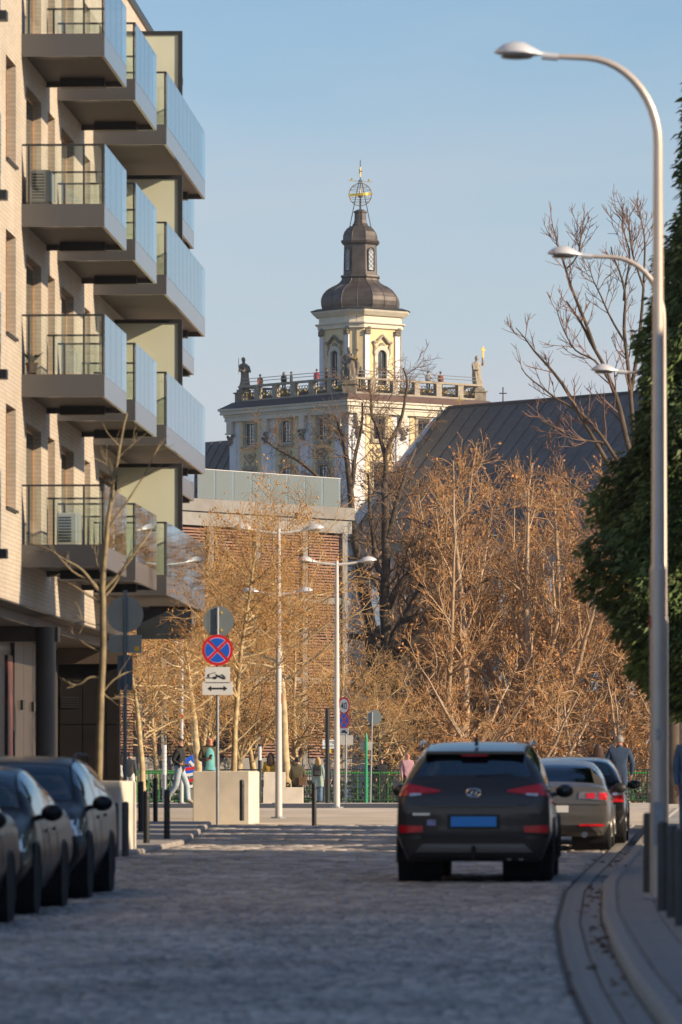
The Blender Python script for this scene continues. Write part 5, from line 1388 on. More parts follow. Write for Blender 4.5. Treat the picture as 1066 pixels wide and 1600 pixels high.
def mirror(r, y, z, wl, m_):
    for sd in (-1, 1):
        q = MB(); q.ball((sd*(wl+.13), y, z), .11, .07, .085, 10, 8); q.tube([(sd*(wl-.03), y-.01, z-.05), (sd*(wl+.06), y, z-.03)], .03, 6); q.build('door_mirror', m_, r, smooth=True)

def hd(slope): return -math.atan(slope)
# --- the dark estate car driving away in the middle of the street
m_tuc = paint('brown_grey_metallic', (.060,.052,.048), 1.1, .33)
tx = (744-533)/132.0
tc_loc = Vector((tx+.11, 67.3+2.23, gz(69.5)+.018))
car, patch, body, bvh = make_car(SUV, 'sport_utility_vehicle', tc_loc, hd(.062), m_tuc, 'dark grey sport utility car with a blue plate driving away up the street', 'car', None, None, .40, None, True)
for sd in (-1, 1):
    lq = [(sd*.925, 1.02), (sd*.40, 1.075), (sd*.40, 1.10), (sd*.90, 1.20)]
    lp = patch('tail_lamp', lq, '-y', CM['red'], 14, 6, .012)
    patch('reversing_lamp', [(sd*.76, 1.025), (sd*.62, 1.04), (sd*.62, 1.062), (sd*.76, 1.06)], '-y', CM['clear'], 6, 3, .017)
    patch('reflector', [(sd*.88, .59), (sd*.60, .60), (sd*.60, .675), (sd*.88, .68)], '-y', CM['red'], 6, 3, .012)
    patch('bumper_crease', [(sd*.90, .50), (sd*.62, .52), (sd*.62, .56), (sd*.90, .55)], '-y', m_tuc, 6, 2, .02)
    q = MB(); q.tube([(sd*.66, -1.5, 1.62), (sd*.66, -1.2, 1.665), (sd*.665, .1, 1.675), (sd*.66, .4, 1.63)], .018, 6); q.build('roof_rail', CM['chrome'], car, smooth=True)
patch('number_plate', [(-.27, .665), (.27, .665), (.27, .785), (-.27, .785)], '-y', CM['plate_blue'], 6, 3, .022)
patch('plate_surround', [(-.31, .635), (.31, .635), (.31, .81), (-.31, .81)], '-y', CM['plastic'], 6, 3, .010)
patch('tailgate_crease', [(-.82, .885), (.82, .885), (.80, .91), (-.80, .91)], '-y', m_tuc, 16, 2, .014)
patch('skid_plate', [(-.70, .36), (.70, .36), (.60, .46), (-.60, .46)], '-y', CM['skid'], 14, 3, .02)
patch('bumper_step', [(-.90, .545), (.90, .545), (.88, .575), (-.88, .575)], '-y', CM['plastic'], 18, 2, .012)
patch('badge_lettering', [(-.72, .80), (-.52, .80), (-.52, .825), (-.72, .825)], '-y', CM['chrome'], 5, 1, .008)
patch('country_sticker', [(-.55, .68), (-.45, .68), (-.45, .75), (-.55, .75)], '-y', mat('sticker', (.3,.32,.55), .5, var=.6, scale=30), 3, 2, .008)
hit = bvh.ray_cast(Vector((0, -4, 1.07)), Vector((0, 1, 0)))[0]
q = MB(); q.torus((0, hit.y-.016, 1.065), .085, .011, 24, 6, 'y', sy=.55)
for sx in (-.028, .028): q.tube([(sx-.01, hit.y-.016, 1.04), (sx+.014, hit.y-.016, 1.09)], .008, 5)
q.tube([(-.035, hit.y-.016, 1.06), (.035, hit.y-.016, 1.07)], .007, 5); q.build('oval_badge', CM['chrome'], car, smooth=True)
q = MB(); q.prism([(-.60, 1.525), (.60, 1.525), (.57, 1.558), (-.57, 1.558)], 'y', -1.86, -1.60); q.build('roof_spoiler', m_tuc, car)
patch('high_brake_lamp', [(-.16, 1.50), (.16, 1.50), (.16, 1.515), (-.16, 1.515)], '-y', CM['red'], 4, 1, .09)
q = MB(); q.tube([(0, -2.03, 1.25), (.02, -2.04, 1.255), (.46, -1.99, 1.285)], .013, 5); q.build('rear_wiper', CM['plastic'], car)
q = MB(); q.prism([(-1.35, 1.62), (-1.12, 1.63), (-1.30, 1.71)], 'x', -.02, .02); q.build('aerial_fin', m_tuc, car)
for sx in (.42, .56): q = MB(); q.lathe([(.038, 0), (.038, .14), (.028, .14), (.028, .02)], 14, (sx, -2.17, .30), 0, 'y'); q.build('exhaust_pipe', CM['smoke'], car, smooth=True)
q = MB(); q.tube([(0, -2.12, .30), (0, -2.26, .30), (0, -2.28, .40)], .022, 8); q.ball((0, -2.28, .42), .026); q.build('tow_hitch', CM['plastic'], car, smooth=True)
mirror(car, .78, 1.06, .88, m_tuc)

# --- silver saloon and dark hatchback parked on the right
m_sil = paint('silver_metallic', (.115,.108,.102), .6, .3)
def parked(S, name, d_rear, m_, label, kerb_gap=.35, extra=None, **kw):
    y = d_rear+S['L']/2; sl_ = (kerb_x(y+2)-kerb_x(y-2))/4; x = kerb_x(y)-kerb_gap-.9
    return make_car(S, name, Vector((x, y, gz(y)+.018)), hd(sl_), m_, label, **kw)
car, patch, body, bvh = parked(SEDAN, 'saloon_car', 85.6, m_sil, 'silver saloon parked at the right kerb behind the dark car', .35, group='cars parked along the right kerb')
for sd in (-1, 1):
    patch('tail_lamp', [(sd*.87, .80), (sd*.40, .84), (sd*.42, .945), (sd*.86, .955)], '-y', CM['smoke'], 10, 5, .012)
    patch('lamp_core', [(sd*.66, .84), (sd*.53, .845), (sd*.53, .925), (sd*.66, .93)], '-y', CM['red'], 4, 4, .018)
    patch('lamp_core', [(sd*.84, .82), (sd*.72, .83), (sd*.72, .93), (sd*.84, .93)], '-y', CM['red'], 4, 4, .018)
    patch('reflector', [(sd*.80, .40), (sd*.42, .40), (sd*.42, .435), (sd*.80, .435)], '-y', CM['red'], 6, 2, .012)
    q = MB(); q.lathe([(.05, 0), (.05, .16), (.04, .16), (.04, .02)], 14, (sd*.5, -2.3, .27), 0, 'y'); q.build('exhaust_pipe', CM['chrome'], car, smooth=True)
patch('number_plate', [(-.26, .62), (.26, .62), (.26, .73), (-.26, .73)], '-y', CM['plate_white'], 6, 3, .012)
patch('boot_crease', [(-.84, .745), (.84, .745), (.84, .765), (-.84, .765)], '-y', m_sil, 14, 1, .012)
patch('lower_valance', [(-.62, .30), (.62, .30), (.60, .37), (-.60, .37)], '-y', CM['plastic'], 10, 2, .012)
mirror(car, .72, .98, .85, CM['plastic']); car.scale = (1, 1, .95)
m_blk = paint('black_paint_car', (.012,.012,.014), .2, .25)
car, patch, body, bvh = parked(HATCH, 'hatchback_car', 91.3, m_blk, 'black hatchback parked beyond the silver saloon', .22, group='cars parked along the right kerb')
for sd in (-1, 1):
    patch('tail_lamp', [(sd*.86, .74), (sd*.66, .74), (sd*.68, 1.02), (sd*.85, 1.02)], '-y', CM['red'], 5, 8, .012)
    patch('lamp_core', [(sd*.84, .86), (sd*.69, .86), (sd*.69, .90), (sd*.84, .90)], '-y', CM['clear'], 4, 2, .018)
patch('number_plate', [(-.26, .70), (.26, .70), (.26, .81), (-.26, .81)], '-y', CM['plate_white'], 6, 3, .012)
mirror(car, .74, 1.02, .85, m_blk); car.scale = (1, 1, .92)

# --- three dark cars parked on the left, noses towards us
GL = 'dark cars parked along the left kerb'
def leftcar(S, t_rear_axle, m_, label, name, **kw):
    c_ = -5.72-.92
    t = t_rear_axle+S['wheels'][0]   # the car points towards the camera, so its rear axle lies farther away
    x, y = LW(c_, t)
    return make_car(S, name, Vector((x, y, gz(y)+.018)), math.pi-TH, m_, label, group=GL, pitch=False, **kw)
def front(car, patch, m_, grille=True, zl=.66, zh=.80, wi=.40, wo=.84, plate=.42):
    for sd in (-1, 1):
        patch('headlamp', [(sd*wo, zl+.02), (sd*wi, zl), (sd*wi, zl+.09), (sd*wo, zh+.03)], '+y', CM['clear'], 10, 5, .010)
        patch('headlamp_core', [(sd*(wo-.10), zl+.04), (sd*(wo-.24), zl+.03), (sd*(wo-.24), zl+.10), (sd*(wo-.10), zl+.12)], '+y', CM['chrome'], 5, 4, .016)
        patch('fog_lamp', [(sd*.74, .36), (sd*.54, .36), (sd*.54, .43), (sd*.74, .45)], '+y', CM['plastic'], 5, 3, .010)
    patch('grille', [(-.36, .50), (.36, .50), (.40, .68), (-.40, .68)], '+y', CM['plastic'], 10, 5, .010)
    for k in range(3): patch('grille_bar', [(-.36, .53+.05*k), (.36, .53+.05*k), (.36, .545+.05*k), (-.36, .545+.05*k)], '+y', CM['chrome'], 8, 1, .018)
    patch('number_plate', [(-.26, plate-.055), (.26, plate-.055), (.26, plate+.055), (-.26, plate+.055)], '+y', CM['plate_white'], 6, 2, .018)
m_nav = paint('dark_blue_paint', (.010,.013,.020), .1, .3); m_nav2 = paint('blue_black_paint', (.010,.010,.012), .1, .3); m_gr = paint('graphite_paint', (.022,.019,.017), .2, .3)
for m_ in (m_nav, m_nav2, m_gr): m_.node_tree.nodes['Principled BSDF'].inputs['Coat Weight'].default_value = .12; m_.node_tree.nodes['Principled BSDF'].inputs['Roughness'].default_value = .3; m_.node_tree.nodes['Principled BSDF'].inputs['Specular IOR Level'].default_value = .15
for S, t, m_, lb_, nm, st_ in ((HATCH, 63.3, m_nav, 'dark blue estate car with roof rails parked third from the front on the left', 'parked_estate_car', None),
                          (SEDAN, 58.0, m_nav2, 'blue-black saloon with pale seats parked second on the left', 'parked_saloon', CM['seat_pale']),
                          (SEDAN, 52.9, m_gr, 'graphite car cut off by the left edge of the picture', 'parked_car', None)):
    car, patch, body, bvh = leftcar(S, t, m_, lb_, nm, seats=st_)
    if S is HATCH:
        front(car, patch, m_, zl=.64, zh=.82); mirror(car, .76, 1.0, .84, m_)
        for sd in (-1, 1): q = MB(); q.tube([(sd*.60, -1.4, 1.47), (sd*.62, -1.1, 1.535), (sd*.62, .1, 1.54), (sd*.62, .4, 1.46)], .016, 6); q.build('roof_rail', CM['plastic'], car, smooth=True)
    else: front(car, patch, m_, zl=.58, zh=.74); mirror(car, .74, .97, .84, m_)

# ================================================================ STREET FURNITURE
def lamp_head(parent, base, d, L=.50, w_=.17, nm='lamp_head'):
    """flattened drop-shaped lantern that starts at base and points along d"""
    d = Vector(d).normalized(); s_ = Vector((-d.y, d.x, 0)).normalized(); up = Vector((0,0,1))
    q = MB(); n = 14; prof = [(-.06,.16,.2),(.06,.2,.25),(.2,.6,.55),(.4,.95,.95),(.6,1,1),(.8,.78,.72),(.93,.45,.35),(1,.06,.05)]
    o = 0
    for (f, ww, hh_) in prof:
        for k in range(n):
            a = 2*math.pi*k/n; z = math.sin(a)*(.12 if math.sin(a) > 0 else .035)*hh_
            q.v.append(tuple(Vector(base)+d*(L*f)+s_*(math.cos(a)*w_*ww)+up*(z+.015)))
    for i in range(len(prof)-1):
        for k in range(n): q.f.append((i*n+k, i*n+(k+1)%n, (i+1)*n+(k+1)%n, (i+1)*n+k)); q.m.append(0)
    q.f.append(tuple(range(n))); q.m.append(0); q.f.append(tuple((len(prof)-1)*n+k for k in range(n))); q.m.append(0)
    h = q.build(nm, MT['lamp_shell'], parent, smooth=True)
    q = MB(); q.ball(Vector(base)+d*L*.55-up*.022, L*.33 if abs(d.x) > .7 else w_*.7, w_*.7 if abs(d.x) > .7 else L*.33, .022, 14, 6); q.build('lens', MT['lens'], h, smooth=True)
    return h
def arc_lamp(loc, H, label, first=None):
    r = empty('street_lamp', loc); tag(r, label, 'street lamp', 'curved street lamps on the right pavement')
    q = MB(); q.tube([(0,0,0), (0,0,3.3)], .084, 14); q.build('pole_foot', MT['lamp_metal'], r, smooth=True)
    q = MB(); q.tube([(0,0,3.3), (0,0,3.36), (0,0,H-1.3)], [.084,.068,.050], 14); q.build('pole', MT['lamp_metal'], r, smooth=True)
    q = MB(); q.lathe([(.14, 0), (.14, .02), (.10, .03)], 14); q.build('base_plate', MT['steel'], r)
    q = MB(); q.box(-.05, .05, -.0875, -.07, .55, .98); q.build('access_door', MT['steel'], r)
    q = MB(); q.box(-.0875, -.06, -.045, .03, 2.72, 2.84); q.build('red_sticker', mat('worn_red_sticker', (.5,.05,.04), .6, var=.3, scale=20), r)
    q = MB(); q.box(-.03, .05, -.0872, -.06, 1.60, 1.71); q.build('paper_sticker', mat('torn_paper', (.5,.45,.42), .8, var=.4, scale=25), r)
    R_ = 1.0; pts = [Vector((0,0,H-1.3))]+[Vector((-.75+.75*math.cos(a), 0, H-.86+.86*math.sin(a))) for a in np.linspace(0, math.pi/2*.97, 12)]+[Vector((-1.06, 0, H+.012))]
    q = MB(); q.tube(pts, [.05]+[.048-.0015*k for k in range(12)]+[.026], 10); q.build('arm', MT['lamp_metal'], r, smooth=True)
    q = MB(); q.tube([(-1.0,0,H+.005), (-1.16,0,H+.018)], .038, 8); q.build('collar', MT['lamp_shell'], r, smooth=True)
    lamp_head(r, (-1.14, 0, H+.015), (-1, 0, .04), .50, .17)
    return r
d = 56.8; arc_lamp(Vector(((1028.5-533)/F*d, d, gz(d)+.115)), 8.42, 'tall curved street lamp in front, its pole running down the right side')
d = 80.6; arc_lamp(Vector(((1036-533)/F*d, d, gz(d)+.10)), 8.45, 'second curved street lamp, lower in the picture, mostly behind the front pole')
d = 100.0; arc_lamp(Vector(((1069-533)/F*d, d, gz(d)+.10)), 8.05, 'third curved street lamp, its head peeking out left of the conifer')
# double-headed lamps of the square
def double_lamp(px, d, H, label, yaw=0.0):
    r = empty('double_lamp', G(px, d, .004), yaw); tag(r, label, 'street lamp', 'double-headed lamps on the square')
    q = MB(); q.tube([(0,0,0), (0,0,H*.5), (0,0,H+.06)], [.078,.062,.042], 12); q.build('pole', MT['white_metal'], r, smooth=True)
    q = MB(); q.lathe([(.17, 0), (.17, .025), (.1, .035)], 14); q.build('base_plate', MT['steel'], r)
    q = MB(); q.tube([(-.52,0,H+.03), (-.25,0,H-.01), (0,0,H-.03), (.25,0,H-.01), (.52,0,H+.03)], [.026,.032,.036,.032,.026], 8); q.build('arm', MT['white_metal'], r, smooth=True)
    for sd in (-1, 1): lamp_head(r, (sd*.50, 0, H+.02), (sd, 0, .10), .48, .15)
    q = MB(); q.box(.045, .068, -.035, .035, 2.45, 2.68); q.build('red_sticker', MT['sign_red'], r)
double_lamp(435.5, 121.4, 6.12, 'nearest double-headed lamp, its base standing beside the large planter')
double_lamp(526.5, 139.0, 5.98, 'double-headed lamp standing just right of the woman with the backpack')
double_lamp(434.5, 158.0, 5.85, 'lowest double-headed lamp, mostly hidden behind the nearest one')
double_lamp(300, 236.0, 8.2, 'distant double-headed lamp just beyond the lowest balcony')
# striped mast
r = empty('striped_mast', G(284, 166)); tag(r, 'thin white mast behind the walking woman', 'mast')
q = MB(); q.tube([(0,0,0), (0,0,5.6)], [.055,.05], 10); q.build('pole', MT['white_metal'], r, smooth=True)
q = MB(); q.lathe([(.057, 0), (.057, .1)], 10, (0,0,2.5)); q.build('red_band', MT['sign_red'], r)
q = MB(); q.lathe([(.11, 0), (.11, .03)], 12); q.build('base_plate', MT['steel'], r)

# planters
def planter(loc, w_, dp, h, rz, label):
    r = empty('concrete_planter', loc, rz); t = .09
    q = MB(); q.bbox(-w_/2, w_/2, -dp/2, -dp/2+t, -.1, h, .015); q.bbox(-w_/2, w_/2, dp/2-t, dp/2, -.1, h, .015)
    q.bbox(-w_/2, -w_/2+t, -dp/2+t, dp/2-t, -.1, h, .015); q.bbox(w_/2-t, w_/2, -dp/2+t, dp/2-t, -.1, h, .015); q.build('box', MT['concrete'], r)
    q = MB(); q.box(-w_/2+t, w_/2-t, -dp/2+t, dp/2-t, h-.16, h-.10); q.build('soil', MT['earth'], r)
    tag(r, label, 'planter', 'concrete planters'); return r
d = 82.8; x1 = (198-533)/F*d
planter(Vector((x1-.72, d+.75, gz(d)+.085)), 1.45, 1.5, 1.02, -.12, 'concrete planter behind the parked cars, holding the thin young tree')
d = 113.6; xa, xb = (308-533)/F*d, (397-533)/F*d
planter(Vector(((xa+xb)/2, d+.75, gz(d))), xb-xa, 1.5, 1.06, -.12, 'pale concrete planter beside the no-stopping sign post')
# stepped concrete bench
d = 175.0; r = empty('stepped_bench', G(443, d)); tag(r, 'pale concrete bench of two steps in front of the seated people', 'bench')
k = d/F
MB().bbox((411-443)*k, (474-443)*k, 0, .6, 0, .50, .012).build('seat_block', MT['concrete'], r)
MB().bbox((412-443)*k, (446-443)*k, .02, .58, .503, .97, .012).build('back_block', MT['concrete'], r)
d = 166.0; r = empty('low_wall_block', G(300, d)); k = d/F; tag(r, 'low concrete block left of the large planter', 'block')
MB().bbox((292-300)*k, (312-300)*k, 0, .5, 0, .42, .012).build('block', MT['concrete_grey'], r)

# bollards
def bollard(px, d, h, r_, m_, label, dz=.0, nm='bollard', grp='black bollards'):
    o = empty(nm, G(px, d, dz)); q = MB(); q.lathe([(r_, 0), (r_, h-.035), (r_*.9, h-.012), (r_*.55, h)], 16); q.build('post', m_, o, smooth=True)
    q = MB(); q.lathe([(r_*1.02, h-.14), (r_*1.03, h-.13), (r_*1.03, h-.10), (r_*1.02, h-.09)], 16); q.build('collar_ring', m_, o, smooth=True)
    tag(o, label, 'bollard', grp)
bp = MT['black_paint']
bollard(378, 112.3, .81, .047, bp, 'black bollard in front of the large planter, right of the sign post', .085)
bollard(491, 110.6, .85, .047, bp, 'black bollard standing alone at the left feet of the woman with backpack')
bollard(261, 92.5, .81, .050, bp, 'black bollard nearest the walking woman', .085); bollard(229, 88.8, .82, .050, bp, 'black bollard second from the walking woman, closer to the kerb', .085)
bollard(243, 111.2, .86, .047, bp, 'small far black bollard between the two nearer ones', .085); bollard(220, 99.5, .88, .05, bp, 'black bollard half hidden at the right edge of the left planter', .085)
gb = MT['grey_bollard']
bollard(180, 81.6, .78, .050, gb, 'grey bollard at the parked car, left of the pair before the planter', .02, grp='grey bollards before the left planter'); bollard(196, 82.0, .79, .050, gb, 'grey bollard right of the pair before the left planter', .02, grp='grey bollards before the left planter')
for (px, d, lb_) in ((1013, 59.5, 'dark bollard just left behind the foot of the front lamp pole'), (1036, 53.2, 'dark bollard touching the right side of the lamp pole'), (1051, 51.2, 'dark bollard second right of the lamp pole'), (1064, 49.0, 'dark bollard cut by the right edge of the picture')):
    bollard(px, d, .84, .052, gb, lb_, .115, grp='dark bollards along the right pavement')

# traffic signs
def disc(parent, c, R_, m_, nm, axis_y=-1, t=.004, n=40):
    q = MB(); q.lathe([(R_, 0), (R_, t)], n, (0,0,0), 0, 'y'); o = q.build(nm, m_, parent); o.location = c; return o
def flat(parent, polys, y, m_, nm, z0=0.0):
    q = MB()
    for poly in polys: q.prism(poly, 'y', y-.0015, y)
    return q.build(nm, m_, parent)
def no_stopping(parent, z, R_, y):
    """blue disc, red rim and red cross with pale hairlines, as flat plates one before the other"""
    b = disc(parent, (0, y, z), R_, MT['sign_red'], 'no_stopping_disc')
    r2 = R_*.82; hw = .085*R_
    for a0 in (45, 135, 225, 315):
        for (gap, rr_, dy, m_, nm) in ((hw*1.0, r2, -.003, mat_pink, 'pale_hairline'), (hw*1.32, r2-.012*R_/.3, -.006, MT['sign_blue'], 'blue_field')):
            pts = []
            half = math.pi/4; am = rad(a0+45)
            ga = math.asin(gap/rr_)
            for k in range(13): a = am-half+ga+(2*half-2*ga)*k/12; pts.append((rr_*math.cos(a), z+rr_*math.sin(a)))
            ap = gap*math.sqrt(2); pts.append((ap*math.cos(am), z+ap*math.sin(am)))
            flat(b, [[(p_[0], p_[1]-z) for p_ in pts]], dy, m_, nm)
    return b
mat_pink = mat('sign_hairline', (.75,.45,.6), .4, var=.02)
d = 111.2
r = empty('no_stopping_sign', G(340, d, .0)); tag(r, 'no-stopping sign with tow-away and arrow plates on a grey post', 'traffic sign')
k = d/F; zof = lambda py: CZ+(HY-py)*k-gz(d)
q = MB(); q.tube([(0,0,-.05), (0,0,zof(949))], .030, 12); q.build('post', MT['steel'], r, smooth=True)
no_stopping(r, zof(1016), 24.3*k, -.045)
bk = disc(r, (.02, .035, zof(971)), 24*k, MT['sign_back'], 'sign_reverse')
for (sx, sz) in ((-.06, .17), (.06, .17), (-.06, -.17), (.06, -.17)):
    q = MB(); q.lathe([(.022, 0), (.022, .02)], 10, (sx, -.021, sz), 0, 'y'); q.build('bolt', MT['sign_yellow'] if sx > 0 else MT['steel'], bk)
q = MB(); q.box(-.20, -.10, -.004, -.001, -.2, .2); q.build('bracket', MT['sign_back'], bk)
t1 = MB(); w_, zc_, h_ = 19.5*k, zof(1055), 12.5*k
t1.bbox(-w_, w_, -.043, -.035, zc_-h_, zc_+h_, .002); tp = t1.build('tow_plate', MT['sign_white'], r)
S1 = w_*2/120.0
def pl(pts): return [[((x-60)*S1, zc_-(y-38)*S1) for x, y in pts]]
flat(tp, pl([(8,50),(26,50),(26,52),(8,52)])+pl([(14,36),(52,28),(56,36),(46,50),(26,50),(20,46)])+pl([(50,38),(62,42),(60,46),(50,50)]), -.0445, MT['sign_white'], 'truck_outline_fill')
flat(tp, pl([(6,49),(40,49),(40,53),(6,53)])+pl([(12,37),(20,35),(22,46),(12,46)])+pl([(14,34),(50,24),(51,27),(16,37)])+pl([(38,45),(58,45),(56,56),(40,58)])+pl([(50,30),(56,34),(60,44),(54,46)])+pl([(58,36),(92,50),(100,46),(98,58),(88,58),(56,44)])+pl([(72,36),(84,34),(98,46),(92,48),(82,39),(76,40)]), -.0475, MT['sign_black'], 'tow_truck_symbol')
t2 = MB(); w2, zc2, h2 = 23.7*k, zof(1076), 10*k
t2.bbox(-w2, w2, -.043, -.035, zc2-h2, zc2+h2, .002); ap = t2.build('arrow_plate', MT['sign_white'], r)
a_ = [(-.195, 0), (-.12, .055), (-.12, .018), (.12, .018), (.12, .055), (.195, 0), (.12, -.055), (.12, -.018), (-.12, -.018), (-.12, -.055)]
flat(ap, [[(x, zc2+z) for x, z in a_]], -.0445, MT['sign_black'], 'double_arrow')

d = 95.0; k = d/F; zof = lambda py: CZ+(HY-py)*k-gz(d)
r = empty('sign_seen_from_behind', G(195.5, d, .08)); tag(r, 'post with round and square sign backs in front of the black wall', 'traffic sign')
q = MB(); q.tube([(0,0,-.05), (0,0,zof(930))], .033, 12); q.build('post', mat('blue_grey_post', (.12,.16,.20), .5, metal=.3), r, smooth=True)
disc(r, (0, .036, zof(960)-.08), 28.5*k, MT['sign_back'], 'round_sign_reverse')
q = MB(); q.bbox(-25*k, 26*k, .037, .043, zof(1020)-.08, zof(992)-.08, .003); q.build('square_sign_reverse', MT['sign_back'], r)
q = MB(); q.box(15*k, 22*k, .030, .0365, zof(1017)-.08, zof(1010)-.08); q.build('yellow_label', MT['sign_yellow'], r)
q = MB(); q.bbox(-12*k, 12*k, .038, .044, zof(1078)-.08, zof(1024)-.08, .003); q.build('tall_sign_reverse', mat('blue_back', (.07,.11,.16), .5), r)

def far_sign(px, d, label, post_top, parts, m_post='steel', nm='traffic_sign', thick=.03):
    k = d/F; z0 = gz(min(d, 217)); r = empty(nm, Vector(((px-533)*k, d, z0))); tag(r, label, 'traffic sign')
    zf = lambda py: CZ+(HY-py)*k-z0
    q = MB(); q.tube([(0,0,-.05), (0,0,zf(post_top))], thick, 10); q.build('post', MT[m_post], r, smooth=True)
    parts(r, k, zf); return r
def p40(r, k, zf):
    zc = zf(1103); b = disc(r, (-.07, -.04, zc), .31, MT['sign_red'], 'speed_limit_disc'); disc(b, (0, -.004, 0), .24, MT['sign_white'], 'white_field')
    sgn = MB()
    def dig(poly): flat(b, [poly], -.0095, MT['sign_black'], 'numeral')
    dig([(-.15,-.02),(-.06,.11),(-.025,.11),(-.025,-.02),(0,-.02),(0,-.05),(-.025,-.05),(-.025,-.11),(-.06,-.11),(-.06,-.05),(-.15,-.05)])
    dig([(.03,-.11),(.15,-.11),(.15,.11),(.03,.11),(.03,.08),(.12,.08),(.12,-.08),(.06,-.08),(.06,.079),(.03,.079)])
    o = no_stopping(r, zf(1126), .30, -.04); o.location.x = -.07
    q = MB(); q.bbox(-.30, .17, -.045, -.037, zf(1148), zf(1138), .002); tp = q.build('tow_plate', MT['sign_white'], r)
    flat(tp, [[(-.22, zf(1145.5)), (-.05, zf(1145)), (.08, zf(1147)), (.1, zf(1145)), (0, zf(1141)), (-.15, zf(1141))]], -.047, MT['sign_black'], 'tow_truck_symbol')
fs = far_sign(541, 198, 'small speed-limit 40 sign over a no-stopping disc beyond the square', 1096, p40); fs.rotation_euler[2] = -.85
def pword(r, k, zf):
    q = MB(); w0, w1 = (504-512)*k, (529-512)*k
    q.bbox(w0, w1, -.05, -.042, zf(1170), zf(1156), .002); pp = q.build('name_plate', MT['sign_white'], r)
    for txt, py, sz in (('Droga', 1161.2, .15), ('wewn\u0119trzna', 1167.2, .105)):
        cu = bpy.data.curves.new('lettering', 'FONT'); cu.body = txt; cu.size = sz; cu.align_x = 'CENTER'; cu.extrude = .001
        tmp = bpy.data.objects.new('tmp', cu); COL.objects.link(tmp); dg = bpy.context.evaluated_depsgraph_get()
        me = bpy.data.meshes.new_from_object(tmp.evaluated_get(dg)); bpy.data.objects.remove(tmp)
        me.materials.clear(); me.materials.append(MT['sign_black'])
        o = link('lettering', me, pp); o.location = ((w0+w1)/2, -.053, zf(py)); o.rotation_euler = (rad(90), 0, 0)
    q = MB(); q.box((513-512)*k, (518-512)*k, -.05, -.045, zf(1177), zf(1170.5)); q.build('yellow_label', MT['sign_yellow'], r)
far_sign(512, 192, 'white internal-road name plate on a thick black column', 1108, pword, 'black_paint', 'road_name_sign', .085)
def pback(r, k, zf):
    q = MB(); q.bbox(-13*k, 12*k, -.045, -.037, zf(1164), zf(1149), .003); q.build('plate_reverse', mat('pale_plate_back', (.42,.40,.36), .6), r)
far_sign(540, 202, 'pale blank plate back on a thin post behind the second lamp', 1146, pback)
def pback2(r, k, zf):
    q = MB(); q.bbox(-9*k, 9*k, .055, .063, zf(1172.5), zf(1159), .003); q.build('plate_reverse', mat('pale_plate_back2', (.40,.38,.34), .6), r)
    q = MB(); q.lathe([(.05, 0), (.02, .18)], 10, (0,0,zf(1153))); q.build('pointed_cap', MT['green_bright'], r)
MT['green_bright'] = mat('teal_green_paint', (.02,.30,.14), .45)
far_sign(572.5, 205, 'teal green post with a small plate behind it', 1153, pback2, 'green_bright', 'green_post', .052)
def pdisc(r, k, zf): disc(r, (.08, .036, zf(1121)), .27, MT['sign_back'], 'round_sign_reverse')
far_sign(579, 207, 'grey back of a small round sign on a leaning post', 1113, pdisc).rotation_euler[1] = .02
def pkeep(r, k, zf):
    b = disc(r, (0, -.04, zf(1197)), .36, MT['sign_blue'], 'keep_right_disc')
    c45 = math.sqrt(.5)
    pts = [(-.05,.22),(.05,.22),(.05,-.04),(.12,-.04),(0,-.2),(-.12,-.04),(-.05,-.04)]
    flat(b, [[(x*c45-z*c45, x*c45+z*c45) for x, z in pts]], -.0015, MT['sign_white'], 'white_arrow')
    q = MB()
    for j in range(5): MB().prism([(-.30+.0*j, zf(1243)+.02+.20*j), (.30, zf(1243)+.12+.20*j), (.30, zf(1243)+.22+.20*j), (-.30, zf(1243)+.12+.20*j)], 'y', -.05, -.045).build('red_stripe', MT['sign_red'] if j % 2 == 0 else MT['sign_white'], r)
far_sign(303.5, 190, 'blue keep-right disc over a red and white board by the planter', 1187, pkeep)
r = empty('marker_post', G(406, 178)); tag(r, 'white and black marker post left of the stepped bench', 'post')
q = MB(); q.tube([(0,0,0), (0,0,1.35)], .06, 10); q.build('dark_foot', MT['black_paint'], r, smooth=True)
q = MB(); q.tube([(0,0,1.352), (0,0,1.78)], .06, 10); q.build('white_band', MT['white_metal'], r, smooth=True)
q = MB(); q.tube([(0,0,1.782), (0,0,1.86)], .062, 10); q.build('black_cap', MT['black_paint'], r, smooth=True)
r = empty('marker_post', G(337*.0+257, 200)); tag(r, 'striped post between the young plane tree and the walking woman', 'post')
q = MB(); q.tube([(0,0,0), (0,0,1.0)], .08, 10); q.build('foot', MT['steel'], r, smooth=True)
for j in range(7): q = MB(); q.lathe([(.08, 0), (.08, .14)], 10, (0,0,1.0+.15*j)); q.build('white_ring', MT['white_metal'], r)

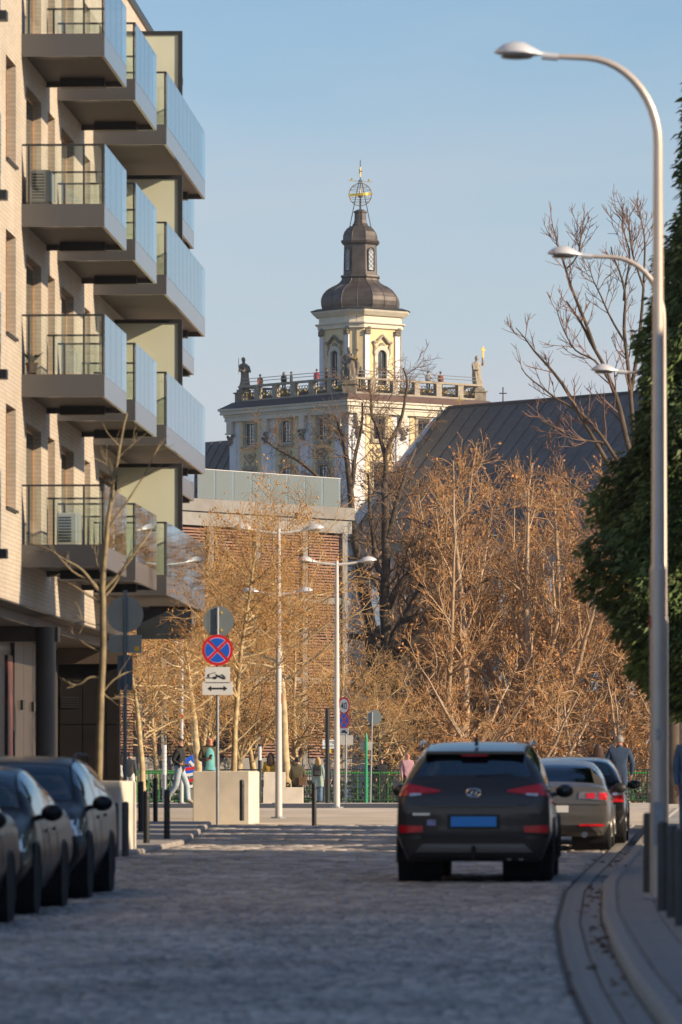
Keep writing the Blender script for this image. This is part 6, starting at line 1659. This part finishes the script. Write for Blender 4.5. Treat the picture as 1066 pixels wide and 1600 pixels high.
# riverside railings: dark wire fence in front, bright green railing behind it
def railing(name, x0, x1, y, h, m_, pitch, bar, rails, post_m, label, rail_r=.025, posts=2.4, bars_m=None):
    z0 = gz(min(y, 217)); r = empty(name, Vector((x0, y, z0))); L = x1-x0
    tag(r, label, 'railing')
    for k in range(int(L/posts)+1): q = MB(); q.box(k*posts-.03, k*posts+.03, -.03, .03, 0, h+.03); q.build('post', post_m, r)
    for (z_, rr_) in rails: q = MB(); q.tube([(0,0,z_), (L,0,z_)], rr_, 6); q.build('rail', post_m, r)
    mb = MB(); mb.box(-bar, bar, -bar, bar, .06, h-.02); o = mb.build('bar', bars_m or m_, r); me = o.data; o.location.x = pitch
    n = int(L/pitch)
    for k in range(2, min(n, 298)): o = link('bar', me, r); o.location.x = k*pitch
    return r
xa, xb = (205-533)/F*214, (345-533)/F*214
railing('green_railing', xa, xb, 214.0, 1.22, MT['green_dark'], .135, .013, [(.12, .02), (1.20, .035)], mat('mid_green_paint', (.05,.16,.06), .5), 'green barred railing behind the walking woman on the left')
xa, xb = (345-533)/F*213, (1066-533)/F*213+4
railing('dark_wire_fence', xa, xb, 213.0, 1.22, MT['black_steel'], .098, .015, [(.10,.02),(.32,.02),(.55,.02),(.78,.02),(1.0,.02),(1.24,.03)], MT['black_steel'], 'dark wire fence along the river edge behind the cars', posts=2.0)
xa, xb = (180-533)/F*216.5, (1066-533)/F*216.5+4
railing('bright_green_railing', xa, xb, 216.5, 1.16, MT['green_paint'], .42, .018, [(.10,.03),(1.14,.045)], MT['green_paint'], 'bright green railing glimpsed behind the dark wire fence', posts=2.6)
# evergreen hedge right behind the railing
R = np.random.default_rng(5); n = 9000
pts = np.stack([R.uniform(-13, 18, n), R.uniform(218.6, 220.5, n), R.uniform(.3, 2.35, n)+.2*np.sin(R.uniform(0, 60, n))], 1)
hm = leaf_mesh('ground_ivy', pts, (.10, .22), mat('ivy_leaf', (.035,.075,.025), .6, var=.5, scale=.8), R)
tag(link('ground_ivy', hm), 'low green ivy and brambles behind the railings', 'ivy', kind='stuff')

# unseen house added on the right, sized to lay its shade over the street
hb = empty('shading_house', (0,0,0)); tag(hb, 'unseen plastered house added on the right to shade the street', 'building')
XH = 13.0; hops = []
for k in range(13):
    for z in (1.6, 4.7, 7.8): hops.append((2+k*5.6, 3.5+k*5.6, z, z+1.7))
HH = 10.6; y0h, y1h = -4.0, 74.0
mb = MB(); wall(mb, (XH, y0h, .0), (0,1,0), (-1,0,0), y1h-y0h, HH, hops, .18); mb.quad((XH, y1h, 0), (XH+11, y1h, 0), (XH+11, y1h, HH), (XH, y1h, HH)); mb.quad((XH, y0h, 0), (XH+11, y0h, 0), (XH+11, y0h, HH), (XH, y0h, HH))
mb.quad((XH+11, y0h, 0), (XH+11, y1h, 0), (XH+11, y1h, HH), (XH+11, y0h, HH)); mb.build('wall', mat('grey_plaster', (.42,.38,.32), .9), hb, recalc=False)
MB().box(XH-.3, XH+11.3, y0h-.3, y1h+.3, HH+.003, HH+.25).build('roof_slab', MT['dark_metal'], hb)
MB().box(XH+.2, XH+10.9, y0h+.1, y1h-.1, 0, HH-.02).build('rooms', MT['room'], hb)
for (a0, a1, z0, z1) in hops:
    f_ = MB(); yy0, yy1 = y0h+a0, y0h+a1
    f_.box(XH+.12, XH+.17, yy0, yy0+.08, z0, z1); f_.box(XH+.12, XH+.17, yy1-.08, yy1, z0, z1); f_.box(XH+.12, XH+.17, yy0+.08, yy1-.08, z0, z0+.08); f_.box(XH+.12, XH+.17, yy0+.08, yy1-.08, z1-.08, z1); f_.box(XH+.12, XH+.17, (yy0+yy1)/2-.04, (yy0+yy1)/2+.04, z0+.08, z1-.08)
    wo = f_.build('window', MT['white_metal'], hb); MB().box(XH+.15, XH+.16, yy0+.08, yy1-.08, z0+.08, z1-.08).build('pane', MT['win_glass'], wo)
# unseen conifers added out of view, placed to shade the street with sunny gaps
plant_conifer(Vector((10.8, 79.6, gz(80)+.1)), 2.1, .85, 'unseen shade conifer added outside the right edge beside the house')
plant_conifer(Vector((11.6, 92.8, gz(92)+.1)), 4.0, .95, 'unseen shade conifer added outside the right edge, next to the overhanging one')
plant_conifer(Vector((13.0, 97.4, gz(97)+.1)), 1.0, 1.0, 'unseen shade conifer added fourth in the row outside the right edge')
plant_conifer(Vector((13.6, 102.2, gz(102)+.1)), 5.0, 1.0, 'unseen shade conifer added last in the row outside the right edge')

# ================================================================ PEOPLE
SK = {'fair': mat('skin', (.52,.30,.21), .55, var=.06), 'red': mat('ruddy_skin', (.56,.25,.16), .55, var=.06)}
def cloth(name, col, rough=.85): return mat(name, col, rough, var=.15, scale=6, bump=.3, bscale=14)
CL = {k: cloth(k+'_cloth', c) for k, c in dict(black=(.02,.02,.022), darkgrey=(.05,.05,.055), olive=(.09,.075,.04), teal=(.14,.42,.42), jeans=(.12,.19,.30), light_jeans=(.40,.46,.50), navy=(.03,.055,.11), denim=(.10,.17,.27), sage=(.26,.34,.30),
      rose=(.40,.23,.26), white=(.62,.60,.56), mustard=(.55,.30,.04), red=(.38,.04,.05), orange=(.45,.13,.05), beige=(.42,.34,.25), brown=(.14,.075,.04), blue=(.08,.18,.36), khaki=(.22,.19,.12)).items()}
HR = {k: mat(k+'_hair', c, .55, var=.3, scale=20) for k, c in dict(brown=(.06,.03,.018), dark=(.02,.015,.012), blond=(.45,.27,.10), grey=(.25,.23,.21)).items()}
def person(loc, yaw, H, top, legs, shoes, label, hair='dark', hair_len='short', pose=None, skin='fair', name='person', coat=0.0, sub=2, turn=0.0, group=None, bag=None, tip=None):
    """skeleton -> skin surface -> one continuous body mesh; faces dyed by the nearest bone"""
    J = dict(pel=(0,0,.96), sp=(0,0,1.12), ch=(0,0,1.32), nk=(0,0,1.475), hb=(0,-.012,1.55), hd=(0,-.022,1.63), ht=(0,-.01,1.70),
             sL=(.165,0,1.415), eL=(.205,.02,1.15), wL=(.21,-.05,.93), hL=(.205,-.075,.85), sR=(-.165,0,1.415), eR=(-.205,.02,1.15), wR=(-.21,-.05,.93), hR=(-.205,-.075,.85),
             pL=(.09,0,.90), kL=(.10,-.015,.50), aL=(.10,.02,.09), tL=(.11,-.13,.035), pR=(-.09,0,.90), kR=(-.10,-.015,.50), aR=(-.10,.02,.09), tR=(-.11,-.13,.035))
    if pose: J.update(pose)
    Rr = dict(pel=(.155,.12), sp=(.14,.105), ch=(.165,.12), nk=(.058,.06), hb=(.068,.085), hd=(.080,.102), ht=(.055,.07), sL=(.075,.075), eL=(.052,.052), wL=(.036,.034), hL=(.04,.025), sR=(.075,.075), eR=(.052,.052), wR=(.036,.034), hR=(.04,.025),
              pL=(.10,.10), kL=(.068,.07), aL=(.048,.052), tL=(.045,.035), pR=(.10,.10), kR=(.068,.07), aR=(.048,.052), tR=(.045,.035))
    if coat or legs in ('light_jeans',):
        for s_ in 'LR': Rr['k'+s_] = (.085,.09); Rr['a'+s_] = (.075,.085)
    if top in ('black', 'olive', 'navy', 'denim', 'rose', 'sage', 'darkgrey'):
        for s_ in 'LR': Rr['e'+s_] = (.064,.064); Rr['s'+s_] = (.088,.085)
        Rr['ch'] = (.185,.14); Rr['sp'] = (.17,.13)
    E = [('pel','sp'),('sp','ch'),('ch','nk'),('nk','hb'),('hb','hd'),('hd','ht')]
    for s_ in 'LR': E += [('ch','s'+s_),('s'+s_,'e'+s_),('e'+s_,'w'+s_),('w'+s_,'h'+s_),('pel','p'+s_),('p'+s_,'k'+s_),('k'+s_,'a'+s_),('a'+s_,'t'+s_)]
    names = list(J); me = bpy.data.meshes.new('skeleton'); me.from_pydata([J[n] for n in names], [(names.index(a), names.index(b_)) for a, b_ in E], [])
    ob = bpy.data.objects.new('skeleton', me); COL.objects.link(ob)
    md = ob.modifiers.new('skin', 'SKIN'); md.use_smooth_shade = True
    for i, n in enumerate(names):
        sv = me.skin_vertices[0].data[i]; sv.radius = Rr[n]; sv.use_root = (n == 'pel')
    sb = ob.modifiers.new('sub', 'SUBSURF'); sb.levels = sub; sb.render_levels = sub
    dg = bpy.context.evaluated_depsgraph_get(); dg.update()
    bm_ = bpy.data.meshes.new_from_object(ob.evaluated_get(dg)); bpy.data.objects.remove(ob)
    reg = {('pel','sp'): 1, ('sp','ch'): 1, ('ch','nk'): 1, ('nk','hb'): 0, ('hb','hd'): 0, ('hd','ht'): 0}
    for s_ in 'LR': reg.update({('ch','s'+s_): 1, ('s'+s_,'e'+s_): 1, ('e'+s_,'w'+s_): 1, ('w'+s_,'h'+s_): 0, ('pel','p'+s_): 2, ('p'+s_,'k'+s_): 2, ('k'+s_,'a'+s_): 2, ('a'+s_,'t'+s_): 3})
    C_ = np.zeros(len(bm_.polygons)*3); bm_.polygons.foreach_get('center', C_); C_ = C_.reshape(-1, 3)
    best = np.full(len(C_), 9.); idx = np.zeros(len(C_), int)
    for (a, b_), v in reg.items():
        A, B_ = np.array(J[a]), np.array(J[b_]); t = np.clip(((C_-A)@(B_-A))/((B_-A)@(B_-A)), 0, 1); D_ = np.linalg.norm(C_-(A+t[:, None]*(B_-A)), axis=1)-.5*(Rr[a][0]+Rr[b_][0])*(.8 if v else 1.0)
        m_ = D_ < best; best[m_] = D_[m_]; idx[m_] = v
    mats_ = [SK[skin], CL[top], CL[legs], CL[shoes]]
    bm_.materials.clear()
    for m_ in mats_: bm_.materials.append(m_)
    bm_.polygons.foreach_set('material_index', idx.astype(np.int32)); bm_.polygons.foreach_set('use_smooth', [True]*len(idx))
    s_ = H/1.735
    r = empty(name, loc, yaw); r.scale = (s_, s_, s_)
    body = link('body', bm_, r)
    # fingers: four and a thumb rooted in each palm
    fg = MB()
    for sd in 'LR':
        w_, h_ = Vector(J['w'+sd]), Vector(J['h'+sd]); d_ = (h_-w_).normalized(); sx = 1 if sd == 'L' else -1
        a_ = d_.cross(Vector((sx, 0, 0.2))).normalized(); n_ = a_.cross(d_)
        for k, l in enumerate((.062, .075, .07, .055)):
            p0 = h_+a_*(-.03+.02*k)+d_*.015; fg.tube([p0, p0+d_*l*.6, p0+d_*l+n_*-.02*sx], [.0105,.0095,.007], 6)
        p0 = h_-a_*.03-d_*.02; fg.tube([p0, p0-a_*.03+d_*.02, p0-a_*.038+d_*.05], [.012,.011,.008], 6)
    fg.build('fingers', SK[skin], body, smooth=True)
    # face: eyes, nose, mouth, ears; the head may be turned
    hdv = Vector(J['hd']); T_ = Matrix.Translation(hdv) @ Matrix.Rotation(turn, 4, 'Z')
    for (nm_, c_, rr_, m_) in [('nose', (0,-.098,-.012), (.014,.022,.026), SK[skin]), ('ear', (-.082,.005,-.005), (.012,.022,.034), SK[skin]), ('ear', (.082,.005,-.005), (.012,.022,.034), SK[skin]),
                              ('eye', (-.032,-.088,.018), (.012,.010,.007), HR['dark']), ('eye', (.032,-.088,.018), (.012,.010,.007), HR['dark']), ('mouth', (0,-.09,-.055), (.026,.012,.008), SK['red'])]:
        if sub < 2: continue
        fc = MB(); fc.ball(c_, *rr_, 8, 6); f_ = fc.build(nm_, m_, r, smooth=True); f_.matrix_local = T_
    if hair:
        h_ = MB(); n = 16
        def cap(z0, grow, back):
            for i in range(9):
                th = math.pi*.62*i/8
                for k in range(n):
                    an = 2*math.pi*k/n; fr = max(0, -math.sin(an)); lim = th*(1-.42*fr)
                    x, y_, z = math.sin(lim)*math.cos(an)*(.088+grow), math.sin(lim)*math.sin(an)*(.108+grow)+.012, math.cos(lim)*(.108+grow)
                    h_.v.append((x, y_, z+z0))
            for i in range(8):
                for k in range(n): h_.f.append((i*n+k, i*n+(k+1)%n, (i+1)*n+(k+1)%n, (i+1)*n+k)); h_.m.append(0)
        cap(.015, .006, 0)
        if hair_len == 'long':
            for k in range(7):
                a = rad(15+25*k); x, y_ = math.cos(a)*.075, math.sin(a)*.075+.02; h_.tube([(x, y_, .03), (x*1.15, y_*1.25, -.1), (x*1.2, y_*1.2+.01, -.22), (x*.9, y_*1.05+.01, -.30)], [.035,.042,.04,.012], 7)
        if hair_len == 'bun': h_.ball((0,.115,.07), .045)
        if hair_len == 'bald':
            pass
        o = h_.build('hair', HR[hair], r, smooth=True); o.matrix_local = T_
    if coat:
        ct = MB(); n = 20; prof = [(1.30,.19,.145),(1.12,.185,.14),(.98,.195,.15),(coat+.15,.215,.165),(coat,.225,.172)]
        for (z, rx, ry) in prof:
            for k in range(n): an = 2*math.pi*k/n; w2 = 1+.04*math.sin(5*an+z*4); ct.v.append((rx*w2*math.cos(an), ry*w2*math.sin(an), z))
        for i in range(len(prof)-1):
            for k in range(n): ct.f.append((i*n+k, i*n+(k+1)%n, (i+1)*n+(k+1)%n, (i+1)*n+k)); ct.m.append(0)
        ct.build('coat', CL[top], r, smooth=True)
    tag(r, label, 'person', group)
    return r
PI = math.pi
GW = 'people on and around the square'
# walking woman: seen from the side, heading right, leather jacket
walk = dict(pL=(.09,0,.90), kL=(.10,-.16,.52), aL=(.10,-.20,.10), tL=(.10,-.35,.035), pR=(-.09,0,.90), kR=(-.10,.06,.50), aR=(-.10,.30,.19), tR=(-.10,.26,.06),
            eR=(-.23,.10,1.16), wR=(-.20,-.08,1.05), hR=(-.17,-.17,1.06), eL=(.23,.08,1.16), wL=(.20,-.12,1.02), hL=(.17,-.2,1.03))
w1 = person(G(281, 148.3, .004), rad(68), 1.70, 'black', 'light_jeans', 'beige', 'woman in black leather jacket and pale wide jeans walking right', 'brown', 'bun', walk, group=GW)
# man with phone behind the planter
ph = dict(eR=(-.23,-.02,1.17), wR=(-.10,-.24,1.17), hR=(-.05,-.30,1.20), hd=(0,-.05,1.62), hb=(0,-.03,1.55), ht=(0,-.045,1.69))
m1 = person(G(327, 136, .004), rad(12), 1.76, 'olive', 'jeans', 'brown', 'bald man in turquoise shirt and olive jacket looking at his phone', 'grey', 'short', ph, 'red', group=GW)
for c in [x for x in m1.children if x.name.startswith('hair')]: bpy.data.objects.remove(c)
sh = MB(); n = 8
for i, (z, w_, y_) in enumerate([(1.46,.05,-.075),(1.35,.095,-.155),(1.2,.105,-.17),(1.05,.11,-.165),(.93,.115,-.155)]):
    for k in range(n+1): f_ = -1+2*k/n; sh.v.append((f_*w_, y_*(1-.25*f_*f_)-.004, z))
for i in range(4):
    for k in range(n): sh.f.append((i*9+k, i*9+k+1, i*9+10+k, i*9+9+k)); sh.m.append(0)
sh.build('shirt_front', CL['teal'], m1, smooth=True)
p_ = empty('mobile_phone', m1.matrix_basis @ Vector((-.03,-.34,1.235)), rad(12)); p_.rotation_euler = (rad(-50), 0, rad(12)); q = MB(); q.bbox(-.036,.036,-.075,.075,-.004,.004,.002); q.build('phone_body', CL['black'], p_); tag(p_, 'dark mobile phone in the hand of the man in turquoise', 'phone')
# couple at the railing on the far left
person(G(203, 195, .004), rad(165), 1.74, 'darkgrey', 'white', 'white', 'person in dark padded jacket and white trousers behind the left planter', 'brown', 'short', group=GW)
person(G(192, 198, .004), rad(190), 1.70, 'white', 'brown', 'brown', 'person in white top half hidden by the sign post on the left', 'brown', 'long', group=GW)
# seated on the bench, backs to us
sit = dict(pel=(0,0,.62), sp=(0,.01,.78), ch=(0,.0,.99), nk=(0,0,1.145), hb=(0,-.012,1.22), hd=(0,-.022,1.30), ht=(0,-.01,1.37), sL=(.165,0,1.085), eL=(.215,-.04,.83), wL=(.16,-.25,.72), hL=(.12,-.31,.72), sR=(-.165,0,1.085), eR=(-.215,-.04,.83), wR=(-.16,-.25,.72), hR=(-.12,-.31,.72),
           pL=(.09,-.03,.58), kL=(.11,-.45,.55), aL=(.11,-.45,.10), tL=(.11,-.60,.035), pR=(-.09,-.03,.58), kR=(-.11,-.45,.55), aR=(-.11,-.45,.10), tR=(-.11,-.60,.035))
person(G(465, 175.42, .004), PI, 1.74, 'olive', 'black', 'black', 'person in dark olive coat sitting with back turned at the stepped bench', 'dark', 'bun', sit, group=GW)
r = empty('shoulder_bag', G(473, 175.2, .56)); q = MB(); q.bbox(-.13,.13,-.06,.06,0,.26,.02); q.build('bag_body', CL['brown'], r); q = MB(); q.torus((0,0,.24), .11, .012, 16, 5, 'y', 0, PI); q.build('handle', CL['brown'], r); tag(r, 'brown shoulder bag beside the person in the olive coat', 'bag')
sit2 = {k: (v[0], v[1], v[2]) for k, v in sit.items()}
w2 = person(G(423, 176.2, .15), PI, 1.74, 'mustard', 'jeans', 'brown', 'long-haired woman in yellow top sitting behind the upper bench block', 'brown', 'long', sit2, group=GW)
# woman with backpack
bpw = person(G(497, 208, .004), rad(172), 1.66, 'sage', 'jeans', 'brown', 'blond woman in pale green parka with a black backpack', 'blond', 'long', coat=.62, group=GW)
r = empty('backpack', bpw.matrix_basis @ Vector((0,.21,1.02)), rad(172)); q = MB(); q.bbox(-.15,.15,-.07,.07,0,.36,.04); q.build('sack', CL['black'], r); q = MB(); q.bbox(-.11,.11,.068,.11,.04,.2,.03); q.build('front_pocket', CL['darkgrey'], r)
for sx in (-.09, .09): q = MB(); q.tube([(sx,-.05,.34),(sx*1.15,-.14,.42),(sx*1.2,-.30,.36)], .018, 6); q.build('strap', CL['black'], r)
tag(r, 'black backpack on the back of the woman in green', 'backpack')
person(G(509, 212, .004), rad(5), 1.62, 'darkgrey', 'black', 'black', 'person facing us just right of the woman with the backpack', 'brown', 'short', group=GW)
person(Vector(((596-533)/F*222, 222, gz(217))), rad(5), 1.74, 'black', 'black', 'black', 'man with sunglasses in black standing behind the green railing', 'dark', 'short', group=GW)
bpm = bpy.data.objects[-1] if False else None
m3 = person(G(637, 197, .004), rad(14), 1.74, 'rose', 'black', 'black', 'bald man in open pink jacket left of the dark car', 'grey', 'short', None, 'red', group=GW)
for c in [x for x in m3.children if x.name.startswith('hair')]: bpy.data.objects.remove(c)
person(G(661, 186, .004), rad(40), 1.80, 'blue', 'jeans', 'black', 'person in blue half hidden by the dark car roof', 'dark', 'short', group=GW)
person(G(968, 118, .004), PI, 1.76, 'navy', 'navy', 'black', 'broad man in blue jacket seen from behind beyond the parked cars', 'grey', 'short', dict(sL=(.185,0,1.42), sR=(-.185,0,1.42), eL=(.27,.02,1.16), eR=(-.27,.02,1.16), wL=(.25,-.06,.95), wR=(-.25,-.06,.95), hL=(.24,-.09,.87), hR=(-.24,-.09,.87)), 'red', group=GW)
person(G(935, 123, .004), PI, 1.57, 'darkgrey', 'black', 'black', 'brown-haired woman seen from behind, left of the broad man', 'brown', 'long', group=GW)
person(Vector((4.93, 80.0, gz(80)+.11)), rad(4), 1.79, 'denim', 'jeans', 'black', 'person in blue jacket and jeans cut by the right edge', 'dark', 'short', None, 'red', group=GW)
# visitors on the tower terrace
GV = 'visitors on the tower terrace'
tb_ = Vector((.6, un_d, ZT0+.48))
for (a, b_, top, legs, hair, hl, yaw_, lb_) in [
        (12.6, 1.3, 'orange', 'darkgrey', 'dark', 'short', .3, 'visitor in orange next to the left statue on the terrace'),
        (9.6, 1.3, 'black', 'black', 'brown', 'long', .4, 'long-haired visitor in black, left of the standing pair on the terrace'),
        (8.9, 1.5, 'darkgrey', 'black', 'dark', 'short', 1.4, 'visitor in dark grey turned sideways, right of the pair'),
        (5.5, 1.3, 'red', 'jeans', 'dark', 'short', 3.0, 'visitor in red and blue seen from behind on the terrace'),
        (4.4, 1.4, 'black', 'darkgrey', 'brown', 'short', 2.0, 'visitor in dark coat left of the turret')]:
    person(tb_+eL*a+eR*b_, yaw_, 1.74, top, legs, 'black', lb_, hair, hl, None, 'fair', sub=1, group=GV)
for (a, b_, top, hair, hl, lb_) in [(2.3, 1.3, 'brown', 'dark', 'long', 'visitor with dark hair right of the central statue'), (9.3, 1.3, 'white', 'dark', 'short', 'visitor in white and dark cap near the right statue'), (10.6, 1.3, 'orange', 'dark', 'short', 'visitor in orange jacket nearest the right statue')]:
    person(tb_+eR*a+eL*b_, 2.8, 1.74, top, 'black', 'black', lb_, hair, hl, None, 'fair', sub=1, group=GV)

# ================================================================ HAZE
hb_ = MB(); hb_.box(-800, 800, -100, 1600, -5.5, 62)
hz = hb_.build('haze', [], None) if False else None
me = bpy.data.meshes.new('haze'); me.from_pydata(hb_.v, [], hb_.f)
hm_ = bpy.data.materials.new('thin_haze'); hm_.use_nodes = True; t_ = hm_.node_tree
t_.nodes.remove(t_.nodes['Principled BSDF'])
pv = t_.nodes.new('ShaderNodeVolumePrincipled'); pv.inputs['Color'].default_value = (.86, .90, .96, 1); pv.inputs['Density'].default_value = .00011
t_.links.new(pv.outputs[0], t_.nodes['Material Output'].inputs['Volume'])
me.materials.append(hm_); hz = link('haze', me); tag(hz, kind='stuff'); hz['label'] = 'thin spring haze in the air over the whole street'; hz['category'] = 'haze'
